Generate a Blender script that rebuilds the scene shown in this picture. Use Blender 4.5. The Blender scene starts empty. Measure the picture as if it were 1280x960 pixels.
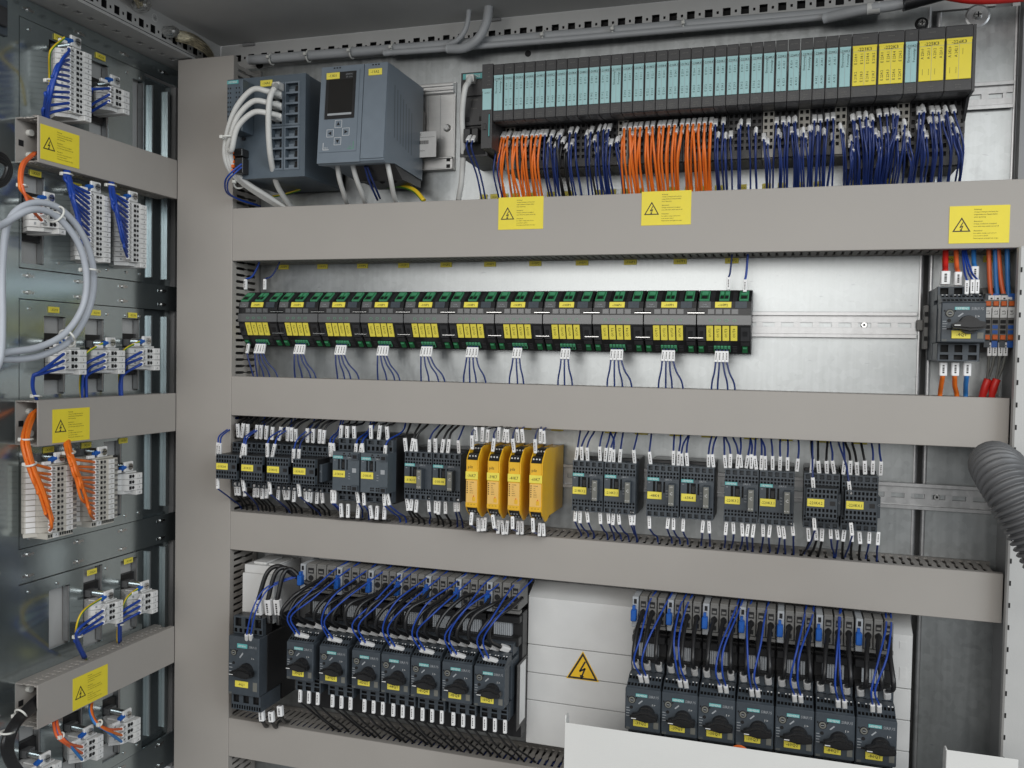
import bpy, math, random
from mathutils import Vector, Matrix

sc = bpy.context.scene
COL = sc.collection
RND = random.Random(11)

# ------------------------------------------------------------------ camera
# world: the mounting plate is the plane y = 0, x runs right, z up, the camera stands 1.29 m in front of it
cam_d = bpy.data.cameras.new('camera')
cam_d.sensor_width = 36.0
cam_d.lens = 30.966
cam_d.clip_start = 0.02
cam_d.clip_end = 60.0
cam = bpy.data.objects.new('camera', cam_d)
COL.objects.link(cam)
r_ = Vector((0.95459651, 0.29734149, 0.018263)); u_ = Vector((-0.02694925, 0.02513966, 0.99932064)); b_ = r_.cross(u_)
cam.matrix_world = Matrix(((r_.x, u_.x, b_.x, 0.0), (r_.y, u_.y, b_.y, -1.29), (r_.z, u_.z, b_.z, 0.0), (0, 0, 0, 1)))
sc.camera = cam

# ------------------------------------------------------------------ light of the workshop hall
w = bpy.data.worlds.new('World'); sc.world = w; w.use_nodes = True
bg = w.node_tree.nodes['Background']
bg.inputs['Color'].default_value = (0.95, 0.98, 1.0, 1)
bg.inputs['Strength'].default_value = 0.24

def area(name, loc, target, sx, sy, power, col=(1, 1, 1)):
    l = bpy.data.lights.new(name, 'AREA'); l.shape = 'RECTANGLE'; l.size = sx; l.size_y = sy
    l.energy = power; l.color = col
    o = bpy.data.objects.new(name, l); COL.objects.link(o)
    o.location = loc
    o.rotation_euler = (Vector(target) - Vector(loc)).to_track_quat('-Z', 'Y').to_euler()
    return o
area('hall_window', (-0.6, -3.4, 0.50), (-0.3, 0, 0.10), 2.4, 1.0, 35, (1.0, 0.975, 0.94))
area('hall_skylight', (0.9, -3.0, 1.7), (-0.2, 0, -0.1), 2.6, 1.5, 42, (1.0, 0.98, 0.95))
area('hall_side_window', (2.6, -2.3, 0.9), (-0.95, -0.2, 0.0), 1.5, 1.6, 54, (0.88, 0.95, 1.0))

sc.view_settings.view_transform = 'Standard'
sc.view_settings.look = 'None'
sc.view_settings.exposure = -0.1
sc.view_settings.gamma = 1.0
sc.view_settings.use_curve_mapping = False
sc.render.engine = 'CYCLES'
sc.cycles.use_denoising = True
sc.cycles.max_bounces = 6
sc.cycles.caustics_reflective = False
sc.cycles.caustics_refractive = False

# ------------------------------------------------------------------ materials
M = {}
def mat(key, col, rough=0.5, metal=0.0, var=0.06, scale=60.0, bump=0.0, bscale=300.0, spec=0.5, rvar=0.08, stretch=(1, 1, 1)):
    m = bpy.data.materials.new(key); m.use_nodes = True
    nt = m.node_tree; n = nt.nodes; L = nt.links
    p = n['Principled BSDF']
    p.inputs['Roughness'].default_value = rough
    p.inputs['Metallic'].default_value = metal
    p.inputs['Specular IOR Level'].default_value = spec
    tc = n.new('ShaderNodeTexCoord'); mp = n.new('ShaderNodeMapping'); mp.inputs['Scale'].default_value = stretch
    L.new(tc.outputs['Object'], mp.inputs['Vector'])
    nz = n.new('ShaderNodeTexNoise'); nz.inputs['Scale'].default_value = scale; nz.inputs['Detail'].default_value = 4
    L.new(mp.outputs['Vector'], nz.inputs['Vector'])
    rp = n.new('ShaderNodeValToRGB')
    rp.color_ramp.elements[0].position = 0.3; rp.color_ramp.elements[1].position = 0.7
    rp.color_ramp.elements[0].color = [max(0, c * (1 - var)) for c in col] + [1]
    rp.color_ramp.elements[1].color = [min(1, c * (1 + var)) for c in col] + [1]
    L.new(nz.outputs['Fac'], rp.inputs['Fac']); L.new(rp.outputs['Color'], p.inputs['Base Color'])
    if rvar:
        mr = n.new('ShaderNodeMapRange'); mr.inputs['To Min'].default_value = max(0.02, rough - rvar); mr.inputs['To Max'].default_value = min(1, rough + rvar)
        L.new(nz.outputs['Fac'], mr.inputs['Value']); L.new(mr.outputs['Result'], p.inputs['Roughness'])
    if bump:
        nb = n.new('ShaderNodeTexNoise'); nb.inputs['Scale'].default_value = bscale; nb.inputs['Detail'].default_value = 3
        L.new(mp.outputs['Vector'], nb.inputs['Vector'])
        bp = n.new('ShaderNodeBump'); bp.inputs['Strength'].default_value = bump; bp.inputs['Distance'].default_value = 0.001
        L.new(nb.outputs['Fac'], bp.inputs['Height']); L.new(bp.outputs['Normal'], p.inputs['Normal'])
    M[key] = m
    return m

def galvanized(key, col, rough, amp=1.0):
    """zinc sheet: soft spangle, faint vertical rolling streaks and small scuffs"""
    m = bpy.data.materials.new(key); m.use_nodes = True
    nt = m.node_tree; n = nt.nodes; L = nt.links; p = n['Principled BSDF']
    p.inputs['Metallic'].default_value = 0.92
    tc = n.new('ShaderNodeTexCoord')
    def noise(scale, st, det=4):
        mp = n.new('ShaderNodeMapping'); mp.inputs['Scale'].default_value = st
        L.new(tc.outputs['Object'], mp.inputs['Vector'])
        z = n.new('ShaderNodeTexNoise'); z.inputs['Scale'].default_value = scale; z.inputs['Detail'].default_value = det
        L.new(mp.outputs['Vector'], z.inputs['Vector']); return z
    spang = n.new('ShaderNodeTexVoronoi'); spang.inputs['Scale'].default_value = 120
    L.new(tc.outputs['Object'], spang.inputs['Vector'])
    cloud = noise(7, (1, 1, 1)); streak = noise(60, (2.2, 2.2, 0.12)); scuff = noise(150, (0.35, 1, 1.6), 2)
    a = n.new('ShaderNodeMath'); a.operation = 'MULTIPLY_ADD'; a.inputs[1].default_value = 0.5
    L.new(cloud.outputs['Fac'], a.inputs[0])
    b = n.new('ShaderNodeMath'); b.operation = 'MULTIPLY'; b.inputs[1].default_value = 0.35
    L.new(streak.outputs['Fac'], b.inputs[0]); L.new(b.outputs[0], a.inputs[2])
    sx = n.new('ShaderNodeSeparateColor'); L.new(spang.outputs['Color'], sx.inputs['Color'])
    c = n.new('ShaderNodeMath'); c.operation = 'MULTIPLY_ADD'; c.inputs[1].default_value = 0.12
    L.new(sx.outputs[0], c.inputs[0]); L.new(a.outputs[0], c.inputs[2])
    rp = n.new('ShaderNodeValToRGB'); e = rp.color_ramp.elements
    e[0].position = 0.25; e[1].position = 0.75
    e[0].color = [x * (1 - 0.30 * amp) for x in col] + [1]; e[1].color = [min(1, x * (1 + 0.14 * amp)) for x in col] + [1]
    L.new(c.outputs[0], rp.inputs['Fac'])
    sr = n.new('ShaderNodeValToRGB'); s = sr.color_ramp.elements
    s[0].position = 0.70; s[1].position = 0.76; s[0].color = (1, 1, 1, 1); s[1].color = (1 - .28 * amp, 1 - .28 * amp, 1 - .26 * amp, 1)
    L.new(scuff.outputs['Fac'], sr.inputs['Fac'])
    mx = n.new('ShaderNodeMix'); mx.data_type = 'RGBA'; mx.blend_type = 'MULTIPLY'; mx.inputs[0].default_value = 1.0
    L.new(rp.outputs['Color'], mx.inputs[6]); L.new(sr.outputs['Color'], mx.inputs[7])
    L.new(mx.outputs[2], p.inputs['Base Color'])
    mr = n.new('ShaderNodeMapRange'); mr.inputs['To Min'].default_value = rough - 0.12 * amp; mr.inputs['To Max'].default_value = rough + 0.12 * amp
    L.new(c.outputs[0], mr.inputs['Value']); L.new(mr.outputs['Result'], p.inputs['Roughness'])
    bp = n.new('ShaderNodeBump'); bp.inputs['Strength'].default_value = 0.16; bp.inputs['Distance'].default_value = 0.003
    L.new(cloud.outputs['Fac'], bp.inputs['Height']); L.new(bp.outputs['Normal'], p.inputs['Normal'])
    M[key] = m

galvanized('zinc', (0.44, 0.462, 0.468), 0.36)
galvanized('zinc_blue', (0.55, 0.63, 0.65), 0.19, 0.35)
galvanized('rail_zinc', (0.50, 0.505, 0.51), 0.40)
mat('alu', (0.66, 0.66, 0.65), 0.42, 0.8, 0.06, 90, 0.05, 500, stretch=(0.1, 1, 1))
mat('duct', (0.375, 0.352, 0.325), 0.55, 0, 0.025, 9, 0.12, 900)
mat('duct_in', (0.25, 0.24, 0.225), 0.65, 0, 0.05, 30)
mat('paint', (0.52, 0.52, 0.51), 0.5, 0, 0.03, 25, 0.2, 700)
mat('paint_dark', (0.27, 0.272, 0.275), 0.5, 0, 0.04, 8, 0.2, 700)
mat('white_steel', (0.74, 0.74, 0.72), 0.42, 0, 0.02, 12, 0.15, 800)
mat('white_plastic', (0.66, 0.66, 0.65), 0.45, 0, 0.03, 30, 0.1, 600)
mat('grey_plastic', (0.17, 0.167, 0.16), 0.5, 0, 0.05, 60)
mat('beige', (0.52, 0.50, 0.45), 0.5, 0, 0.06, 80)
mat('petrol', (0.052, 0.064, 0.077), 0.42, 0, 0.08, 120, 0.15, 1500)
mat('petrol_light', (0.078, 0.096, 0.112), 0.42, 0, 0.06, 120, 0.15, 1500)
mat('slate', (0.088, 0.115, 0.142), 0.38, 0, 0.05, 60, 0.1, 1200)
mat('slate_light', (0.165, 0.200, 0.238), 0.38, 0, 0.04, 60, 0.1, 1200)
mat('anthracite', (0.034, 0.034, 0.036), 0.42, 0, 0.1, 90, 0.15, 1500)
mat('black', (0.013, 0.013, 0.014), 0.38, 0, 0.15, 90)
mat('hole', (0.006, 0.006, 0.007), 0.7, 0, 0.1, 90)
mat('screen', (0.02, 0.019, 0.018), 0.12, 0, 0.1, 20, rvar=0.02)
mat('smoke', (0.12, 0.122, 0.124), 0.22, 0, 0.08, 40, rvar=0.05)
mat('teal', (0.115, 0.42, 0.42), 0.45, 0, 0.04, 90)
mat('cyan_label', (0.36, 0.59, 0.60), 0.55, 0, 0.03, 90)
mat('yellow', (0.83, 0.69, 0.045), 0.5, 0, 0.03, 60)
mat('yellow_tag', (0.84, 0.72, 0.09), 0.5, 0, 0.04, 90)
mat('amber', (0.80, 0.455, 0.02), 0.38, 0, 0.05, 50)
mat('amber_light', (0.82, 0.50, 0.13), 0.45, 0, 0.03, 60)
mat('warn', (0.86, 0.52, 0.02), 0.45, 0, 0.03, 60)
mat('green', (0.02, 0.14, 0.05), 0.4, 0, 0.12, 150)
mat('green_light', (0.08, 0.33, 0.17), 0.4, 0, 0.1, 150)
mat('white', (0.76, 0.76, 0.75), 0.5, 0, 0.03, 90)
mat('sleeve', (0.86, 0.86, 0.86), 0.4, 0, 0.03, 90)
mat('sleeve_clear', (0.70, 0.70, 0.70), 0.25, 0, 0.06, 120)
mat('print', (0.02, 0.02, 0.02), 0.6, 0, 0.05, 90)
mat('print_grey', (0.36, 0.38, 0.40), 0.6, 0, 0.05, 90)
mat('print_faint', (0.17, 0.17, 0.15), 0.6, 0, 0.05, 90)
mat('metal', (0.66, 0.66, 0.65), 0.28, 1.0, 0.06, 200)
mat('bright_edge', (0.70, 0.75, 0.75), 0.38, 0.85, 0.04, 6, rvar=0.03)
mat('tie', (0.72, 0.72, 0.68), 0.45, 0, 0.04, 90)
mat('wire_blue', (0.014, 0.033, 0.155), 0.42, 0, 0.1, 60)
mat('wire_royal', (0.012, 0.055, 0.33), 0.42, 0, 0.1, 60)
mat('wire_sky', (0.03, 0.19, 0.52), 0.42, 0, 0.1, 60)
mat('wire_orange', (0.78, 0.17, 0.016), 0.42, 0, 0.1, 60)
mat('wire_salmon', (0.72, 0.13, 0.035), 0.42, 0, 0.1, 60)
mat('wire_red', (0.55, 0.02, 0.015), 0.42, 0, 0.1, 60)
mat('wire_black', (0.012, 0.012, 0.013), 0.36, 0, 0.15, 60)
mat('wire_white', (0.66, 0.66, 0.64), 0.42, 0, 0.04, 60)
mat('wire_grey', (0.45, 0.48, 0.53), 0.45, 0, 0.04, 60)
mat('wire_dark_grey', (0.13, 0.13, 0.12), 0.45, 0, 0.06, 60)
mat('conduit', (0.42, 0.435, 0.45), 0.45, 0, 0.04, 40)
mat('hose', (0.115, 0.117, 0.122), 0.42, 0, 0.06, 40)
mat('blue_part', (0.010, 0.10, 0.42), 0.4, 0, 0.08, 90)
mat('orange_part', (0.72, 0.13, 0.01), 0.45, 0, 0.06, 90)
mat('braid', (0.50, 0.45, 0.33), 0.35, 0.9, 0.35, 400, stretch=(1, 0.2, 1))
mat('red_tip', (0.45, 0.05, 0.04), 0.4, 0, 0.1, 60)

def two_tone(key, c1, c2):
    """green-yellow earth wire: stripes along the lead"""
    m = bpy.data.materials.new(key); m.use_nodes = True
    nt = m.node_tree; n = nt.nodes; L = nt.links; p = n['Principled BSDF']
    p.inputs['Roughness'].default_value = 0.42
    uv = n.new('ShaderNodeAttribute'); uv.attribute_name = 'around'
    gt = n.new('ShaderNodeMath'); gt.operation = 'GREATER_THAN'; gt.inputs[1].default_value = 0.5
    L.new(uv.outputs['Fac'], gt.inputs[0])
    mx = n.new('ShaderNodeMix'); mx.data_type = 'RGBA'
    mx.inputs[6].default_value = c1; mx.inputs[7].default_value = c2
    L.new(gt.outputs[0], mx.inputs[0]); L.new(mx.outputs[2], p.inputs['Base Color'])
    M[key] = m
two_tone('wire_earth', (0.72, 0.50, 0.02, 1), (0.10, 0.30, 0.03, 1))

# ------------------------------------------------------------------ mesh building
# every builder works in (x, d, z): x right, d = distance out of the wall, z up
_text = {}
def text_data(s):
    if s not in _text:
        cu = bpy.data.curves.new('t', 'FONT'); cu.body = s; cu.size = 1.0; cu.resolution_u = 1
        o = bpy.data.objects.new('t', cu)
        me = bpy.data.meshes.new_from_object(o)
        vs = [(v.co.x, v.co.y) for v in me.vertices]; fs = [tuple(q.vertices) for q in me.polygons]
        bpy.data.objects.remove(o); bpy.data.curves.remove(cu); bpy.data.meshes.remove(me)
        xs = [v[0] for v in vs] or [0]
        _text[s] = (vs, fs, min(xs), max(xs))
    return _text[s]

class MB:
    def __init__(s):
        s.v = []; s.f = []; s.k = []; s.sm = []; s.around = {}
    def poly(s, pts, key, smooth=False):
        b = len(s.v)
        s.v += [(p[0], -p[1], p[2]) for p in pts]
        s.f.append(tuple(range(b, b + len(pts)))); s.k.append(key); s.sm.append(smooth)
    def mesh(s, vs, fs, key, smooth=False):
        b = len(s.v)
        s.v += [(p[0], -p[1], p[2]) for p in vs]
        for f in fs:
            s.f.append(tuple(b + i for i in f)); s.k.append(key); s.sm.append(smooth)
    def box(s, x0, x1, d0, d1, z0, z1, key, c=0.0):
        if c <= 0:
            vs = [(x, d, z) for x in (x0, x1) for d in (d0, d1) for z in (z0, z1)]
            s.mesh(vs, [(0, 1, 3, 2), (4, 6, 7, 5), (0, 4, 5, 1), (2, 3, 7, 6), (0, 2, 6, 4), (1, 5, 7, 3)], key)
            return s
        lo = (x0, d0, z0); hi = (x1, d1, z1); vs = []; idx = {}
        for cx in (0, 1):
            for cy in (0, 1):
                for cz in (0, 1):
                    cc = (cx, cy, cz)
                    for a in range(3):
                        p = []
                        for b in range(3):
                            e = hi[b] if cc[b] else lo[b]
                            p.append(e if b == a else e + (-c if cc[b] else c))
                        idx[cc, a] = len(vs); vs.append(tuple(p))
        fs = []
        for a in range(3):
            o1, o2 = (a + 1) % 3, (a + 2) % 3
            for sgn in (0, 1):
                q = []
                for u, t in ((0, 0), (1, 0), (1, 1), (0, 1)):
                    cc = [0, 0, 0]; cc[a] = sgn; cc[o1] = u; cc[o2] = t
                    q.append(idx[tuple(cc), a])
                fs.append(tuple(q))
            for u in (0, 1):
                for t in (0, 1):
                    c0 = [0, 0, 0]; c1 = [0, 0, 0]; c0[o1] = c1[o1] = u; c0[o2] = c1[o2] = t; c1[a] = 1
                    c0 = tuple(c0); c1 = tuple(c1)
                    fs.append((idx[c0, o1], idx[c1, o1], idx[c1, o2], idx[c0, o2]))
        for cx in (0, 1):
            for cy in (0, 1):
                for cz in (0, 1):
                    fs.append(tuple(idx[(cx, cy, cz), a] for a in range(3)))
        s.mesh(vs, fs, key)
        return s
    def extr(s, prof, a0, a1, key, axis='x'):
        """extrude a closed outline: axis x takes (d, z), axis z takes (x, d), axis d takes (x, z)"""
        n = len(prof)
        f = {'x': lambda p, a: (a, p[0], p[1]), 'z': lambda p, a: (p[0], p[1], a), 'd': lambda p, a: (p[0], a, p[1])}[axis]
        vs = [f(p, a0) for p in prof] + [f(p, a1) for p in prof]
        fs = [tuple(range(n)), tuple(range(2 * n - 1, n - 1, -1))] + [(i, (i + 1) % n, n + (i + 1) % n, n + i) for i in range(n)]
        s.mesh(vs, fs, key)
        return s
    def pits(s, x0, x1, z0, z1, d, nx, nz, fx, fz, depth, key, pk='hole', wk=None):
        """a face at distance d with a grid of recessed openings"""
        w = (x1 - x0) / nx; h = (z1 - z0) / nz
        for i in range(nx):
            for j in range(nz):
                a, b = x0 + i * w, z0 + j * h
                o = [(a, d, b), (a + w, d, b), (a + w, d, b + h), (a, d, b + h)]
                u, t = w * (1 - fx) / 2, h * (1 - fz) / 2
                q = [(a + u, d, b + t), (a + w - u, d, b + t), (a + w - u, d, b + h - t), (a + u, d, b + h - t)]
                r = [(p[0], d - depth, p[2]) for p in q]
                for k in range(4):
                    l = (k + 1) % 4
                    s.poly([o[k], o[l], q[l], q[k]], key)
                    s.poly([q[k], q[l], r[l], r[k]], wk or pk)
                s.poly(r, pk)
        return s
    def tilt(s, i0, p0, p1):
        """lay everything built since vertex i0 (in x, d ~ 0, z from 0 up) onto the slope from p0 to p1, both (d, z)"""
        dx, dz = p1[0] - p0[0], p1[1] - p0[1]; l = math.hypot(dx, dz); dx, dz = dx / l, dz / l
        for i in range(i0, len(s.v)):
            x, y, z = s.v[i]; d = -y
            s.v[i] = (x, -(p0[0] + z * dx + d * dz), p0[1] + z * dz - d * dx)
        return s
    def cyl(s, p0, p1, r, key, n=10, r1=None, smooth=True):
        P0 = Vector(p0); P1 = Vector(p1); ax = (P1 - P0).normalized()
        t = Vector((0, 0, 1)) if abs(ax.z) < 0.9 else Vector((1, 0, 0))
        u = ax.cross(t).normalized(); v = ax.cross(u)
        r1 = r if r1 is None else r1
        A = [P0 + (u * math.cos(i * 2 * math.pi / n) + v * math.sin(i * 2 * math.pi / n)) * r for i in range(n)]
        B = [P1 + (u * math.cos(i * 2 * math.pi / n) + v * math.sin(i * 2 * math.pi / n)) * r1 for i in range(n)]
        s.mesh([tuple(p) for p in A + B], [(i, (i + 1) % n, n + (i + 1) % n, n + i) for i in range(n)], key, smooth)
        s.mesh([tuple(p) for p in A], [tuple(range(n))], key); s.mesh([tuple(p) for p in B], [tuple(range(n))], key)
        return s
    def tube(s, pts, r, key, n=6, steps=5, radii=None, raw=False, straight=False):
        """smooth tube through (x, d, z) points"""
        P = [Vector(p) for p in pts]
        if not raw: P = [P[0]] + spline(P[1:], steps) if straight else spline(P, steps)
        m = len(P); base = len(s.v)
        tan = [(P[min(i + 1, m - 1)] - P[max(i - 1, 0)]).normalized() for i in range(m)]
        ref = Vector((0, 0, 1)) if abs(tan[0].z) < 0.8 else Vector((1, 0, 0))
        u = tan[0].cross(ref).normalized()
        for i in range(m):
            u = (u - tan[i] * u.dot(tan[i])).normalized(); v = tan[i].cross(u)
            rr = radii[i] if radii else r
            for k in range(n):
                a = k * 2 * math.pi / n
                p = P[i] + (u * math.cos(a) + v * math.sin(a)) * rr
                s.around[len(s.v)] = 1.0 if k < n // 2 else 0.0
                s.v.append((p.x, -p.y, p.z))
        for i in range(m - 1):
            for k in range(n):
                l = (k + 1) % n
                s.f.append((base + i * n + k, base + i * n + l, base + (i + 1) * n + l, base + (i + 1) * n + k)); s.k.append(key); s.sm.append(True)
        s.f.append(tuple(base + k for k in range(n))); s.k.append(key); s.sm.append(False)
        s.f.append(tuple(base + (m - 1) * n + k for k in range(n))); s.k.append(key); s.sm.append(False)
        return s
    def text(s, txt, x, z, d, h, key='print', rot=0, align='C', wmax=None):
        """flat lettering on a face at distance d; (x, z) is its centre (or left end)"""
        vs, fs, lo, hi = text_data(txt)
        k = h / 0.72
        if wmax and (hi - lo) * k > wmax: kx = wmax / (hi - lo)
        else: kx = k
        ca, sa = math.cos(rot), math.sin(rot)
        out = []
        for a, b in vs:
            px = (a - (lo + hi) / 2) * kx if align == 'C' else (a - lo) * kx
            pz = b * k - h / 2
            out.append((x + px * ca - pz * sa, d, z + px * sa + pz * ca))
        s.mesh(out, fs, key)
        return s
    def holed(b, x0, x1, z0, z1, d0, d1, holes, key):
        """sheet with rectangular openings"""
        xs = sorted({x0, x1, *[h[0] for h in holes], *[h[1] for h in holes]}); zs = sorted({z0, z1, *[h[2] for h in holes], *[h[3] for h in holes]})
        for i in range(len(xs) - 1):
            for j in range(len(zs) - 1):
                a, c = (xs[i] + xs[i + 1]) / 2, (zs[j] + zs[j + 1]) / 2
                if not any(h[0] < a < h[1] and h[2] < c < h[3] for h in holes):
                    b.poly([(xs[i], d1, zs[j]), (xs[i + 1], d1, zs[j]), (xs[i + 1], d1, zs[j + 1]), (xs[i], d1, zs[j + 1])], key)
        for h in list(holes) + [(x0, x1, z0, z1)]:
            q = [(h[0], h[2]), (h[1], h[2]), (h[1], h[3]), (h[0], h[3])]
            for k in range(4):
                p, r = q[k], q[(k + 1) % 4]
                b.poly([(p[0], d1, p[1]), (r[0], d1, r[1]), (r[0], d0, r[1]), (p[0], d0, p[1])], key)
        return b
    def obj(s, name, parent=None, loc=None, label=None):
        me = bpy.data.meshes.new(name)
        me.from_pydata(s.v, [], s.f)
        keys = []
        for k in s.k:
            if k not in keys: keys.append(k)
        for k in keys: me.materials.append(M[k])
        me.polygons.foreach_set('material_index', [keys.index(k) for k in s.k])
        me.polygons.foreach_set('use_smooth', s.sm)
        if 'wire_earth' in keys:
            at = me.attributes.new('around', 'FLOAT', 'POINT')
            at.data.foreach_set('value', [s.around.get(i, 0.0) for i in range(len(s.v))])
        o = bpy.data.objects.new(name, me)
        COL.objects.link(o)
        if parent: o.parent = parent
        if loc: o.location = loc
        if label: o['label'] = label
        return o

def spline(P, steps):
    out = []
    for i in range(len(P) - 1):
        a = P[i - 1] if i else P[0] * 2 - P[1]
        b, c = P[i], P[i + 1]
        d = P[i + 2] if i + 2 < len(P) else P[-1] * 2 - P[-2]
        for j in range(steps):
            t = j / steps
            out.append(0.5 * ((2 * b) + (c - a) * t + (2 * a - 5 * b + 4 * c - d) * t * t + (3 * b - a - 3 * c + d) * t ** 3))
    out.append(P[-1])
    return out

def thing(name, label, cat, x=0, d=0, z=0, group=None, side=False):
    """an Empty at a thing's base; side=True turns it onto the left side wall (x then runs away from the camera)"""
    o = bpy.data.objects.new(name, None); o.empty_display_size = 0.02; COL.objects.link(o)
    o.location = (x, -d, z)
    if side: o.rotation_euler = (0, 0, math.pi / 2)
    o['label'] = label; o['category'] = cat
    if group: o['group'] = group
    return o

def tag(o, label, cat, group=None):
    o['label'] = label; o['category'] = cat
    if group: o['group'] = group
    return o

def struct(o):
    o['kind'] = 'structure'; return o

def one(o, label, cat='sheet metal', group=None): return tag(o, label, cat, group)

def inst(src, parent, x=0, d=0, z=0, name=None):
    """another part that shares src's mesh"""
    o = src.copy(); COL.objects.link(o); o.parent = parent; o.location = (x, -d, z)
    return o

def copy_thing(root, label, x, d, z):
    r = root.copy(); COL.objects.link(r); r.location = (x, -d, z); r['label'] = label
    for ch in list(root.children):
        c = ch.copy(); COL.objects.link(c); c.parent = r
        for g in list(ch.children):
            q = g.copy(); COL.objects.link(q); q.parent = c
    return r

ORD = ['first', 'second', 'third', 'fourth', 'fifth', 'sixth', 'seventh', 'eighth', 'ninth', 'tenth', 'eleventh', 'twelfth',
       'thirteenth', 'fourteenth', 'fifteenth', 'sixteenth', 'seventeenth', 'eighteenth', 'nineteenth', 'twentieth']
TENS = ['', '', 'twenty', 'thirty', 'forty', 'fifty']
def ordinal(i):
    if i < 20: return ORD[i]
    t, u = divmod(i + 1, 10)
    return (TENS[t].replace('ty', 'tieth')) if u == 0 else TENS[t] + '-' + ORD[u - 1]
NUM = ['zero', 'one', 'two', 'three', 'four', 'five', 'six', 'seven', 'eight', 'nine', 'ten', 'eleven', 'twelve']

def tag_plate(txt, w, h, parent, x, d, z, key='yellow_tag', th=0.0012, rot=0):
    b = MB(); b.box(-w / 2, w / 2, 0, th, -h / 2, h / 2, key, 0.0004)
    b.text(txt, 0, 0, th + 0.0002, h * 0.42, 'print', rot, wmax=(w if not rot else h) * 0.8)
    return b.obj('tag', parent, (x, -d, z))
# ------------------------------------------------------------------ the enclosure
SIDE = -0.99            # the zinc plates of the left side wall
def on_side(o, x=SIDE):
    o.location = (x, 0, 0); o.rotation_euler = (0, 0, math.pi / 2); return o

b = MB()
b.box(-0.93, 0.1665, -0.003, 0, -0.80, 0.472, 'zinc')
b.cyl((0.1685, -0.0035, -0.80), (0.1685, -0.0035, 0.472), 0.0042, 'rail_zinc', 10)
one(b.obj('mounting_plate'), 'large galvanised mounting plate behind all four rows of devices', 'mounting plate')
b = MB()
b.cyl((0.1815, -0.0035, -0.80), (0.1815, -0.0035, 0.463), 0.0042, 'rail_zinc', 10)
b.box(0.1825, 0.2705, -0.003, 0, -0.80, 0.463, 'zinc')
b.cyl((0.2725, -0.0035, -0.80), (0.2725, -0.0035, 0.463), 0.0042, 'rail_zinc', 10)
one(b.obj('mounting_plate'), 'narrow galvanised plate beside the right post, behind the lone motor switch', 'mounting plate')
b = MB(); b.box(-1.06, 0.62, -0.06, -0.05, -0.85, 0.53, 'paint_dark')
struct(b.obj('back_wall'))

def punched(b, x0, n, z0, z1, d, big=0.0175):
    """row of 25 mm steps: a large square hole, then a small one"""
    for i in range(n):
        a = x0 + i * 0.025
        b.pits(a, a + big, z0, z1, d, 1, 1, 0.62, 0.62, 0.010, 'paint', 'hole'); b.pits(a + big, a + 0.025, z0, z1, d, 1, 1, 0.42, 0.22, 0.006, 'paint', 'hole')
# back frame profile under the roof, punched on a 25 mm grid
b = MB()
x0, n = -0.9275, 47
b.box(x0, x0 + n * 0.025, -0.02, -0.001, 0.5, 0.514, 'paint')
punched(b, x0, n, 0.4825, 0.5, -0.001)
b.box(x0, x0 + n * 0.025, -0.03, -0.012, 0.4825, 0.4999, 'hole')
b.box(x0, x0 + n * 0.025, -0.02, -0.001, 0.466, 0.4825, 'paint')
for px in (-0.872, -0.44, 0.05):
    b.box(px - 0.011, px + 0.011, -0.001, 0.004, 0.5095, 0.5135, 'paint_dark')
b.cyl((-0.852, -0.004, 0.4765), (-0.852, 0.0004, 0.4765), 0.0062, 'hole', 14)
one(b.obj('frame_rail'), 'punched grey frame rail under the roof, above the mounting plate', 'frame rail', 'punched frame rails')
b = MB(); b.box(-0.93, 0.62, 0.0, 0.52, 0.514, 0.518, 'paint')
struct(b.obj('roof'))

# left frame profile: upright face with square holes, lower face with rectangular holes
b = MB()
n = 20
b.box(-0.5, 0.0, -0.004, 0.062, 0.4935, 0.514, 'paint')
punched(b, -0.5, n, 0.4745, 0.4935, 0.062, 0.0165)
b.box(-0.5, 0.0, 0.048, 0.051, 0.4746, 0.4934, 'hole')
b.box(-0.5, 0.0, 0.05, 0.062, 0.4695, 0.4735, 'paint')
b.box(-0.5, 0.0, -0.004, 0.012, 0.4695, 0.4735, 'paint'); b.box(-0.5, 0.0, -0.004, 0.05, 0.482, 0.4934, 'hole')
for i in range(n):
    a = -0.5 + i * 0.025
    b.box(a, a + 0.0145, 0.012, 0.05, 0.4695, 0.4735, 'paint')
    b.box(a + 0.0145, a + 0.025, 0.012, 0.024, 0.4695, 0.4735, 'paint'); b.box(a + 0.0145, a + 0.025, 0.034, 0.05, 0.4695, 0.4735, 'paint')
one(on_side(b.obj('frame_rail')), 'punched grey frame rail running towards the camera above the left wall', 'frame rail', 'punched frame rails')

# the terminal strips of the left wall: (how far their label column stands from the plate, bottom z, top z)
STRIPS = [  # near-D of label column, z0, z1, terminals, style
    (0.277, 0.323, 0.4106, 12, 'std'), (0.2023, 0.353, 0.3801, 3, 'std'),
    (0.3225, 0.160, 0.189, 3, 'std'), (0.2395, 0.131, 0.219, 12, 'std'), (0.1642, 0.131, 0.219, 12, 'std'),
    (0.2847, -0.030, -0.002, 3, 'std'), (0.2093, -0.030, -0.002, 3, 'std'), (0.1330, -0.0255, 0.002, 3, 'std'),
    (0.298, -0.252, -0.161, 12, 'wide'), (0.219, -0.250, -0.161, 12, 'wide'), (0.1713, -0.2147, -0.1887, 3, 'std'),
    (0.2112, -0.402, -0.3755, 3, 'std'), (0.1346, -0.408, -0.380, 3, 'std'),
    (0.3278, -0.597, -0.569, 3, 'std'), (0.2501, -0.591, -0.5636, 3, 'std'), (0.1722, -0.598, -0.569, 3, 'std')]
holes = []
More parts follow.
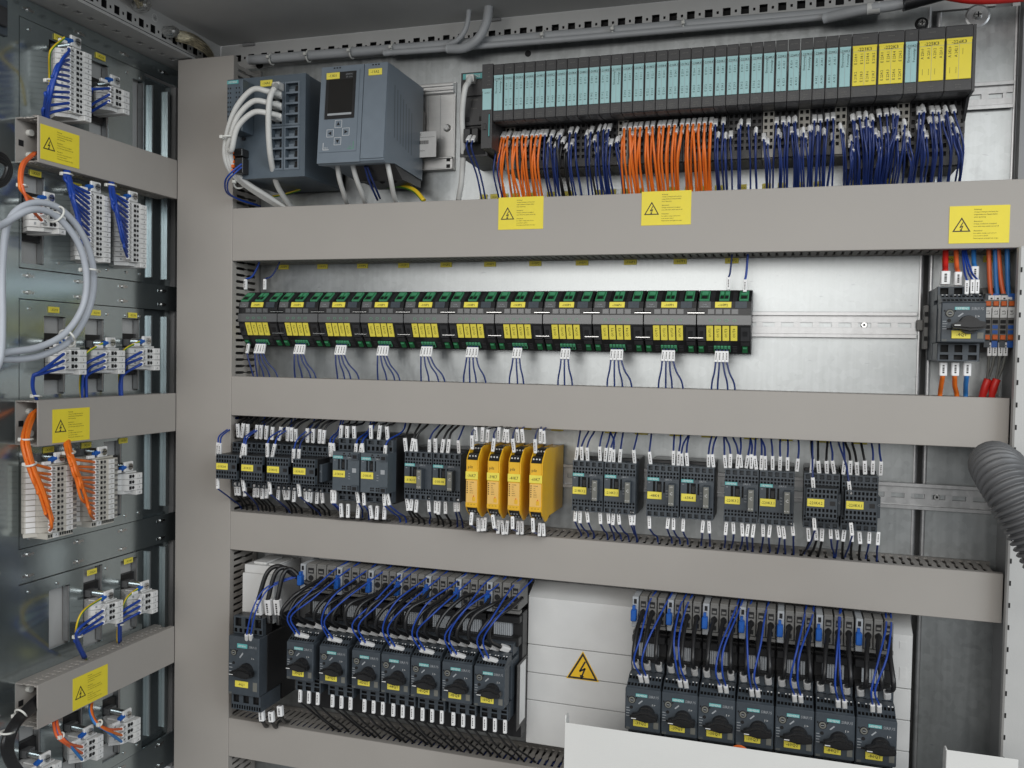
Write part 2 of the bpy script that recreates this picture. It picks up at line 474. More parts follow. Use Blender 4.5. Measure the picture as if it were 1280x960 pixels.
for (D, z0, z1, n, st) in STRIPS:
    lo, hi = z0 - 0.046, z1 + 0.046
    for (p, q) in ((0.239, 0.310), (-0.138, -0.066), (-0.520, -0.450)):      # stay clear of the ducts
        if lo < q and hi > p:
            if (z0 + z1) / 2 > (p + q) / 2: lo = max(lo, q)
            else: hi = min(hi, p)
    if st == 'wide': D -= 0.012
    holes.append((-(D + 0.0245), -(D - 0.0135), max(lo, -0.64), min(hi, 0.428)))
holes.append((-0.137, -0.1115, 0.31, 0.425)); holes.append((-0.30, -0.262, -0.43, -0.345))
for z0, z1, lab in ((0.1075, 0.441, 'upper'), (-0.2755, 0.064, 'middle'), (-0.655, -0.326, 'lower')):
    b = MB(); hs = [h for h in holes if h[2] > z0 and h[3] < z1]
    b.holed(-0.3505, -0.110, z0, z1, -0.003, 0.0, hs, 'zinc_blue')
    for h in hs: b.box(h[1] - 0.0034, h[1] - 0.0002, -0.009, -0.0005, h[2] + 0.002, h[3] - 0.002, 'rail_zinc')
    for x in (-0.335, -0.285, -0.235, -0.19, -0.15, -0.12):
        for z in (z0 + 0.012, z1 - 0.012):
            if not any(h[0] - .004 < x < h[1] + .004 and h[2] - .004 < z < h[3] + .004 for h in hs): b.cyl((x, 0, z), (x, 0.0015, z), 0.0022, 'metal', 8)
    one(on_side(b.obj('side_plate')), lab + ' galvanised plate of the left wall, with openings behind its terminal strips', 'mounting plate', 'plates of the left wall')
for z0, z1, lab in ((0.4425, 0.4685, 'topmost slotted slat of the left wall, under the frame rail'), (0.0655, 0.106, 'slotted slat of the left wall behind the grey cable loop'), (-0.3245, -0.277, 'slotted slat of the left wall below the orange bundles'), (-0.71, -0.6565, 'lowest slotted slat of the left wall')):
    b = MB(); b.box(-0.352, -0.02, -0.005, -0.0015, z0, z1, 'zinc_blue')
    for x in (-0.335, -0.245, -0.155, -0.065):
        for z in ((z0 + z1) / 2,) if z1 - z0 < .03 else (z0 + 0.009, z1 - 0.009):
            b.box(x - 0.010, x + 0.010, -0.0015, -0.0008, z - 0.0017, z + 0.0017, 'metal')
            b.cyl((x, -0.0015, z), (x, 0.001, z), 0.003, 'metal', 8)
    one(on_side(b.obj('fixing_strip')), lab, 'slat', 'slats of the left wall')
b = MB()                                            # the wall behind the openings, and the dark corner behind the upright duct
b.box(-0.352, -0.111, -0.020, -0.0125, -0.72, 0.4415, 'paint')
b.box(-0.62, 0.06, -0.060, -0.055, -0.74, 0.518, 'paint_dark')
b.box(-0.109, 0.02, -0.020, -0.014, -0.72, 0.4415, 'zinc_blue')
struct(on_side(b.obj('side_wall')))
for x0, w_, nm in ((-0.083, 0.003, 'thin'), (-0.045, 0.0055, 'broad')):
    for z0, z1, at in ((0.118, 0.43, 'upper'), (-0.265, 0.055, 'middle'), (-0.645, -0.335, 'lower')):
        b = MB(); b.box(x0, x0 + w_, -0.0139, -0.008, z0, z1, 'bright_edge')
        one(on_side(b.obj('edge_strip')), '%s bright upright edge strip in the dark corner, %s third' % (nm, at), 'metal strip', 'bright edge strips in the left corner')
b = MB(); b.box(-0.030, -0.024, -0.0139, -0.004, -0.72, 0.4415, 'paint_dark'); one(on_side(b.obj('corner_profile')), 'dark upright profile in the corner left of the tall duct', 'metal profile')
b = MB()                                            # door-side upright in the left foreground
b.box(-0.400, -0.3535, -0.012, 0.002, -0.72, 0.467, 'zinc_blue')
b.box(-0.4025, -0.4005, -0.02, 0.010, -0.72, 0.467, 'paint')
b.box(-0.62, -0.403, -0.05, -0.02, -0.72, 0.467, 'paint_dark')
for z in (0.355, 0.03, -0.085, -0.16, -0.30, -0.49):
    b.cyl((-0.389, 0.002, z), (-0.389, 0.005, z), 0.0032, 'tie', 8)
one(on_side(b.obj('side_post')), 'galvanised upright at the left picture edge, nearest the camera', 'upright post')
b = MB()                                            # dark latch plate on that upright
b.box(-0.407, -0.374, 0.002, 0.006, 0.405, 0.452, 'petrol', 0.001); b.box(-0.407, -0.380, 0.006, 0.012, 0.415, 0.440, 'anthracite', 0.001)
b.cyl((-0.385, 0.006, 0.420), (-0.385, 0.011, 0.420), 0.003, 'metal', 8)
tag(on_side(b.obj('latch_plate')), 'small dark latch plate with bright screw on the left front upright', 'latch')

# right frame upright
b = MB()
b.box(0.2625, 0.30, 0.085, 0.10, -0.80, 0.1425, 'paint', 0.002)
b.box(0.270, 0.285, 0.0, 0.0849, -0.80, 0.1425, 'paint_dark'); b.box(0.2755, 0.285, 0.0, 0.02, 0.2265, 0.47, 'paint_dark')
for k in range(34):
    z = -0.78 + k * 0.027
    b.box(0.2645, 0.2665, 0.0995, 0.1003, z, z + 0.006, 'hole')
one(b.obj('frame_post'), 'light grey punched upright post at the right picture edge', 'upright post')
b = MB(); b.box(0.275, 0.62, -0.05, -0.04, -0.80, 0.51, 'paint')
struct(b.obj('side_wall'))

# ------------------------------------------------------------------ wiring ducts
_fing = {}
def finger_mesh(depth):
    if depth not in _fing:
        a = depth
        o = [(-0.0030, 0.012), (0.0030, 0.012), (0.0030, a * 0.42), (0.0044, a * 0.47), (0.0044, a * 0.53), (0.0030, a * 0.58), (0.0030, a * 0.82), (0.00524, a * 0.86), (0.00524, a * 0.985),
             (-0.00524, a * 0.985), (-0.00524, a * 0.86), (-0.0030, a * 0.82), (-0.0030, a * 0.58), (-0.0044, a * 0.53), (-0.0044, a * 0.47), (-0.0030, a * 0.42), (-0.0030, 0.013), (-0.0052, 0.012), (-0.0052, 0.004), (0.0052, 0.004), (0.0052, 0.0119)]
        b = MB(); b.extr(o, -0.0009, 0.0009, 'duct', 'z'); _fing[depth] = b.obj('finger')
        _fing[depth, 'used'] = False
    return _fing[depth]
def fingers(parent, depth, pts, rot=0):
    src = finger_mesh(depth)
    for i, (x, z) in enumerate(pts):
        if not _fing[depth, 'used']: o = src; _fing[depth, 'used'] = True
        else: o = src.copy(); COL.objects.link(o)
        o.parent = parent; o.location = (x, 0, z); o.rotation_euler = (0, rot, 0)

STICK = {}
def sticker(parent, x, z, d):
    """yellow warning sticker, 67 x 46 mm; x, z its lower left corner"""
    if 'o' not in STICK:
        b = MB(); b.box(0, 0.067, 0, 0.0004, 0, 0.046, 'yellow')
        t = 0.0006
        ox, oz, s = 0.014, 0.0225, 0.0205
        tri = [(ox - s / 2, oz - s * 0.40), (ox + s / 2, oz - s * 0.40), (ox, oz + s * 0.47)]
        cx, cz = ox, oz - s * 0.11
        inn = [(cx + (p[0] - cx) * 0.78, cz + (p[1] - cz) * 0.78) for p in tri]
        for k in range(3):
            l = (k + 1) % 3
            b.poly([(tri[k][0], t, tri[k][1]), (tri[l][0], t, tri[l][1]), (inn[l][0], t, inn[l][1]), (inn[k][0], t, inn[k][1])], 'print')
        b.mesh([(cx + p[0] * s, t, cz + p[1] * s) for p in BOLT], BOLT_F, 'print')
        lines = [('Achtung!', 1), ('Orange Leitungen sind auch bei', 0), ('ausgeschaltetem Hauptschalter', 0), ('unter Spannung', 0), None, ('Attention!', 1), ('Orange conductors energized', 0), ('even with main switch turned off', 0), None,
                 ('Attention!', 1), ('Les cables orange sont encore', 0), ('sous tension quand', 0), ("l'interrupteur principal est coupe", 0)]
        z0 = 0.0415
        for ln in lines:
            if ln: b.text(ln[0], 0.0275, z0, t, 0.0017 if ln[1] else 0.0015, 'print', 0, 'L', 0.036)
            z0 -= 0.0031 if ln else 0.0022
        STICK['o'] = b.obj('warning_sticker', parent, (x, -d, z))
        return STICK['o']
    return inst(STICK['o'], parent, x, d, z)
# lightning bolt with arrow head, in units of the triangle's side
BOLT, BOLT_F = [], []
for (p, q) in (((0.075, 0.27), (-0.085, -0.03)), ((-0.10, -0.045), (0.085, 0.065)), ((0.075, 0.075), (-0.015, -0.17))):
    l = math.hypot(q[0] - p[0], q[1] - p[1]); n = (-(q[1] - p[1]) / l * 0.024, (q[0] - p[0]) / l * 0.024); i = len(BOLT)
    BOLT += [(p[0] + n[0], p[1] + n[1]), (p[0] - n[0], p[1] - n[1]), (q[0] - n[0], q[1] - n[1]), (q[0] + n[0], q[1] + n[1])]; BOLT_F.append((i, i + 1, i + 2, i + 3))
BOLT += [(-0.085, -0.135), (0.055, -0.175), (-0.055, -0.275)]; BOLT_F.append((12, 13, 14))

def duct(label, x0, x1, z0, z1, D, top=False, bottom=False, solid_left=False, pitch=0.0105):
    t = thing('wiring_duct', label, 'wiring duct', (x0 + x1) / 2, 0, (z0 + z1) / 2, 'grey slotted wiring ducts')
    L, H = (x1 - x0) / 2, (z1 - z0) / 2
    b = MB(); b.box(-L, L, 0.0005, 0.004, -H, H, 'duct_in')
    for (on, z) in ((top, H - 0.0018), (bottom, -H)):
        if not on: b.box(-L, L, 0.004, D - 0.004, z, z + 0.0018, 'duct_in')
    b.obj('base', t)
    b = MB(); b.box(-L, L, D - 0.0022, D, -H - 0.0012, H + 0.0012, 'duct', 0.0006)
    b.box(-L, L, D - 0.011, D - 0.0023, H + 0.0002, H + 0.0012, 'duct'); b.box(-L, L, D - 0.011, D - 0.0023, -H - 0.0012, -H - 0.0002, 'duct')
    b.obj('cover', t)
    b = MB()                                              # leads lying in the duct, seen through its slots
    for k in range(9):
        dd, zz = 0.012 + 0.0068 * k, (-1) ** k * (H - 0.013) + RND.uniform(-0.003, 0.003)
        b.tube([(-L + 0.004 + (2 * L - 0.008) * q / 14, min(max(dd + RND.uniform(-0.004, 0.004), 0.011), D - 0.011), zz + RND.uniform(-0.002, 0.002)) for q in range(15)], 0.0055, ('wire_black', 'wire_blue', 'wire_black')[k % 3], 6, 2)
    o = b.obj('wire_fill', t); o['kind'] = 'stuff'
    n = int(2 * L / pitch)
    for (on, z) in ((top, H - 0.0011), (bottom, -H + 0.0011)):
        if on: fingers(t, D, [(-L + pitch * (i + 0.5), z) for i in range(n)])
    return t

VD = thing('wiring_duct', 'tall upright grey wiring duct at the left end of the mounting plate', 'wiring duct', -0.8985, 0, -0.11, 'grey slotted wiring ducts')
b = MB(); b.box(-0.0515, 0.0515, 0.0005, 0.004, -0.66, 0.576, 'duct_in'); b.box(-0.0515, -0.0497, 0.004, 0.076, -0.66, 0.576, 'duct'); b.obj('base', VD)
b = MB(); b.box(-0.0523, 0.0523, 0.0778, 0.08, -0.66, 0.577, 'duct', 0.0007)
b.box(0.0515, 0.0523, 0.069, 0.0777, -0.66, 0.577, 'duct'); b.box(-0.0523, -0.0515, 0.069, 0.0777, -0.66, 0.577, 'duct'); b.obj('cover', VD)
fingers(VD, 0.0795, [(0.0504, -0.655 + 0.0105 * i) for i in range(117)], math.pi / 2)
D1 = duct('top horizontal grey wiring duct carrying three yellow warning stickers', -0.8458, 0.31, 0.144, 0.2245, 0.08, bottom=True)
D2 = duct('grey wiring duct between the dark output module row and the contactor row', -0.8458, 0.2625, -0.102, -0.042, 0.08, top=True)
D3 = duct('grey wiring duct below the contactors and above the motor starters', -0.8458, 0.2625, -0.318, -0.259, 0.08, top=True)
D4 = duct('lowest grey wiring duct, below the motor starter rows', -0.8458, 0.2625, -0.655, -0.595, 0.08, top=True)
c1 = Vector(D1.location)
for x, z in ((-0.4012, 0.1807), (-0.195, 0.1813), (0.1882, 0.149)):
    sticker(D1, x - c1.x, z - c1.z, 0.0802)

def side_duct(label, z0, z1, sx, sz):
    """short duct on the left wall; its open end faces the camera"""
    t = thing('wiring_duct', label, 'wiring duct', SIDE, 0.22, (z0 + z1) / 2, 'grey slotted wiring ducts', side=True)
    L0, L1, H, D = -0.139, 0.139, (z1 - z0) / 2, 0.040
    b = MB(); b.box(L0, L1, 0.0004, 0.003, -H, H, 'duct')
    for z in (-0.016, 0.014): b.cyl((L0 + 0.02, 0.003, z), (L0 + 0.02, 0.009, z), 0.0045, 'tie', 10)
    b.box(L0 + 0.004, L0 + 0.012, 0.003, 0.0034, -0.006, 0.002, 'hole')
    b.box(L0, L1, 0.003, 0.014, -H, -H + 0.0015, 'duct'); b.box(L0, L1, 0.003, 0.014, H - 0.0015, H, 'duct')
    b.obj('base', t)
    b = MB(); b.box(L0, L1, D - 0.0022, D, -H - 0.001, H + 0.001, 'duct', 0.0006)
    b.box(L0, L1, D - 0.009, D - 0.0023, H + 0.0002, H + 0.001, 'duct'); b.box(L0, L1, D - 0.009, D - 0.0023, -H - 0.001, -H - 0.0002, 'duct')
    b.obj('cover', t)
    for z in (H - 0.001, -H + 0.001):
        fingers(t, 0.0395, [(L0 + 0.0105 * (i + 0.5), z) for i in range(26)])
    sticker(t, sx, sz, D + 0.0002)
    return t
side_duct('upper short grey duct on the left wall with a warning sticker', 0.245, 0.305, -0.1355, -0.0255)
side_duct('middle short grey duct on the left wall with orange bundle leaving its open end', -0.132, -0.072, -0.115, -0.0285)
side_duct('lower short grey duct on the left wall with black bundle leaving its open end', -0.5145, -0.456, -0.078, -0.0285)

# ------------------------------------------------------------------ DIN rails
def rail(label, x0, x1, zc):
    t = thing('mounting_rail', label, 'DIN rail', (x0 + x1) / 2, 0, zc, 'perforated mounting rails')
    L = (x1 - x0) / 2
    b = MB()
    for s in (-1, 1):
        b.box(-L, L, 0.0062, 0.0076, s * 0.0150 - 0.0026, s * 0.0150 + 0.0026, 'rail_zinc', 0.0004)
        b.box(-L, L, 0.0012, 0.0062, s * 0.0130 - 0.0006, s * 0.0130 + 0.0006, 'rail_zinc')
    n = int(2 * L / 0.025)
    e = (2 * L - n * 0.025) / 2
    b.pits(-L + e, L - e, -0.0035, 0.0035, 0.0030, n, 1, 0.66, 0.86, 0.0026, 'rail_zinc', 'zinc', 'hole')  # slot walls blackened to paint in the shade of their depth
    b.box(-L, L, 0.0003, 0.0030, -0.0125, -0.0036, 'rail_zinc'); b.box(-L, L, 0.0003, 0.0030, 0.0036, 0.0125, 'rail_zinc')
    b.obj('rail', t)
    for x in [L - 0.0655 - 0.35 * k for k in range(int(2 * L / 0.35) + 1)]:
        if x > -L + .01:
            b = MB(); b.cyl((x, 0.001, 0), (x, 0.0042, 0), 0.0046, 'metal', 12, 0.0036); b.cyl((x, 0.0042, 0), (x, 0.0044, 0), 0.0018, 'hole', 6); b.obj('screw', t)
    return t
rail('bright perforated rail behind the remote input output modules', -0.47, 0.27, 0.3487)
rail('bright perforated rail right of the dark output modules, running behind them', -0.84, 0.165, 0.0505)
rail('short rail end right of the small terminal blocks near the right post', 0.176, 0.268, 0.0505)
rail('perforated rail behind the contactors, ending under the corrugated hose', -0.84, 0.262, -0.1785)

# bolts and hole in the mounting plate
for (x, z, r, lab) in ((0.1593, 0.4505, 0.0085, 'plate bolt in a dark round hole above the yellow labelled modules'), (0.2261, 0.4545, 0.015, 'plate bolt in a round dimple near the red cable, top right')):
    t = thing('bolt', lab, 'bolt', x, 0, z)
    b = MB(); b.cyl((0, 0.0002, 0), (0, 0.0012, 0), r, 'hole' if r < .01 else 'rail_zinc', 20, r * 0.85); b.obj('seat_disc', t)  # black disc paints the dark hole round the first bolt
    b = MB(); b.cyl((0, 0.0012, 0), (0, 0.006, 0), 0.0055, 'metal', 12, 0.004)
    b.box(-0.0035, 0.0035, 0.006, 0.0063, -0.0007, 0.0007, 'hole'); b.box(-0.0007, 0.0007, 0.006, 0.0064, -0.0035, 0.0035, 'hole'); b.obj('head', t)
b = MB(); b.cyl((0, 0.0002, 0), (0, 0.0008, 0), 0.0048, 'hole', 16)  # flat black disc on the sheet paints the dark of a hole
tag(b.obj('painted_hole', None, (-0.3852, 0, 0.4567)), 'small black disc painting a round hole in the plate above the remote modules', 'plug')
# ------------------------------------------------------------------ devices
def sl(b, x0, x1, p0, p1, th, key):
    """thin slab on a sloping face running from p0 = (d, z) to p1 = (d, z)"""
    dx, dz = p1[0] - p0[0], p1[1] - p0[1]; l = math.hypot(dx, dz)
    nx, nz = dz / l, -dx / l
    if nx < 0: nx, nz = -nx, -nz
    q = [p0, p1, (p1[0] + nx * th, p1[1] + nz * th), (p0[0] + nx * th, p0[1] + nz * th)]
    b.extr(q, x0, x1, key, 'x'); return b

# ---- remote input / output modules, top row
IO_Z = 0.362
def io_module(x, w, label, key, head, cols, beige, rows, power, tail):
    t = thing('io_module', label, 'io module', x, 0, IO_Z, 'modules of the remote input output row')
    g = 0.0004
    b = MB()
    b.extr([(0.060, -0.032), (0.110, -0.0385), (0.1235, -0.0385), (0.125, -0.037), (0.125, 0.0385), (0.1235, 0.040), (0.060, 0.040)], g, w - g, 'anthracite')
    b.box(g * 3, w - g * 3, 0.125, 0.1256, 0.0262, 0.0385, 'anthracite'); b.box(g * 3, w - g * 3, 0.125, 0.1256, -0.0372, -0.0262, 'anthracite')
    b.text('1234 5678' if not power else 'PWR', w / 2, 0.0335, 0.1258, 0.0013, 'print_faint', 0, wmax=w * 0.7)
    for k in range(2): b.text(['IM DC24V', '2DI/4DO', '6ES7 131'][k + 1], w / 2, -0.0305 - k * 0.003, 0.1258, 0.0012, 'print_faint', 0, wmax=w * 0.75)
    b.obj('housing', t)
    b = MB()
    m = 0.0014
    b.box(m, w - m, 0.1254, 0.1266, -0.0242, 0.0242, key, 0.0003)
    b.box(m - 0.0004, w - m + 0.0004, 0.1254, 0.1270, 0.0215, 0.0242, key, 0.0003)
    b.text(head, w / 2, 0.0205 - (0.0016 if w < .02 else .001), 0.1272, 0.0030 if w < .02 else 0.0040, 'print', 0, wmax=w * 0.72)
    b.box(m, w - m, 0.1266, 0.12675, 0.0168, 0.0171, 'print_grey')
    b.box(w / 2 - 0.00015, w / 2 + 0.00015, 0.1266, 0.12675, -0.0242, 0.0168, 'print_grey')
    n = len(cols)
    for i, (up, dn) in enumerate(cols):
        cx = m + (w - 2 * m) * (i + 0.5) / n
        for s, cz in ((up, 0.008), (dn, -0.0135)):
            if s: b.text(s, cx, cz, 0.1268, 0.0027 if w < .02 else 0.0032, 'print', math.pi / 2, wmax=0.0125 if not power else 0.019)
    b.obj('label_strip', t)
    tk = 'beige' if beige else 'anthracite'
    b = MB(); zt, zb = -0.026, (-0.094 if not tail else -0.114)
    b.box(g, w - g, 0.0, 0.0605, zb, 0.03, tk)
    nx = max(2, round(w / 0.0075))
    b.pits(g, w - g, zb + 0.010, zt - 0.006, 0.068, nx, rows, 0.55, 0.55, 0.004, tk)
    b.box(g, w - g, 0.0606, 0.0679, zb + 0.001, zb + 0.010, tk); b.box(g, w - g, 0.0606, 0.0679, zt - 0.006, zt, tk)
    for xx in (g, w - g - 0.0004): b.box(xx, xx + 0.0004, 0.0606, 0.0679, zb + 0.010, zt - 0.006, tk)
    if beige: b.cyl((w / 2, 0.060, zt + 0.002), (w / 2, 0.072, zt + 0.002), 0.0066, tk, 16)
    b.obj('terminal_base', t)
    return t
MODX = -0.3969
PW = 0.01494
POWER = (0, 11, 24, 27, 30)
BEIGE = (0, 11, 24, 27, 30)
adr = 10
for i in range(31):
    p = i in POWER
    h = '-%dK%d' % (200 + i, 3 if p else 1 + i % 4)
    if p: cols = [('Einspeisung', ''), ('Potentialgr.', '')]
    else:
        a = 'A' if 24 < i < 31 else 'E'
        cols = [('%s %d.0' % (a, adr), '%s %d.2' % (a, adr)), ('%s %d.1' % (a, adr), '%s %d.3' % (a, adr))]
        adr += 1
    lab = ('narrow dark module with cyan strip printed ' + h + (', over a beige terminal base' if i in BEIGE else ', ' + ordinal(i) + ' from the left'))
    io_module(MODX + i * PW, PW, lab, 'cyan_label', h, cols, i in BEIGE, 6, p, False)
x = MODX + 31 * PW
for (w, key, h, cols, bg, lab, tail) in (
    (0.0298, 'yellow', '-221K3', [('E 218.0', 'E 218.2'), ('E 218.1', 'E 218.3'), ('E 218.4', 'E 218.6'), ('E 218.5', 'E 218.7')], False, 'wide module with yellow strip -221K3, leftmost of the four yellow ones', True),
    (0.0298, 'yellow', '-222K3', [('E 224.0', 'E 224.2'), ('E 224.1', 'E 224.3'), ('E 224.4', 'E 224.6'), ('E 224.5', 'E 224.7')], False, 'wide module with yellow strip -222K3, second of the four yellow ones', True),
    (PW, 'cyan_label', '-223K3', [('Einspeisung', ''), ('Potentialgr.', '')], True, 'narrow module with cyan strip standing between the wide yellow modules', False),
    (0.0298, 'yellow', '-225K3', [('A 220.0', '-----'), ('A 220.1', '-----'), ('A 220.2', '-----'), ('A 220.3', '')], False, 'wide module with yellow strip -225K3, right of the lone cyan one', True),
    (0.0298, 'yellow', '-226K3', [('A 242.0', '-----'), ('A 242.1', '-----'), ('-----', ''), ('', '')], False, 'wide module with yellow strip -226K3, rightmost of the top row', True)):
    io_module(x, w, lab, key, h, cols, bg, 7 if tail else 6, key != 'yellow', tail)
    x += w
IO_END = x
t = thing('end_cover', 'dark end cover closing the right end of the remote module row', 'end cover', IO_END, 0, IO_Z)
b = MB(); b.extr([(0.0, -0.10), (0.068, -0.10), (0.069, -0.062), (0.095, -0.0385), (0.124, -0.0385), (0.124, 0.0395), (0.0, 0.0395)], 0.0003, 0.0035, 'anthracite'); b.obj('cover', t)
b = MB(); b.pits(-0.010, 0.0034, -0.075, -0.045, 0.0705, 2, 3, 0.5, 0.55, 0.002, 'anthracite'); b.obj('terminal_base', t)

# interface module at the head of that row
t = thing('interface_module', 'dark interface module with white network plug at left end of remote row', 'interface module', -0.455, 0, IO_Z)
b = MB()
b.extr([(0.0, -0.0785), (0.098, -0.0785), (0.098, 0.0405), (0.0, 0.0405)], 0, 0.0415, 'anthracite')
b.box(0.001, 0.0412, 0.098, 0.101, 0.006, 0.0285, 'anthracite', 0.001)
b.box(0.002, 0.0412, 0.098, 0.102, -0.036, 0.004, 'anthracite', 0.001)
b.pits(0.004, 0.040, 0.0095, 0.0265, 0.1012, 2, 1, 0.7, 0.85, 0.003, 'anthracite')
b.box(0.006, 0.038, 0.098, 0.0995, -0.076, -0.038, 'hole'); b.box(0.018, 0.019, 0.102, 0.1024, -0.010, 0.0, 'hole')
b.text('PROFINET', 0.022, 0.0, 0.1022, 0.0018, 'print_faint'); b.text('24V DC', 0.022, -0.012, 0.1022, 0.0018, 'print_faint')
for xx in (0.010, 0.030): b.box(xx, xx + 0.005, 0.102, 0.1035, -0.030, -0.024, 'hole')
b.obj('housing', t)
b = MB(); b.box(0.003, 0.034, 0.098, 0.0995, 0.0305, 0.0385, 'teal', 0.0004); b.text('SIEMENS', 0.0185, 0.0345, 0.0997, 0.0042, 'white'); b.obj('nameplate', t)
b = MB(); b.box(0.010, 0.020, 0.0996, 0.112, -0.062, -0.042, 'black', 0.0008); b.box(0.022, 0.032, 0.0996, 0.112, -0.062, -0.042, 'black', 0.0008); b.obj('plug', t)
b = MB()
b.extr([(0.0, -0.075), (0.127, -0.075), (0.127, 0.0405), (0.0, 0.0405)], 0.0420, 0.0577, 'anthracite')
for k in range(5): b.text(('SF', 'BF', 'MT', 'ON', 'RUN')[k], 0.052, 0.034 - 0.0055 * k, 0.1272, 0.0016, 'print_faint')
b.box(0.0445, 0.0495, 0.127, 0.1285, -0.050, -0.041, 'black', 0.0005); b.obj('cpu_housing', t)
b = MB(); b.box(0.0435, 0.0562, 0.127, 0.1282, -0.0225, 0.0055, 'cyan_label', 0.0003); b.box(0.0432, 0.0565, 0.127, 0.1286, 0.003, 0.006, 'cyan_label'); b.text('-200K0', 0.0498, 0.0005, 0.1284, 0.002, 'print'); b.obj('label_strip', t)
b = MB(); b.box(0.0525, 0.0545, 0.127, 0.1278, -0.060, -0.028, 'hole'); b.box(0.0532, 0.0543, 0.1278, 0.1284, -0.059, -0.029, 'teal'); b.obj('card_slot', t)

# ---- network switch, far left of the top row
t = thing('network_switch', 'slate blue network switch with sixteen ports and white cables, top left', 'network switch', -0.808, 0, 0.336)
b = MB()
b.box(0, 0.1205, 0.012, 0.1205, -0.076, 0.075, 'slate', 0.0012)
b.holed(0, 0.1205, -0.076, 0.075, 0.1195, 0.130, [(cx, cx + w_, z0, z0 + 0.062) for cx, w_ in ((0.064, 0.0195), (0.087, 0.0235)) for z0 in (0.001, -0.0645)], 'slate')
b.obj('housing', t)
b = MB(); b.box(0.0065, 0.033, 0.1302, 0.160, -0.012, 0.0645, 'slate', 0.001)
for i in range(9):
    for j in (0.008, 0.012, 0.022, 0.027): b.box(j, j + 0.0018, 0.160, 0.1603, 0.050 - i * 0.0068, 0.0525 - i * 0.0068, 'hole')
b.obj('display_cover', t)
b = MB(); b.box(0.0075, 0.0265, 0.1602, 0.1608, 0.0575, 0.0625, 'teal'); b.text('SIEMENS', 0.017, 0.060, 0.161, 0.003, 'white'); b.obj('nameplate', t)
for cx in (0.064, 0.087):
    for z0 in (0.001, -0.0645):
        b = MB(); w_ = 0.0195 if cx < .08 else 0.0235
        b.holed(cx - 0.001, cx + w_ + 0.001, z0 - 0.001, z0 + 0.063, 0.1301, 0.1312, [(cx, cx + w_, z0, z0 + 0.062)], 'slate_light')
        b.pits(cx, cx + w_, z0, z0 + 0.062, 0.1318, 1, 4, 0.88, 0.82, 0.011, 'slate_light', 'slate')
        for k in range(4):
            zz = z0 + 0.0155 * k
            b.box(cx + w_ * 0.50, cx + w_ * 0.90, 0.1209, 0.1222, zz + 0.003, zz + 0.0125, 'hole'); b.box(cx + w_ * 0.1, cx + w_ * 0.5, 0.1209, 0.1240, zz + 0.0025, zz + 0.0075, 'slate_light')
        b.obj('port_block', t)
tag_plate('-14A1', 0.0205, 0.0095, t, 0.0545, 0.1302, 0.0645)
b = MB(); b.box(0.007, 0.025, 0.1302, 0.146, -0.0705, -0.047, 'black', 0.0008); b.box(0.007, 0.025, 0.1302, 0.148, -0.0455, -0.034, 'black', 0.0008)
for k in range(5): b.box(0.0072, 0.0112, 0.146, 0.1486, -0.069 + 0.0068 * k, -0.0645 + 0.0068 * k, 'orange_part')
b.obj('power_plug', t)
b = MB(); b.cyl((0.017, 0.130, -0.016), (0.017, 0.134, -0.016), 0.0025, 'black', 10); b.obj('button', t)

# ---- controller on its aluminium mounting rail
t = thing('controller_rail', 'ribbed aluminium mounting rail with white barcode label behind the blue grey controller', 'mounting rail', -0.56, 0, 0.352)
b = MB(); b.box(-0.075, 0.0595, 0.0005, 0.003, -0.066, 0.070, 'alu')
for z0, z1, d in ((0.052, 0.068, 0.010), (0.0555, 0.0585, 0.0125), (0.062, 0.066, 0.0125), (-0.066, -0.046, 0.009), (-0.049, -0.046, 0.0125), (-0.066, -0.0635, 0.0125)): b.box(-0.075, 0.0595, 0.003 if d < .0105 else 0.009, d, z0, z1, 'alu', 0.0008)
b.box(0.0575, 0.0605, 0.0005, 0.004, -0.066, 0.070, 'alu', 0.0005)
for x_, z_ in ((0.035, 0), (0.015, 0)): b.box(x_, x_ + 0.0005, 0.003, 0.0034, -0.046, 0.052, 'print_grey')
for z_ in (-0.050, -0.0605): b.box(0.049, 0.055, 0.0091, 0.0094, z_ - 0.003, z_ + 0.003, 'hole')
b.obj('rail', t)
b = MB(); b.cyl((0.047, 0.003, 0.0), (0.047, 0.0075, 0.0), 0.0062, 'metal', 14, 0.004); b.obj('screw', t)
b = MB(); b.box(0.0020, 0.0405, 0.0305, 0.0312, -0.0500, -0.0110, 'white'); b.text('S', 0.0145, -0.0155, 0.0314, 0.0045, 'print'); b.box(0.0085, 0.038, 0.0312, 0.0314, -0.0198, -0.0195, 'print')
xx = 0.0125
for k in range(14):
    ww = (0.0004, 0.0008, 0.0006)[k % 3]; b.box(xx, xx + ww, 0.0312, 0.0314, -0.0300, -0.0245, 'print'); xx += ww + (0.0006, 0.0004)[k % 2]
b.text('6ES7590', 0.018, -0.040, 0.0314, 0.0018, 'print'); b.obj('barcode_label', t)

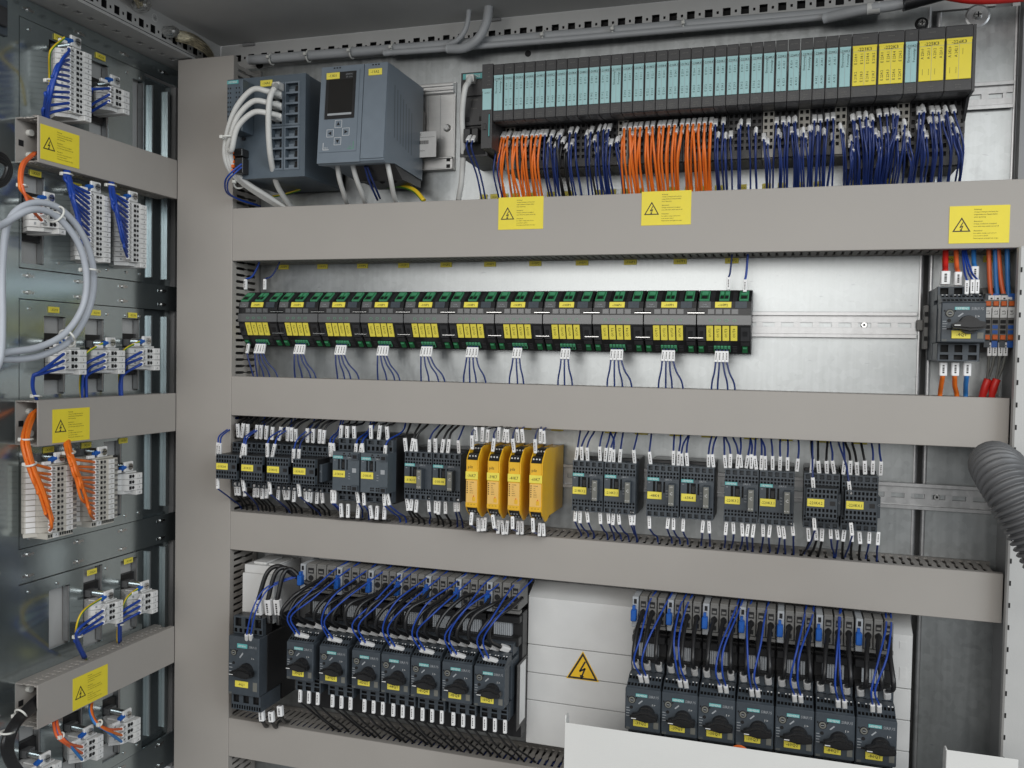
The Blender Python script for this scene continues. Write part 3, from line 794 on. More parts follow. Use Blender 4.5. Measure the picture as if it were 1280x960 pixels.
t = thing('controller', 'blue grey programmable controller with small display and arrow keys', 'controller', -0.652, 0, 0.34)
FT, FB = (0.145, 0.0710), (0.1565, -0.0700)
def fd(z): return FT[0] + (FT[1] - z) / (FT[1] - FB[1]) * (FB[0] - FT[0])
def cpu_front(b, x0, x1, z0, z1, th, key, base=0.0):
    return sl(b, x0, x1, (fd(z0) + base, z0), (fd(z1) + base, z1), th, key)
b = MB()
b.extr([(0.020, 0.0705), (0.142, 0.0705), (fd(0.069) - 0.0005, 0.069), (fd(-0.068) - 0.0005, -0.068), (0.151, -0.071), (0.120, -0.066), (0.020, -0.071)], 0.0, 0.1055, 'slate_light')
b.extr([(0.022, -0.0712), (0.119, -0.0662), (0.090, -0.083), (0.022, -0.083)], 0.034, 0.104, 'anthracite')
for k in range(3): b.cyl((0.045 + 0.02 * k, 0.075, -0.080), (0.045 + 0.02 * k, 0.108, -0.0665), 0.006, 'black', 8)
b.obj('housing', t)
b = MB()
cpu_front(b, 0.0005, 0.0682, -0.0695, 0.0705, 0.0016, 'slate_light')
cpu_front(b, 0.003, 0.0625, -0.0545, -0.0535, 0.0002, 'slate', 0.0016); cpu_front(b, 0.0618, 0.0625, -0.0535, 0.064, 0.0002, 'slate', 0.0016)
for k in range(3): cpu_front(b, 0.020 + k * 0.0045, 0.0225 + k * 0.0045, 0.0672, 0.0690, 0.0003, 'hole', 0.0016)
b.obj('front_flap', t)
b = MB()
cpu_front(b, 0.0693, 0.1050, -0.0655, 0.0705, 0.0016, 'slate_light')
for k in range(3): cpu_front(b, 0.081 + k * 0.0045, 0.0835 + k * 0.0045, 0.0672, 0.0690, 0.0003, 'hole', 0.0016)
b.obj('power_flap', t)
b = MB()
cpu_front(b, 0.0095, 0.0565, -0.006, 0.0615, 0.0012, 'black', 0.0016); cpu_front(b, 0.0145, 0.0525, -0.0015, 0.0505, 0.0003, 'screen', 0.0028)
cpu_front(b, 0.0145, 0.0525, -0.0012, 0.0018, 0.0003, 'print_grey', 0.0031)
b.text('SIMATIC', 0.0465, 0.0575, fd(0.058) + 0.0033, 0.0022, 'print_grey'); b.text('S7-1500', 0.0465, 0.0535, fd(0.053) + 0.0033, 0.0022, 'print_grey')
b.obj('display', t)
for (cx, cz, a) in ((0.032, -0.0135, 0), (0.0195, -0.0265, 1), (0.0445, -0.0255, 3), (0.032, -0.0385, 2)):
    b = MB(); s = 0.0055
    for (u0, u1, v0, v1) in ((-s, s, s - 0.0004, s), (-s, s, -s, -s + 0.0004), (-s, -s + 0.0004, -s, s), (s - 0.0004, s, -s, s)): cpu_front(b, cx + u0, cx + u1, cz + v0, cz + v1, 0.0003, 'white', 0.0016)
    tri = [(-0.0026, -0.002), (0.0026, -0.002), (0, 0.003)]; ca, sa = math.cos(a * math.pi / 2), math.sin(a * math.pi / 2)
    b.poly([(cx + p * ca - q * sa, fd(cz + p * sa + q * ca) + 0.0021, cz + p * sa + q * ca) for p, q in tri], 'hole')
    b.obj('arrow_key', t)
b = MB()
for x0, kx, sg in ((0.009, 'white', 1), (0.0575, 'green_light', -1)):
    cpu_front(b, min(x0, x0 + sg * 0.0095), max(x0, x0 + sg * 0.0095), -0.0505, -0.0499, 0.0003, kx, 0.0016); cpu_front(b, min(x0, x0 + sg * 0.0006), max(x0, x0 + sg * 0.0006), -0.0499, -0.040, 0.0003, kx, 0.0016)
b.text('OK', 0.052, -0.0475, fd(-0.047) + 0.002, 0.0022, 'green_light'); b.text('ESC', 0.0145, -0.0475, fd(-0.047) + 0.002, 0.0022, 'white'); b.obj('key_print', t)
tag_plate('-13K0', 0.021, 0.0092, t, 0.0205, fd(0.056) + 0.0029, 0.0563); tag_plate('-13A2', 0.021, 0.0092, t, 0.0865, fd(0.056) + 0.0017, 0.0575)
b = MB()
for k in range(7):
    hh = 0.003 + 0.002 * (k % 3)
    b.mesh([(0.1057, 0.125 - 0.010 * k, 0.045 - 0.004 * k), (0.1057, 0.122 - 0.010 * k, 0.045 - 0.004 * k), (0.1057, 0.122 - 0.010 * k, -0.03 - 0.002 * k), (0.1057, 0.125 - 0.010 * k, -0.03 - 0.002 * k)], [(0, 1, 2, 3)], 'slate')
b.obj('side_print', t)
b = MB(); b.box(0.060, 0.1052, 0.010, 0.0195, -0.02, 0.035, 'black'); b.obj('back_clip', t)

# ---- eleven dark output modules, second row
OUT_Z = 0.0525
def output_module(x, w, tagtxt, label, first):
    t = thing('output_module', label, 'output module', x, 0, OUT_Z, 'dark output modules of the second row')
    prof = [(0.008, 0.044), (0.030, 0.044), (0.034, 0.0425), (0.057, 0.0265), (0.060, 0.0170), (0.060, -0.0060), (0.051, -0.0265), (0.036, -0.042), (0.032, -0.044), (0.008, -0.044)]
    b = MB(); b.extr(prof, 0.0006, w - 0.0006, 'black')
    def dz(z):
        for (d0, z0), (d1, z1) in zip(prof[2:7], prof[3:8]):
            if z1 <= z <= z0: return d0 + (z0 - z) / (z0 - z1) * (d1 - d0)
        return 0.05
    def on(b, x0, x1, z0, z1, th, key, base=0.0):
        p, q = (dz(z0), z0), (dz(z1), z1); l = math.hypot(q[0] - p[0], q[1] - p[1]); nx, nz = (q[1] - p[1]) / l * base, -(q[0] - p[0]) / l * base
        return sl(b, x0, x1, (p[0] + nx, p[1] + nz), (q[0] + nx, q[1] + nz), th, key)
    for x0 in (0.0168, 0.0468):
        for k in range(7): on(b, x0, x0 + 0.006, 0.0275 + k * 0.0021, 0.0284 + k * 0.0021, 0.0007, 'anthracite')
    for x0 in (0.0145, 0.0475):
        for k in range(4): on(b, x0, x0 + 0.006, -0.0415 + k * 0.0022, -0.0406 + k * 0.0022, 0.0007, 'anthracite')
    b.obj('housing', t)
    b = MB()
    on(b, 0.0025, 0.0180, 0.0172, 0.0262, 0.0012, 'smoke'); b.text('MURR', 0.010, 0.0225, dz(0.0225) + 0.0016, 0.0016, 'print_grey'); b.text('ELEKTRONIK', 0.010, 0.0195, dz(0.0195) + 0.0014, 0.0013, 'print_grey'); b.obj('name_field', t)
    b = MB(); on(b, 0.0505, w - 0.0065, 0.0172, 0.0262, 0.0012, 'petrol'); b.obj('name_field', t)
    for u0, u1 in ((0.0015, 0.0115), (0.0585, w - 0.002)):
        b = MB(); on(b, u0, u1, -0.0265, -0.0085, 0.0016, 'anthracite'); on(b, u0 + 0.003, u1 - 0.003, -0.019, -0.0135, 0.0012, 'black', 0.0016); on(b, u0, u1, -0.0325, -0.0285, 0.0014, 'anthracite'); b.obj('side_clip', t)
    for x0, x1 in ((0.0025, 0.0157), (0.029, 0.042), (0.0555, 0.0675)):
        b = MB(); on(b, x0, x1, 0.0272, 0.0405, 0.0022, 'green_light'); on(b, x0 + 0.001, x1 - 0.001, 0.0282, 0.0396, 0.0002, 'green', 0.0022)
        mid = x0 > .02 and x0 < .05
        for u in ((0.25, 0.75) if mid else (0.5,)):
            cx = x0 + (x1 - x0) * u
            on(b, cx - (0.0022 if mid else 0.0042), cx + (0.0022 if mid else 0.0042), 0.0345, 0.0390, 0.0005, 'green_light', 0.0024)
            on(b, cx - (0.0022 if mid else 0.0036), cx + (0.0022 if mid else 0.0036), 0.0288, 0.0325, 0.0005, 'hole', 0.0024)
        b.obj('terminal', t)
    b = MB()
    for k in range(4):
        on(b, 0.0144 + k * 0.0105, 0.0232 + k * 0.0105, 0.0092, 0.0158, 0.0012, 'smoke'); on(b, 0.0151 + k * 0.0105, 0.0225 + k * 0.0105, 0.0099, 0.0151, 0.0004, 'print_grey' if False else 'smoke', 0.0012)
    b.obj('key_cap', t)
    b = MB(); on(b, 0.0005, w - 0.0005, -0.0052, 0.0075, 0.0016, 'smoke')
    for k in range(4):
        cx, cz, r = 0.0186 + k * 0.0105, 0.0008, 0.0026
        for q in range(10):
            a0, a1 = q * math.pi / 5, (q + 1) * math.pi / 5
            b.poly([(cx + r * math.cos(a0), 0.0618, cz + r * .7 * math.sin(a0)), (cx + r * math.cos(a1), 0.0618, cz + r * .7 * math.sin(a1)), (cx + r * .78 * math.cos(a1), 0.0618, cz + r * .55 * math.sin(a1)), (cx + r * .78 * math.cos(a0), 0.0618, cz + r * .55 * math.sin(a0))], 'green_light')
    b.obj('cover_strip', t)
    for k in range(4):
        b = MB(); x0 = 0.0130 + k * 0.0107
        on(b, x0, x0 + 0.0088, -0.0262, -0.0065, 0.0012, 'yellow_tag')
        vs0 = len(b.v); b.text('OUT%d' % (k + 1), x0 + 0.0045, -0.0165, 0.0, 0.0034, 'print', math.pi / 2)
        for i in range(vs0, len(b.v)): p = b.v[i]; b.v[i] = (p[0], -(dz(p[2]) + 0.00155), p[2])
        b.obj('output_tag', t)
    b = MB(); on(b, 0.0238, 0.0453, 0.0178, 0.0256, 0.0012, 'yellow_tag')
    b.text(tagtxt, 0.0345, 0.0217, dz(0.0200) + 0.0016, 0.0034, 'print', wmax=0.018); b.obj('tag', t)
    for k in range(5):
        b = MB(); x0 = 0.0225 + k * 0.0046
        on(b, x0, x0 + 0.0036, -0.0405, -0.0335, 0.0020, 'green_light'); on(b, x0 + 0.0008, x0 + 0.0030, -0.0395, -0.0365, 0.0004, 'hole', 0.0020); b.obj('output_terminal', t)
    for x0 in (0.0016, 0.0605):
        b = MB(); on(b, x0, x0 + 0.007, -0.0415, -0.034, 0.0018, 'green'); on(b, x0 + 0.001, x0 + 0.006, -0.036, -0.0345, 0.0008, 'green_light', 0.0018); b.obj('terminal', t)
    if not first:
        b = MB(); b.box(-0.013, 0.010, 0.0600, 0.0612, 0.0103, 0.0113, 'metal'); b.box(-0.012, 0.0095, 0.0575, 0.0600, 0.0090, 0.0126, 'hole'); b.obj('bridge', t)
        b = MB(); b.box(-0.0115, 0.0085, 0.0540, 0.0562, -0.0236, -0.0228, 'metal'); b.box(-0.010, 0.0075, 0.050, 0.0550, -0.0250, -0.0214, 'hole'); b.obj('bridge', t)
    return t
TAGS = ['-100P1', '-101P1', '-101P2', '-102P1', '-102P2', '-103P1', '-103P2', '-105P1', '-106P1', '-107P1', '-107P2']
OUT_X = [-0.0457 - 0.0729 * (11 - i) for i in range(11)]
for i, tg in enumerate(TAGS):
    lab = 'black output module with green terminals tagged %s, %s' % (tg, 'next to the upright duct' if i == 0 else 'at the right end' if i == 10 else ordinal(i) + ' from left')
    output_module(OUT_X[i], 0.0722, tg, lab, i == 0)
b0 = None
for i, tg in enumerate(TAGS):                                # the tags repeated on the plate above
    x = -0.8017 + 0.0724 * i
    b = MB(); b.box(-0.0095, 0.0095, 0.0002, 0.0016, -0.004, 0.004, 'yellow_tag', 0.0003); b.text(tg, 0, 0, 0.0018, 0.0036, 'print', wmax=0.016)
    tag(b.obj('marker_tag', None, (x, 0, 0.1405)), 'small yellow tag %s stuck to the plate above its output module' % tg, 'tag', 'yellow tags under the top duct')

for q_, (x, s_) in enumerate(((-0.2455, '-214K3.2'), (-0.2005, '-214K3.1'), (-0.1500, '-48K4'), (-0.1045, '-63K4'), (-0.045, '-220K3.2'), (0.002, '-220K3.1'), (0.052, '-220K4.2'), (0.099, '-220K4.1'), (-0.3280, '-39K7'), (-0.3780, '-36K7'))):
    b = MB(); b.box(-0.0095, 0.0095, 0.0002, 0.0016, -0.0048, 0.0048, 'yellow_tag', 0.0003); b.text(s_, 0, 0, 0.0018, 0.0036, 'print', wmax=0.016)
    tag(b.obj('marker_tag', None, (x, 0, -0.1075)), 'yellow tag %s peeping from the duct edge above %s' % (s_, 'the yellow relays' if x < -.3 else 'the ' + ('left' if q_ % 2 == 0 else 'right') + ' contactor of a pair'), 'tag', 'yellow tags half hidden by the ducts')
for i, x in enumerate((-0.452, -0.435, -0.418, -0.400, -0.378, -0.345, -0.318, -0.27, -0.252, -0.232, -0.212, -0.165, -0.14, -0.12, -0.098, -0.066, -0.033, -0.012, 0.012, 0.035, 0.085, 0.125)):
    b = MB(); b.box(-0.0060, 0.0060, 0.0002, 0.0016, -0.005, 0.005, 'yellow_tag', 0.0003); b.text('-%dK' % (200 + i), 0, 0, 0.0018, 0.0030, 'print', wmax=0.010)
    tag(b.obj('marker_tag', None, (x, 0, 0.2425)), 'little yellow tag -%dK behind the wires, peeping over the top duct' % (200 + i), 'tag', 'yellow tags half hidden by the ducts')
# ---- contactors, third row
CZ = -0.1785
TAGSEP = None
def contactor(x, tagtxt, label, suppressor=True, aux=False, tall=False, D=0.085, auxD=0.13, sup_x=0.030):
    t = thing('contactor', label, 'contactor', x, 0, CZ, 'contactors of the third row')
    w = 0.0446; top, bot = (0.049, -0.0455) if tall else (0.033, -0.038)
    b = MB(); b.box(0.0008, w - 0.0008, 0.006, D - 0.030, bot - 0.003, top + 0.004, 'black', 0.001)
    zi0, zi1 = (bot + 0.017, top - 0.0185)
    zn = 0.0115 if not tall else 0.020
    fk = 'petrol_light' if tall else 'petrol'
    slots = [] if aux else [(x0, x1, zn - 0.0165, zn - 0.001) for x0, x1 in ((0.0088, 0.0122), (0.0140, 0.0205), (0.0230, 0.0254))]
    b.box(0.0004, w - 0.0004, D - 0.030, D - 0.005, zi0 + 0.0002, zi1 - 0.0002, fk)
    b.holed(0.0004, w - 0.0004, zi0 + 0.0002, zi1 - 0.0002, D - 0.005, D, slots, fk)
    for q in slots: b.box(q[0], q[1], D - 0.0049, D - 0.0044, q[2], q[3], 'hole')
    if slots: b.box(0.0150, 0.0195, D - 0.0043, D - 0.0012, zn - 0.014, zn - 0.005, 'black')
    b.obj('housing', t)
    for s in (1, -1):
        b = MB(); e, f = (zi1, top) if s > 0 else (bot, zi0)
        dd = D - (0.018 if tall else 0.001)
        b.box(0.0004, w - 0.0004, D - 0.030, dd - 0.006, e, f, 'petrol')
        h = f - e; m = f - h * 0.47 if s > 0 else e + h * 0.47
        b.pits(0.0006, w - 0.0006, min(m, f if s > 0 else e), max(m, f if s > 0 else e), dd, 5 if not tall else 3, 1, 0.62, 0.66, 0.008, 'petrol')
        lo, hi = (e, m) if s > 0 else (m, f)
        b.pits(0.0006, w - 0.0006, lo, hi, dd, 10 if not tall else 6, 2 if not tall else 1, 0.60, 0.62, 0.005, 'petrol')
        for xx in (0.0004, w - 0.0005): b.box(xx, xx + 0.0002, dd - 0.006, dd, e, f, 'petrol')
        b.box(0.0004, w - 0.0004, dd - 0.006, dd - 0.0001, f - 0.0006, f, 'petrol'); b.box(0.0004, w - 0.0004, dd - 0.006, dd - 0.0001, e, e + 0.0004, 'petrol')
        b.obj('terminal_block', t)
    if not aux:
        b = MB(); b.box(0.0012, 0.0172, D, D + 0.0006, zn, zn + 0.0042, 'teal'); b.text('SIEMENS', 0.0092, zn + 0.0021, D + 0.0008, 0.0026, 'white'); b.obj('nameplate', t)
        b = MB(); b.text('SIRIUS', 0.0295, zn + 0.0022, D + 0.0003, 0.0026, 'print_grey')
        for k in range(3): b.box(0.0265, 0.0295, D, D + 0.0002, -0.002 - 0.004 * k, -0.0014 - 0.004 * k, 'print_grey')
        b.box(0.0025, 0.005, D, D + 0.0002, zn - 0.003, zn - 0.0024, 'print_grey')
        b.obj('print', t)
        zt = -0.0088 if not tall else -0.003
        b = MB(); b.box(0.0014, 0.0212, D, D + 0.0014, zt - 0.005, zt + 0.005, 'yellow_tag', 0.0004); b.text(tagtxt, 0.0113, zt, D + 0.0016, 0.0038, 'print', wmax=0.0165); b.obj('tag', t)
    if tall:
        b = MB()
        for zz_ in (0.0278, 0.0245, -0.0215, -0.0248):
            for xx in (0.0165, 0.0200, 0.0255, 0.0290) if abs(zz_) < .026 else (0.0180, 0.0275): b.box(xx, xx + 0.0024, D, D + 0.0005, zz_ - 0.0011, zz_ + 0.0011, 'hole')
        b.box(0.0330, 0.0395, D, D + 0.0004, 0.0, 0.0065, 'print_grey')
        b.box(0.0330, 0.0435, D, D + 0.0030, 0.0195, 0.0285, 'petrol'); b.box(0.0350, 0.0415, D + 0.003, D + 0.0033, 0.0215, 0.0265, 'hole'); b.box(0.0330, 0.0435, D, D + 0.0030, -0.0280, -0.0190, 'petrol'); b.box(0.0350, 0.0415, D + 0.003, D + 0.0033, -0.0260, -0.0210, 'hole')
        b.obj('front_detail', t)
    if suppressor and not aux:
        b = MB(); b.box(sup_x, sup_x + 0.0085, D + 0.0002, D + 0.014, -0.0205, 0.0095, 'petrol', 0.0006)
        b.box(sup_x + 0.0008, sup_x + 0.0077, D + 0.014, D + 0.0143, -0.0195, 0.0085, 'print_faint')
        b.text('24V', sup_x + 0.0042, 0.0058, D + 0.0145, 0.0018, 'white'); b.text('C', sup_x + 0.0042, -0.003, D + 0.0145, 0.004, 'white'); b.text('A1 A2', sup_x + 0.0042, -0.0165, D + 0.0145, 0.0018, 'white')
        b.obj('suppressor', t)
    if aux:
        b = MB(); x0, x1 = 0.0030, 0.0400; z0, z1 = -0.0187, 0.0180
        b.box(x0, x1, D + 0.0002, auxD - 0.007, z0, z1, 'black', 0.0008)
        b.pits(x0, x1, 0.0055, z1, auxD, 8, 2, 0.60, 0.62, 0.006, 'petrol'); b.pits(x0, x1, z0, -0.006, auxD, 8, 2, 0.60, 0.62, 0.006, 'petrol')
        b.box(x0, x1, auxD - 0.0068, auxD, -0.006, 0.0055, 'petrol'); b.box(x0, x1, auxD - 0.0068, auxD - 0.0001, z1, z1 + 0.0004, 'petrol'); b.box(x0, x1, auxD - 0.0068, auxD - 0.0001, z0 - 0.0004, z0, 'petrol')
        for xx in (x0, x1 - 0.0003): b.box(xx, xx + 0.0003, auxD - 0.0068, auxD - 0.0001, z0, z1, 'petrol')
        b.box(x0 + 0.0285, x0 + 0.0345, auxD, auxD + 0.0008, -0.0025, 0.0028, 'black'); b.obj('auxiliary_block', t)
        b = MB(); b.box(x0 + 0.001, x0 + 0.0215, auxD, auxD + 0.0014, -0.0048, 0.0050, 'yellow_tag', 0.0004); b.text(tagtxt, x0 + 0.0112, 0.0, auxD + 0.0016, 0.0038, 'print', wmax=0.0165); b.obj('tag', t)
        if suppressor:
            b = MB(); b.box(0.0406, 0.0450, D + 0.0002, auxD - 0.012, -0.0165, 0.0105, 'petrol', 0.0006); b.text('C', 0.043, 0, auxD - 0.0118, 0.003, 'print_grey'); b.obj('suppressor', t)
    return t
for i in range(4):
    contactor(-0.8401 + 0.045 * i, '-31K0%d' % i, 'dark contactor tagged -31K0%d with a forward terminal block, %s of four at left' % (i, ORD[i]), suppressor=(i == 3), aux=True)
contactor(-0.6469, '-31K04', 'tall contactor tagged -31K04, left one of a pair beside the four forward blocks', suppressor=False, tall=True, D=0.11)
contactor(-0.6003, '-31K05', 'tall contactor tagged -31K05, right one of a pair with bare black side', suppressor=False, tall=True, D=0.11)
contactor(-0.5408, '-31K07', 'contactor tagged -31K07 in the pair directly left of the yellow relays', sup_x=0.0255)
contactor(-0.4955, '-31K08', 'contactor tagged -31K08 touching the leftmost yellow relay', sup_x=0.0285)
for x, tg, lab in ((-0.2836, '-214K3.2', 'contactor tagged -214K3.2, first one right of the yellow relays'), (-0.2380, '-214K3.1', 'contactor tagged -214K3.1, right one of the pair nearest the yellow relays'),
                   (-0.1787, '-48K4', 'contactor tagged -48K4, left one of the middle pair'), (-0.1328, '-63K4', 'contactor tagged -63K4, right one of the middle pair'),
                   (-0.0751, '-220K3.2', 'contactor tagged -220K3.2, left one of the third pair from the relays'), (-0.0298, '-220K3.1', 'contactor tagged -220K3.1, right one of the third pair from the relays')):
    contactor(x, tg, lab, sup_x=0.0312)
contactor(0.0258, '-220K4.2', 'contactor tagged -220K4.2 with front block, left one of the rightmost pair', aux=True, auxD=0.118)
contactor(0.0720, '-220K4.1', 'contactor tagged -220K4.1 with front block, rightmost of the third row', aux=True, auxD=0.118)

def safety_relay(x, tagtxt, label):
    t = thing('safety_relay', label, 'safety relay', x, 0, CZ, 'yellow safety relays')
    w = 0.0182
    side = [(0.008, 0.047), (0.070, 0.047), (0.078, 0.0495), (0.100, 0.0495), (0.110, 0.047), (0.122, 0.036), (0.1255, 0.030), (0.1255, -0.036), (0.121, -0.042), (0.106, -0.0525), (0.098, -0.0525), (0.085, -0.047), (0.008, -0.047)]
    for x0 in (0.0, w - 0.0016):
        b = MB(); b.extr(side, x0, x0 + 0.0016, 'amber'); b.obj('side_shell', t)
    b = MB(); b.extr([(0.008, 0.0462), (0.070, 0.0462), (0.072, 0.031), (0.127, 0.031), (0.127, -0.036), (0.072, -0.036), (0.070, -0.0462), (0.008, -0.0462)], 0.0017, w - 0.0017, 'amber'); b.obj('housing', t)
    b = MB(); b.box(0.0010, w - 0.0010, 0.127, 0.1276, -0.029, 0.0025, 'amber_light')
    for k in range(6): b.box(0.002, 0.0033, 0.1276, 0.1279, -0.001 - 0.003 * k, 0.0005 - 0.003 * k, 'hole')
    for k, s in enumerate(('POWER', 'IN1', 'IN2', 'OUT', 'RESET', 'FAULT')): b.text(s, 0.0065, -0.0003 - 0.003 * k, 0.1278, 0.0013, 'print', 0, 'L')
    b.box(0.0005, w - 0.0005, 0.127, 0.1277, -0.0350, -0.0292, 'amber')
    b.box(0.0118, 0.0130, 0.1276, 0.1282, -0.0205, -0.0188, 'orange_part'); b.box(0.0105, 0.0148, 0.1276, 0.1281, -0.0265, -0.0208, 'amber')
    for k in range(3): b.text(('13', '23', '33')[k], 0.0045 + 0.0046 * k, -0.0315, 0.1279, 0.0016, 'print')
    b.obj('face_plate', t)
    b = MB(); b.text('pilz', 0.0068, 0.0215, 0.1273, 0.0040, 'print'); b.obj('logo', t)
    b = MB(); b.box(0.0, w, 0.1272, 0.1286, 0.0038, 0.0150, 'yellow_tag', 0.0004); b.text(tagtxt, w / 2, 0.0094, 0.1288, 0.0044, 'print', wmax=0.0125); b.obj('tag', t)
    for s in (1, -1):
        b = MB()
        if s > 0: pr = [[(0.100, 0.0315), (0.1265, 0.0315), (0.1200, 0.0395), (0.100, 0.0395)], [(0.074, 0.0400), (0.1030, 0.0400), (0.097, 0.0485), (0.074, 0.0485)]]
        else: pr = [[(0.100, -0.0365), (0.1262, -0.0365), (0.1190, -0.0445), (0.100, -0.0445)], [(0.074, -0.045), (0.1030, -0.045), (0.097, -0.0515), (0.074, -0.0515)]]
        for q in pr:
            b.extr(q, 0.0018, w - 0.0018, 'black')
            for k in range(3):
                cx = 0.0048 + 0.0043 * k
                mz = (q[1][1] + q[2][1]) / 2; md = (q[1][0] + q[2][0]) / 2
                b.cyl((cx, md - 0.002, mz), (cx, md + 0.0012, mz + s * 0.001), 0.0013, 'metal', 7)
        b.obj('terminal_plug', t)
    return t
for x, tg, lab in ((-0.4272, '-36K7', 'yellow safety relay tagged -36K7, leftmost of the four'), (-0.3955, '-39K7', 'yellow safety relay tagged -39K7, second of the four'), (-0.3650, '-40K7', 'yellow safety relay tagged -40K7, third of the four'), (-0.3338, '-60K7', 'yellow safety relay tagged -60K7, rightmost, its whole side in view')):
    safety_relay(x, tg, lab)

# ---- motor protection switches
def breaker(x, zc, D, tagtxt, label, sx=1.0, sz=1.0, back=0.086, strip=True, term=True, big=False, group='motor protection switches of the bottom row'):
    t = thing('motor_protection_switch', label, 'circuit breaker', x, 0, zc, group)
    w = 0.0448 * sx; h = 0.028 * sz
    b = MB(); hd = D - 0.0235; b.box(0.0004, w - 0.0004, back, hd - 0.012 if not big else hd, -h, h, 'black' if big else 'petrol', 0.0008)
    b.box(0.0008, w - 0.0008, back, max(back + 0.002, D - 0.066), -h - 0.0255 * min(sz, 1), h + 0.021, 'black' if big else 'petrol')
    b.box(0.0002, w - 0.0002, D - 0.0233, D, -h, h, 'petrol', 0.0012)
    b.obj('housing', t)
    b = MB()                                                                  # small printed marks
    b.text('SIRIUS', 0.0360 * sx, h - 0.0088 * sz, D + 0.0003, 0.0036, 'print_grey')
    b.text('I >', 0.0362 * sx, h - 0.0195 * sz, D + 0.0003, 0.0030, 'white')
    b.mesh([(0.0165 * sx, D + 0.0003, 0.0085 * sz), (0.0215 * sx, D + 0.0003, 0.0135 * sz), (0.0225 * sx, D + 0.0003, 0.0122 * sz), (0.0178 * sx, D + 0.0003, 0.0075 * sz)], [(0, 1, 2, 3)], 'print_grey')
    for k in range(4): b.box(0.0018 * sx, (0.0055 + 0.001 * (k % 2)) * sx, D, D + 0.0003, (0.001 - 0.0035 * k) * sz, (0.0017 - 0.0035 * k) * sz, 'print_grey')
    b.box(0.0060 * sx, 0.0115 * sx, D, D + 0.0004, -0.0105 * sz, -0.0080 * sz, 'hole')
    b.box(0.0365 * sx, 0.0425 * sx, D, D + 0.0004, -0.0225 * sz, -0.0140 * sz, 'print_faint')
    for k in range(3): b.box(0.0018, 0.007, D, D + 0.0003, -h + 0.0012 + 0.001 * k, -h + 0.0016 + 0.001 * k, 'print_faint')
    b.obj('print', t)
    b = MB(); b.box(0.0135 * sx, 0.0280 * sx, D, D + 0.0006, h - 0.0105 * sz, h - 0.0065 * sz, 'teal'); b.text('SIEMENS', 0.02075 * sx, h - 0.0085 * sz, D + 0.0008, 0.0027, 'white'); b.obj('nameplate', t)
    b = MB(); cx, cz = 0.0088 * sx, 0.0125 * sz
    b.cyl((cx, D, cz), (cx, D + 0.0008, cz), 0.0050, 'hole', 16); b.cyl((cx, D + 0.0008, cz), (cx, D + 0.0012, cz), 0.0042, 'print_faint', 16); b.cyl((cx, D + 0.0012, cz), (cx, D + 0.0016, cz), 0.0024, 'black', 12)
    b.box(cx - 0.0018, cx + 0.0018, D + 0.0016, D + 0.0018, cz - 0.0004, cz + 0.0004, 'print_grey'); b.cyl((cx - 0.0005, D, cz - 0.010 * sz), (cx - 0.0005, D + 0.0006, cz - 0.010 * sz), 0.0022, 'hole', 10)
    for sx_ in (-0.0058, 0.0058): b.box(cx + sx_ - 0.0008, cx + sx_ + 0.0008, D, D + 0.0004, cz + 0.002, cz + 0.0042, 'hole')
    b.obj('setting_dial', t)
    b = MB(); cx, cz = 0.0275 * sx, -0.0035 * sz                               # rotary handle
    k = min(sx, 1.15)
    b.cyl((cx, D, cz), (cx, D + 0.006, cz), 0.0105 * k, 'black', 20, 0.0098 * k)
    o = [(-0.0180, -0.0022), (-0.0175, 0.0008), (-0.0105, 0.0032), (-0.0060, 0.0068), (0.0, 0.0082), (0.0060, 0.0068), (0.0090, 0.0040), (0.0145, 0.0030), (0.0155, -0.0010), (0.0145, -0.0042), (0.008, -0.0055), (0.0, -0.0066), (-0.009, -0.0050), (-0.0170, -0.0040)]
    b.extr([(cx + p * k, cz + q * k) for p, q in o], D + 0.006, D + 0.014, 'black', 'd')
    o2 = [(p * 0.93, q * 0.55 + 0.0002) for p, q in o]
    b.extr([(cx + p * k, cz + q * k) for p, q in o2], D + 0.014, D + 0.0185, 'black', 'd')
    b.box(cx - 0.0165 * k, cx - 0.0105 * k, D + 0.0185, D + 0.0188, cz - 0.0016, cz - 0.0006, 'white'); b.obj('rotary_knob', t)
    zt = -0.0170 * sz
    b = MB(); b.box(0.0110 * sx, 0.0298 * sx, D, D + 0.0014, zt - 0.0048, zt + 0.0048, 'yellow_tag', 0.0004); b.text(tagtxt, 0.0204 * sx, zt, D + 0.0016, 0.0040, 'print', wmax=0.0150); b.obj('tag', t)
    if strip:                                                                 # sloping strip of control terminals
        b = MB(); p0, p1 = (D - 0.0010, h + 0.0004), (D - 0.0230, h + 0.0110); l = math.hypot(p1[0] - p0[0], p1[1] - p0[1])
        b.extr([p0, p1, (D - 0.036, h + 0.0110), (D - 0.036, h - 0.006), (D - 0.022, h - 0.006), (D - 0.022, h + 0.0004)], 0.0014, 0.0018, 'petrol'); b.extr([p0, p1, (D - 0.036, h + 0.0110), (D - 0.036, h - 0.006), (D - 0.022, h - 0.006), (D - 0.022, h + 0.0004)], w - 0.0018, w - 0.0014, 'petrol')
        b.box(0.0019, w - 0.0019, D - 0.036, D - 0.0231, h + 0.0004, h + 0.0109, 'petrol')
        i0 = len(b.v); b.pits(0.0018, w - 0.0018, l * 0.5, l, 0, 10, 1, 0.66, 0.44, 0.004, 'petrol'); b.pits(0.0018, w - 0.0018, 0, l * 0.5, 0, 10, 1, 0.72, 0.42, 0.004, 'petrol'); 
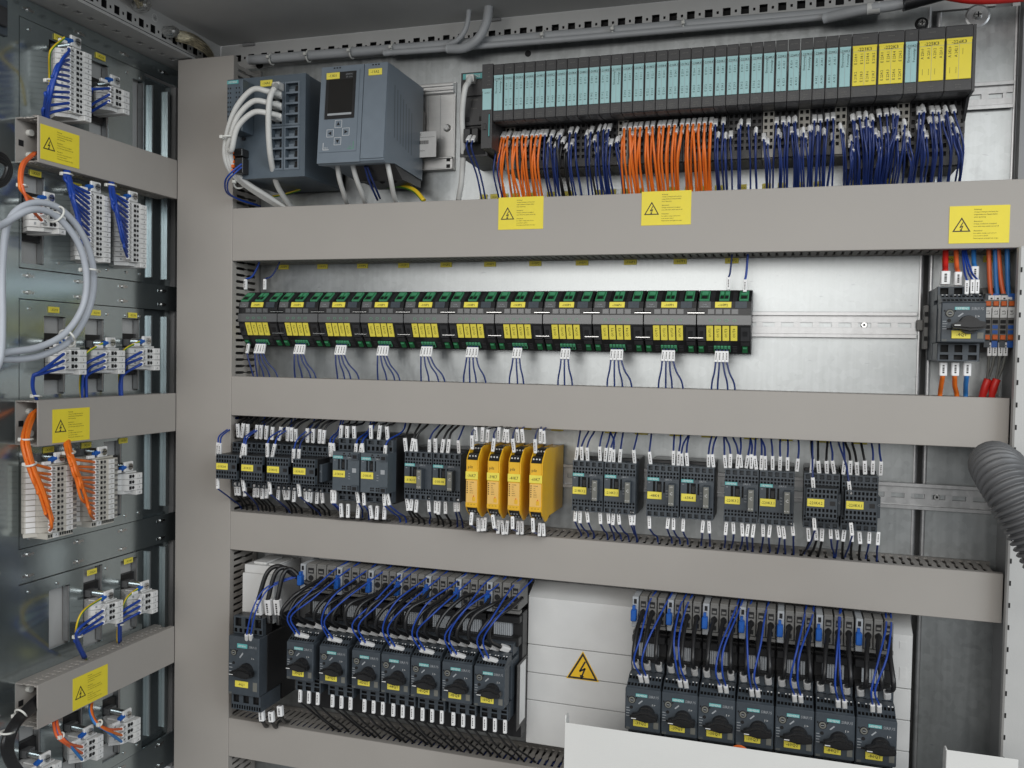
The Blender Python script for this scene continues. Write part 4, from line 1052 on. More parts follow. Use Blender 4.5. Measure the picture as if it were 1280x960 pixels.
        for k in range(10):
            if (k * 7 + len(tagtxt)) % 3: xx = 0.0018 + (w - 0.0036) * (k + 0.5) / 10; b.box(xx - 0.0009, xx + 0.0009, 0.0, 0.0003, l * 0.88, l * 0.95, 'white')
        b.tilt(i0, p0, p1)
        b.obj('auxiliary_strip', t)
    b = MB(); d = D - 0.040; z0 = h + (0.0055 if strip else 0.001); z1 = h + (0.0215 if strip else 0.027)
    if big: d = D - 0.012
    b.box(0.001, w - 0.001, max(back + 0.001, d - 0.025), d - 0.008, z0, z1, 'black' if big else 'petrol')
    b.pits(0.001, w - 0.001, z0 + (z1 - z0) * 0.36, z1, d, 3, 1, 0.60, 0.78, 0.0075, 'petrol'); b.pits(0.001, w - 0.001, z0, z0 + (z1 - z0) * 0.36, d, 6, 1, 0.56, 0.66, 0.006, 'petrol')
    b.box(0.001, w - 0.001, d - 0.008, d - 0.0001, z1 - 0.0001, z1 + 0.0005, 'petrol')
    for xx in (0.001, w - 0.0014): b.box(xx, xx + 0.0004, d - 0.008, d, z0, z1, 'petrol')
    b.obj('top_terminals', t)
    b = MB(); d = D - 0.026 if not big else D - 0.008; z1 = -h - 0.0006; z0 = z1 - 0.025 * (sz if sz < 1 else 1)
    b.box(0.001, w - 0.001, max(back + 0.001, D - 0.0625), d - 0.006, z0, z1, 'petrol')
    b.pits(0.001, w - 0.001, z0 + 0.0085, z1, d, 3 if sz >= 1 and not big else 3, 3 if sz >= 1 and not big else 1, 0.56, 0.70, 0.0055, 'petrol'); b.pits(0.001, w - 0.001, z0, z0 + 0.0085, d, 3 if not big else 12, 1, 0.62, 0.72, 0.0055, 'petrol')
    b.box(0.001, w - 0.001, d - 0.006, d - 0.0001, z0 - 0.0004, z0 + 0.0001, 'petrol')
    for xx in (0.001, w - 0.0014): b.box(xx, xx + 0.0004, d - 0.006, d, z0, z1, 'petrol')
    b.obj('bottom_terminals', t)
    return t
LX = [-0.6950, -0.6405, -0.5880, -0.5415, -0.4955, -0.4480, -0.4005]
LT = ['-39Q4', '-39Q5', '-42Q2', '-44Q1', '-45Q4', '-45Q8', '-60Q1']
RX = [-0.1915, -0.1440, -0.0970, -0.0497, -0.0017, 0.0458, 0.0935]
RT = ['-39Q2', '-39Q3', '-10Q1', '-10Q3', '-60Q2', '-84Q1', '-86Q1']
LZ, RZ, LD, RD = -0.4560, -0.4625, 0.155, 0.145
for i in range(7):
    place = ('first small one right of the big breaker', 'second small one right of the big breaker', 'third small one right of the big breaker', 'middle one of the seven', 'third one left of the white cover', 'second one left of the white cover', 'beside the white cover, side sticker showing')[i]
    breaker(LX[i], LZ, LD, LT[i], 'motor protection switch tagged %s with black knob, %s' % (LT[i], place))
for i in range(7):
    place = ('leftmost of the right hand group', 'second of the right hand group', 'third of the right hand group', 'middle one of the right hand group', 'fifth of the right hand group', 'second to last at the right', 'rightmost of the bottom row')[i]
    breaker(RX[i], RZ, RD, RT[i], 'motor protection switch tagged %s with black knob, %s' % (RT[i], place), sx=1.045)
breaker(-0.8085, -0.4830, 0.136, '-8Q1', 'biggest motor protection switch, tagged -8Q1, at bottom left beside the upright duct', sx=1.22, sz=1.62, back=0.03, strip=False, big=True)
breaker(0.1768, 0.0500, 0.118, '-4Q1', 'lone motor protection switch tagged -4Q1 at the right end of the second row', sx=1.1, sz=0.86, back=0.008, group=None)

# adapters and clamp blocks behind the motor protection switches
def adapter(x, w, zc, label, end=False):
    t = thing('busbar_adapter', label, 'busbar adapter', x, 0, zc, 'black busbar adapters')
    b = MB(); b.box(0.0, w, 0.062, 0.0855, -0.095, 0.086, 'black', 0.001); b.box(0.001, w - 0.001, 0.0855, 0.098, 0.074, 0.084, 'black', 0.001); b.box(0.001, w - 0.001, 0.0855, 0.102, 0.042, 0.0540, 'black', 0.001)
    b.obj('body', t)
    b = MB()
    for k in range(9): b.box(0.010 + k * 0.003, 0.0124 + k * 0.003, 0.0856, 0.0935, 0.0545, 0.0735, 'print_grey')
    b.obj('comb', t)
    if end:
        b = MB(); b.box(w, w + 0.0012, 0.064, 0.112, -0.075, 0.020, 'black'); b.obj('end_wall', t)
        b = MB(); b.box(w + 0.0012, w + 0.0018, 0.072, 0.098, -0.070, 0.016, 'white'); b.obj('side_sticker', t)
    return t
def clamp_block(x, w, label):
    t = thing('clamp_block', label, 'terminal block', x, 0, -0.3465, 'grey clamp blocks above the motor protection switches')
    p = (w - 0.010) / 3
    for k in range(3):
        b = MB(); x0 = 0.0095 + k * p
        b.box(x0 + 0.0006, x0 + p - 0.0006, 0.058, 0.100, -0.016, 0.020, 'grey_plastic', 0.0008)
        b.box(x0 + 0.0012, x0 + p - 0.0012, 0.070, 0.0985, 0.0200, 0.0222, 'grey_plastic')
        b.box(x0 + p * 0.22, x0 + p * 0.78, 0.100, 0.1004, 0.0075, 0.016, 'black'); b.box(x0 + p * 0.3, x0 + p * 0.7, 0.1004, 0.1008, 0.0095, 0.0125, 'grey_plastic'); b.cyl((x0 + p / 2, 0.100, 0.0005), (x0 + p / 2, 0.1005, 0.0005), 0.0044, 'hole', 12); b.box(x0 + p * 0.25, x0 + p * 0.75, 0.100, 0.1004, -0.0135, -0.0075, 'black')
        b.obj('clamp', t)
    b = MB(); b.box(0.0005, 0.0090, 0.058, 0.102, -0.0205, 0.0215, 'print_grey', 0.0008); b.box(0.0091, w - 0.0005, 0.090, 0.101, -0.0205, -0.0165, 'grey_plastic')
    b.box(0.0030, 0.0068, 0.102, 0.1023, 0.012, 0.0185, 'hole'); b.obj('frame', t)
    b = MB(); b.box(0.0004, 0.0078, 0.1024, 0.112, -0.010, 0.0055, 'blue_part', 0.001); b.box(0.0020, 0.0055, 0.1024, 0.1085, 0.0055, 0.0105, 'blue_part'); b.obj('latch', t)
    return t
for i in range(7):
    wl = (LX[i + 1] if i < 6 else -0.3490) - LX[i]
    adapter(LX[i] - 0.002, wl - 0.0006, LZ, 'black busbar adapter carrying the motor protection switch tagged ' + LT[i], end=(i == 6))
    clamp_block(LX[i] - 0.002 - (0.008 if i == 0 else 0), (wl if i else wl + 0.008) - 0.0006, 'grey three pole clamp block with blue latch above motor switch ' + LT[i])
for i in range(7):
    wl = (RX[i + 1] if i < 6 else 0.1402) - RX[i]
    adapter(RX[i] - 0.001, wl - 0.0006, RZ, 'black busbar adapter carrying the motor protection switch tagged ' + RT[i])
    clamp_block(RX[i] - 0.001, wl - 0.0006, 'grey three pole clamp block with blue latch above motor switch ' + RT[i])

# white busbar covers
t = thing('busbar_cover', 'white ribbed busbar cover with yellow lightning warning triangle, between the two breaker groups', 'busbar cover', -0.271, 0, -0.456)
zz = [0.1035, 0.0325, -0.0090, -0.0500, -0.115]
for k in range(4):
    b = MB(); b.box(-0.0815, 0.0800, 0.050, 0.055, zz[k + 1] + 0.0005, zz[k] - 0.0005, 'white_plastic', 0.0008); b.obj('cover_panel', t)
b = MB(); b.extr([(0.004, 0.119), (0.020, 0.119), (0.055, 0.1033), (0.053, 0.1033), (0.020, 0.1165), (0.004, 0.1165)], -0.0815, 0.0800, 'white_plastic'); b.box(-0.0815, 0.080, 0.012, 0.0495, -0.113, 0.102, 'white_plastic'); b.obj('cover_back', t)
b = MB(); s = 0.0485; ox, oz = 0.0020, 0.0085
tri = [(ox - s / 2, oz - s * 0.39), (ox + s / 2, oz - s * 0.39), (ox, oz + s * 0.475)]
cx, cz = ox, oz - s * 0.10
def sc3(k): return [(cx + (p[0] - cx) * k, cz + (p[1] - cz) * k) for p in tri]
b.extr(sc3(1.0), 0.0551, 0.0556, 'warn', 'd')
A, B_ = sc3(0.93), sc3(0.74)
for k in range(3):
    l = (k + 1) % 3
    b.poly([(A[k][0], 0.0558, A[k][1]), (A[l][0], 0.0558, A[l][1]), (B_[l][0], 0.0558, B_[l][1]), (B_[k][0], 0.0558, B_[k][1])], 'print')
b.mesh([(cx + p[0] * s, 0.0558, cz + p[1] * s) for p in BOLT], BOLT_F, 'print')
b.obj('warning_triangle', t)
t = thing('busbar_cover', 'narrow white busbar cover strip right of the rightmost breaker', 'busbar cover', 0.1535, 0, -0.456)
for k in range(4):
    b = MB(); b.box(-0.0128, 0.0125, 0.050, 0.055, zz[k + 1] + 0.0005, zz[k] - 0.0005, 'white_plastic', 0.0008)
    if k == 0: b.box(-0.003, 0.005, 0.055, 0.0556, 0.085, 0.094, 'white_plastic'); b.box(-0.002, 0.006, 0.055, 0.0556, 0.044, 0.060, 'white_plastic')
    b.obj('cover_panel', t)
b = MB(); b.extr([(0.004, 0.121), (0.020, 0.121), (0.055, 0.1033), (0.020, 0.114), (0.004, 0.114)], -0.0128, 0.0125, 'white_plastic'); b.box(-0.0128, 0.0125, 0.012, 0.0495, -0.113, 0.102, 'white_plastic'); b.obj('cover_back', t)
t = thing('busbar_cover', 'white busbar end block behind thick black cables, at bottom left beside the upright duct', 'busbar cover', -0.800, 0, -0.40)
b = MB(); b.box(-0.0155, 0.042, 0.012, 0.090, -0.028, 0.048, 'white_plastic', 0.001); b.box(-0.0145, 0.042, 0.012, 0.086, 0.048, 0.061, 'white_plastic', 0.001)
b.obj('body', t)
b = MB(); b.box(-0.003, 0.020, 0.030, 0.078, 0.061, 0.0645, 'white_plastic', 0.001); b.box(0.024, 0.041, 0.030, 0.078, 0.061, 0.0635, 'white_plastic', 0.001); b.obj('lid', t)
b = MB(); b.box(-0.825, 0.166, 0.0, 0.0115, -0.56, -0.325, 'rail_zinc'); b.box(-0.825, 0.166, 0.0, 0.020, -0.333, -0.328, 'rail_zinc')
tag(b.obj('busbar_support'), 'flat metal carrier behind both rows of motor protection switches', 'busbar carrier')

# small terminal blocks right of -4Q1
for i in range(4):
    t = thing('terminal_block', 'slim grey terminal block with orange levers, %s of four right of the lone motor switch' % ORD[i], 'terminal block', 0.2345 + 0.0087 * i, 0, 0.0525, 'slim terminal blocks at the right post')
    b = MB(); b.extr([(0.008, -0.036), (0.040, -0.036), (0.060, -0.022), (0.060, 0.028), (0.040, 0.045), (0.008, 0.045)], 0.0002, 0.0083, 'grey_plastic'); b.obj('housing', t)
    b = MB(); b.box(0.0004, 0.0080, 0.0602, 0.0615, 0.006, 0.019, 'white'); b.text('L%d' % (i + 1), 0.0042, 0.0125, 0.0617, 0.004, 'print', math.pi / 2); b.obj('tag', t)
    for z in (0.0235, -0.0185): b = MB(); b.box(0.0012, 0.0072, 0.0575, 0.0625, z - 0.003, z + 0.003, 'orange_part', 0.0006); b.obj('lever', t)
    for z in (0.001, -0.0055, -0.0118): b = MB(); b.box(0.0012, 0.0072, 0.0600, 0.0606, z - 0.0022, z + 0.0022, 'blue_part' if i in (1, 3) and z < 0 else 'hole'); b.obj('jumper_slot', t)
    for z in (0.032, -0.027): b = MB(); b.box(0.001, 0.0075, 0.050, 0.0595, z - 0.004, z + 0.004, 'blue_part' if i in (1, 3) else 'petrol'); b.obj('wire_entry', t)
t = thing('end_clamp', 'dark end clamp holding the slim terminal blocks at the right post', 'end clamp', 0.2695, 0, 0.0505)
b = MB(); b.extr([(0.008, -0.034), (0.036, -0.034), (0.040, 0.0), (0.036, 0.042), (0.008, 0.042)], 0.0, 0.0065, 'petrol'); b.obj('body', t)
b = MB(); b.pits(0.0003, 0.0062, -0.03, 0.038, 0.0405, 1, 5, 0.6, 0.4, 0.002, 'petrol'); b.obj('slot', t)
for x, z, s in ((0.2035, 0.138, '-4Q1'), (0.2525, 0.138, '-4X10')):
    b = MB(); b.box(-0.010, 0.010, 0.0002, 0.0016, -0.0045, 0.0045, 'yellow_tag', 0.0003); b.text(s, 0, 0, 0.0018, 0.004, 'print', wmax=0.016)
    tag(b.obj('marker_tag', None, (x, 0, z)), 'small yellow tag %s on the plate at far right of the second row' % s, 'tag', 'yellow tags under the top duct')
t = thing('end_clamp', 'grey metal end clamp on the rail left of the lone motor switch', 'end clamp', 0.1715, 0, 0.0505)
b = MB(); b.box(0.0, 0.0055, 0.0016, 0.02, -0.032, 0.026, 'grey_plastic', 0.0008); b.box(-0.0075, 0.0, 0.0016, 0.012, -0.007, 0.007, 'grey_plastic', 0.0008); b.obj('body', t)
b = MB()
for z in (-0.018, 0.0, 0.014): b.box(0.0007, 0.0048, 0.020, 0.0204, z - 0.003, z + 0.003, 'hole')
b.obj('slot', t)

# foreground sheet metal covers, lower right
def cover_sheet(x0, x1, ztop, D, label, top):
    t = thing('cover_plate', label, 'cover plate', (x0 + x1) / 2, D, ztop - 0.11)
    L = (x1 - x0) / 2; h = 0.11
    b = MB(); b.box(-L, L, -0.0015, 0.0, -h, h, 'white_steel', 0.0005); b.obj('sheet', t)
    b = MB(); o = [(-0.0017, -h), (-0.0017, h + top - 0.004), (-0.0035, h + top), (-0.012, h + top), (-0.0165, h + top - 0.004), (-0.0195, h + top - 0.011), (-0.0205, h - 0.02), (-0.0205, -h)]
    b.extr(o, -L, -L + 0.0014, 'white_steel'); b.obj('side_flange', t)
    return t
cover_sheet(-0.2596, 0.176, -0.4700, 0.20, 'large white sheet metal cover plate standing in front of the breakers', 0.0085)
cover_sheet(0.1852, 0.258, -0.4380, 0.20, 'small white folded sheet metal cover beside the right post', 0.0)
b = MB(); b.cyl((0, 0, 0), (0, 0.002, 0), 0.013, 'orange_part', 18, 0.011)
o = b.obj('warning_button', None, (-0.0425, -0.176, -0.4895)); tag(o, 'orange disc just showing above the white foreground cover plate', 'disc')
# ------------------------------------------------------------------ terminal strips on the left wall
_term = {}
def terminal_mesh(style, pitch, num):
    k = (style, round(pitch, 5), num)
    if k in _term: return _term[k], False
    b = MB(); h = pitch * 0.94
    col = 'white_plastic' if style == 'std' else 'beige'
    if style == 'std':
        prof = [(0, -0.004), (0, 0.050), (-0.0125, 0.050), (-0.0130, 0.0475), (-0.0245, 0.0465), (-0.0275, 0.037), (-0.0380, 0.0240), (-0.0370, 0.020), (-0.0200, -0.004)]
        b.extr(prof, 0, h, col, 'z')
        b.box(-0.0122, -0.0005, 0.050, 0.0508, 0.0004, h - 0.0004, 'white'); b.text(str(num), -0.0063, h / 2, 0.0510, 0.0032, 'print')
        b.cyl((-0.0160, 0.0470, h / 2), (-0.0160, 0.0478, h / 2), h * 0.30, 'hole', 8); b.box(-0.0235, -0.0192, 0.0465, 0.0473, h * 0.2, h * 0.8, 'hole')
        b.mesh([(-0.0288, 0.0362, 0.0004), (-0.0372, 0.0257, 0.0004), (-0.0372, 0.0257, h - 0.0004), (-0.0288, 0.0362, h - 0.0004)], [(0, 1, 2, 3)], 'white')
        b.mesh([(-0.0322, 0.0325, h * .3), (-0.0338, 0.0305, h * .3), (-0.0338, 0.0305, h * .7), (-0.0322, 0.0325, h * .7)], [(0, 1, 2, 3)], 'print_grey')
    else:
        prof = [(0, -0.004), (0, 0.046), (-0.002, 0.048), (-0.0105, 0.048), (-0.0110, 0.050), (-0.0225, 0.050), (-0.0230, 0.0475), (-0.0350, 0.0465), (-0.0400, 0.036), (-0.0480, 0.028), (-0.0490, 0.024), (-0.0600, 0.016), (-0.0590, 0.010), (-0.0450, -0.004)]
        b.extr(prof, 0, h, col, 'z')
        b.box(-0.0222, -0.0113, 0.050, 0.0508, 0.0004, h - 0.0004, 'white'); b.text(str(num), -0.0168, h / 2, 0.0510, 0.0032, 'print')
        b.box(-0.0095, -0.0020, 0.0478, 0.0484, h * 0.25, h * 0.8, 'grey_plastic')
        b.cyl((-0.0270, 0.0468, h / 2), (-0.0270, 0.0478, h / 2), h * 0.34, 'grey_plastic', 10); b.cyl((-0.0270, 0.0478, h / 2), (-0.0270, 0.0481, h / 2), h * 0.2, 'hole', 8)
        b.box(-0.0345, -0.0310, 0.0465, 0.0473, h * 0.2, h * 0.8, 'hole')
        b.mesh([(-0.0495, 0.0242, 0.0004), (-0.0590, 0.0173, 0.0004), (-0.0590, 0.0173, h - 0.0004), (-0.0495, 0.0242, h - 0.0004)], [(0, 1, 2, 3)], 'white')
    _term[k] = b.obj('terminal'); return _term[k], True

STRIP_LABELS = [
    'tall white terminal strip with royal blue bundle, at the top of the left wall', 'short white terminal strip right of the tall one at the top of the left wall',
    'short white terminal strip behind the grey cable loop, below the upper duct', 'tall white terminal strip below the upper duct, left one of two with blue bundles', 'tall white terminal strip below the upper duct, right one of two with blue bundles',
    'short white terminal strip half behind the grey cable loop, above the middle duct', 'short white terminal strip above the middle duct, middle one of three', 'short white terminal strip above the middle duct, rightmost of three',
    'tall beige terminal strip with fan of orange wires, left one of two', 'tall beige terminal strip with fan of orange wires, right one of two', 'short white terminal strip right of the two beige strips',
    'short white terminal strip above the lower duct, left one of two', 'short white terminal strip above the lower duct, right one of two',
    'short white terminal strip in the bottom left corner by the black bundle', 'short white terminal strip with red and blue leads, middle one below the lower duct', 'short white terminal strip with orange and blue leads, right one below the lower duct']
for (D, z0, z1, n, st), lab in zip(STRIPS, STRIP_LABELS):
    t = thing('terminal_strip', lab, 'terminal strip', SIDE, D, z0, 'terminal strips on the left wall', side=True)
    p = (z1 - z0) / n
    for i in range(n):
        o, new = terminal_mesh(st, p, n - i)
        if not new: o = o.copy(); COL.objects.link(o)
        o.parent = t; o.location = (0, 0, i * p)
    b = MB()
    if st == 'std':
        b.box(-0.0130, 0.0, -0.004, 0.0505, -0.0075, -0.0004, 'white_plastic', 0.0005); b.box(-0.0122, -0.0008, 0.0505, 0.0510, -0.0068, -0.0010, 'white'); b.text('-X', -0.0065, -0.004, 0.0512, 0.003, 'print')
        b.extr([(-0.0131, -0.004), (-0.0131, 0.040), (-0.0250, 0.038), (-0.0370, 0.0225), (-0.0200, -0.004)], -0.0055, -0.0004, 'white_plastic', 'z'); b.obj('end_bracket', t)
        b = MB(); b.box(-0.026, -0.004, 0.010, 0.043, n * p, n * p + 0.0025, 'white_plastic', 0.0005); b.obj('end_plate', t)
    else:
        b.extr([(-0.001, 0.010), (-0.001, 0.0405), (-0.046, 0.0405), (-0.046, 0.010)], -0.0085, -0.0004, 'beige', 'z')
        for k in range(11): b.box(-0.0440 + 0.0040 * k, -0.0415 + 0.0040 * k, 0.0405, 0.0408, -0.0065, -0.0025, 'hole')
        b.box(-0.036, -0.027, 0.0409, 0.0416, -0.0078, -0.0008, 'white'); b.text('-X', -0.0315, -0.0043, 0.0418, 0.003, 'print'); b.extr([(-0.0461, 0.0), (-0.0461, 0.024), (-0.060, 0.014), (-0.046, -0.003)], -0.006, -0.0004, 'beige', 'z')
        b.obj('end_bracket', t)
        b = MB(); b.box(-0.045, -0.004, 0.010, 0.042, n * p, n * p + 0.003, 'beige', 0.0006); b.obj('end_plate', t)
    if st == 'wide': bx = -0.012
    else: bx = 0
    b = MB(); b.box(bx - 0.0235, bx + 0.0125, -0.0115, -0.0042, -0.016, n * p + 0.022, 'black'); b.box(bx - 0.018, bx - 0.002, -0.0041, 0.006, n * p + 0.003, n * p + 0.013, 'smoke'); b.obj('bracket', t)

# yellow tags on the plates
for D, z in ((0.284, 0.4345), (0.206, 0.4345), (0.325, 0.2375), (0.252, 0.2345), (0.175, 0.2345), (0.293, 0.0530), (0.214, 0.0530), (0.136, 0.0530), (0.302, -0.1440), (0.232, -0.1440), (0.156, -0.1440), (0.220, -0.3365), (0.143, -0.3365)):
    b = MB(); b.box(-0.0095, 0.0095, 0.0004, 0.0018, -0.0042, 0.0042, 'yellow_tag', 0.0003); b.text('-X%d' % int(1000 * D), 0, 0, 0.0020, 0.0036, 'print')
    o = on_side(b.obj('marker_tag')); o.location = (SIDE, -D, z)
    row = 'at the top' if z > .4 else 'below the upper duct' if z > .2 else 'above the middle duct' if z > 0 else 'below the middle duct' if z > -.2 else 'above the lower duct'
    tag(o, 'small yellow tag on the left wall %s, over the %s strip there' % (row, 'nearest' if D > .27 else 'middle' if D > .18 else 'farthest'), 'tag', 'yellow tags on the left wall')

LUGS = ['bright earth lug over the tall strip under the left frame rail', 'bright earth lug over the short strip under the left frame rail', 'bright earth lug over the strip behind the grey cable loop, half hidden', 'bright earth lug over the nearer of the two strips with royal blue bundles',
        'bright earth lug over the farther of the two strips with royal blue bundles', 'bright earth lug touching the lower part of the grey cable loop', 'bright earth lug over the middle strip above the middle left duct', 'bright earth lug over the farthest strip above the middle left duct',
        'bright earth lug over the nearer beige strip', 'bright earth lug over the farther beige strip', 'bright earth lug over the short strip beside the beige ones', 'bright earth lug over the nearer strip above the lower left duct', 'bright earth lug over the farther strip above the lower left duct',
        'bright earth lug by the black bundle in the bottom corner', 'bright earth lug between the salmon and light blue leads', 'bright earth lug over the strip with an orange lead, below the lower duct']
# ring lugs with blue sleeves above the strips
def lug(D, z, label, d=0.040):
    t = thing('ring_lug', label, 'cable lug', SIDE + 0.0, D, z, 'earth lugs on the left wall', side=True)
    b = MB(); b.box(-0.0100, 0.0085, d, d + 0.0040, -0.0075, 0.0075, 'white', 0.0010); b.cyl((0, d + 0.0035, 0), (0, d + 0.0065, 0), 0.0050, 'metal', 12); b.box(-0.0032, 0.0032, d + 0.0065, d + 0.0068, -0.0006, 0.0006, 'hole'); b.obj('screw', t)
    b = MB(); b.cyl((0.006, d - 0.030, -0.001), (0.004, d + 0.001, -0.001), 0.005, 'metal', 8); b.obj('stud', t)
    b = MB(); b.cyl((-0.0065, d + 0.001, 0), (-0.0155, d + 0.001, -0.0025), 0.0037, 'blue_part', 10); b.obj('blue_sleeve', t)
    b = MB(); b.box(-0.0285, -0.0157, d - 0.001, d + 0.0035, -0.0080, -0.0035, 'sleeve', 0.0006); b.obj('marker_sleeve', t)
    return t
for (D, z0, z1, n, st), lab in zip(STRIPS, STRIP_LABELS):
    lug(D + (0.026 if st == 'wide' else 0.020), z1 + 0.0105, LUGS[STRIP_LABELS.index(lab)])

# braided earth strap and its bolts at the top left, red tipped sensor under the roof
t = thing('earth_strap', 'braided earth strap bolted to the frame above the upright duct', 'earth strap', -0.915, 0.10, 0.486)
b = MB()
for k in range(9):
    a = -0.008 + 0.002 * k
    b.tube([(-0.003 + abs(a) * .3, 0.030, a * 0.9), (0.018 - abs(a), 0.008, 0.001 + a * 1.05), (0.021 - abs(a), -0.022, -0.003 + a), (0.009, -0.050, -0.011 + a * .7), (-0.006, -0.066, -0.017 + a * .5)], 0.0017, 'braid', 5, 6)
b.obj('braid', t)
b = MB(); b.cyl((-0.013, 0.040, 0.002), (0.006, 0.040, 0.002), 0.0085, 'metal', 6); b.cyl((0.006, 0.040, 0.002), (0.010, 0.040, 0.002), 0.005, 'metal', 10); b.obj('bolt', t)
t = thing('earth_strap', 'braided strap end with bolt at the top edge of the left frame', 'earth strap', -0.915, 0.205, 0.503)
b = MB(); b.cyl((-0.013, 0.0, 0), (0.008, 0.0, 0), 0.0085, 'metal', 6); b.cyl((0.008, 0.0, 0), (0.012, 0.0, 0), 0.005, 'metal', 10); b.obj('bolt', t)
b = MB()
for k in range(6): b.tube([(0.0, 0.008, 0.0025 * k - 0.006), (0.012, 0.035, 0.0025 * k - 0.004), (0.005, 0.075, 0.0025 * k)], 0.0017, 'braid', 5, 5)
b.obj('braid', t)
t = thing('earth_sign', 'round earth symbol sticker on the left frame', 'sticker', -0.9278, 0.163, 0.502)
b = MB(); b.cyl((0, 0, 0), (0.0004, 0, 0), 0.0062, 'white', 16); b.cyl((0.0004, 0, 0), (0.0005, 0, 0), 0.0055, 'paint', 16)
for z, l in ((0.0, 0.0034), (-0.0014, 0.0022), (-0.0028, 0.001)): b.mesh([(0.0007, -l, z), (0.0007, l, z), (0.0007, l, z - 0.0005), (0.0007, -l, z - 0.0005)], [(0, 1, 2, 3)], 'print')
b.mesh([(0.0007, -0.0003, 0.0), (0.0007, 0.0003, 0.0), (0.0007, 0.0003, 0.0036), (0.0007, -0.0003, 0.0036)], [(0, 1, 2, 3)], 'print'); b.obj('disc', t)
t = thing('roof_bolt', 'bolt with red ring hanging from the roof, top left', 'bolt', -0.80, 0.30, 0.514)
b = MB(); b.cyl((0, 0, 0), (0, 0, -0.010), 0.010, 'metal', 6); b.obj('nut', t)
b = MB(); b.cyl((0, 0, -0.010), (0, 0, -0.016), 0.0085, 'red_tip', 14, 0.006); b.obj('ring', t)
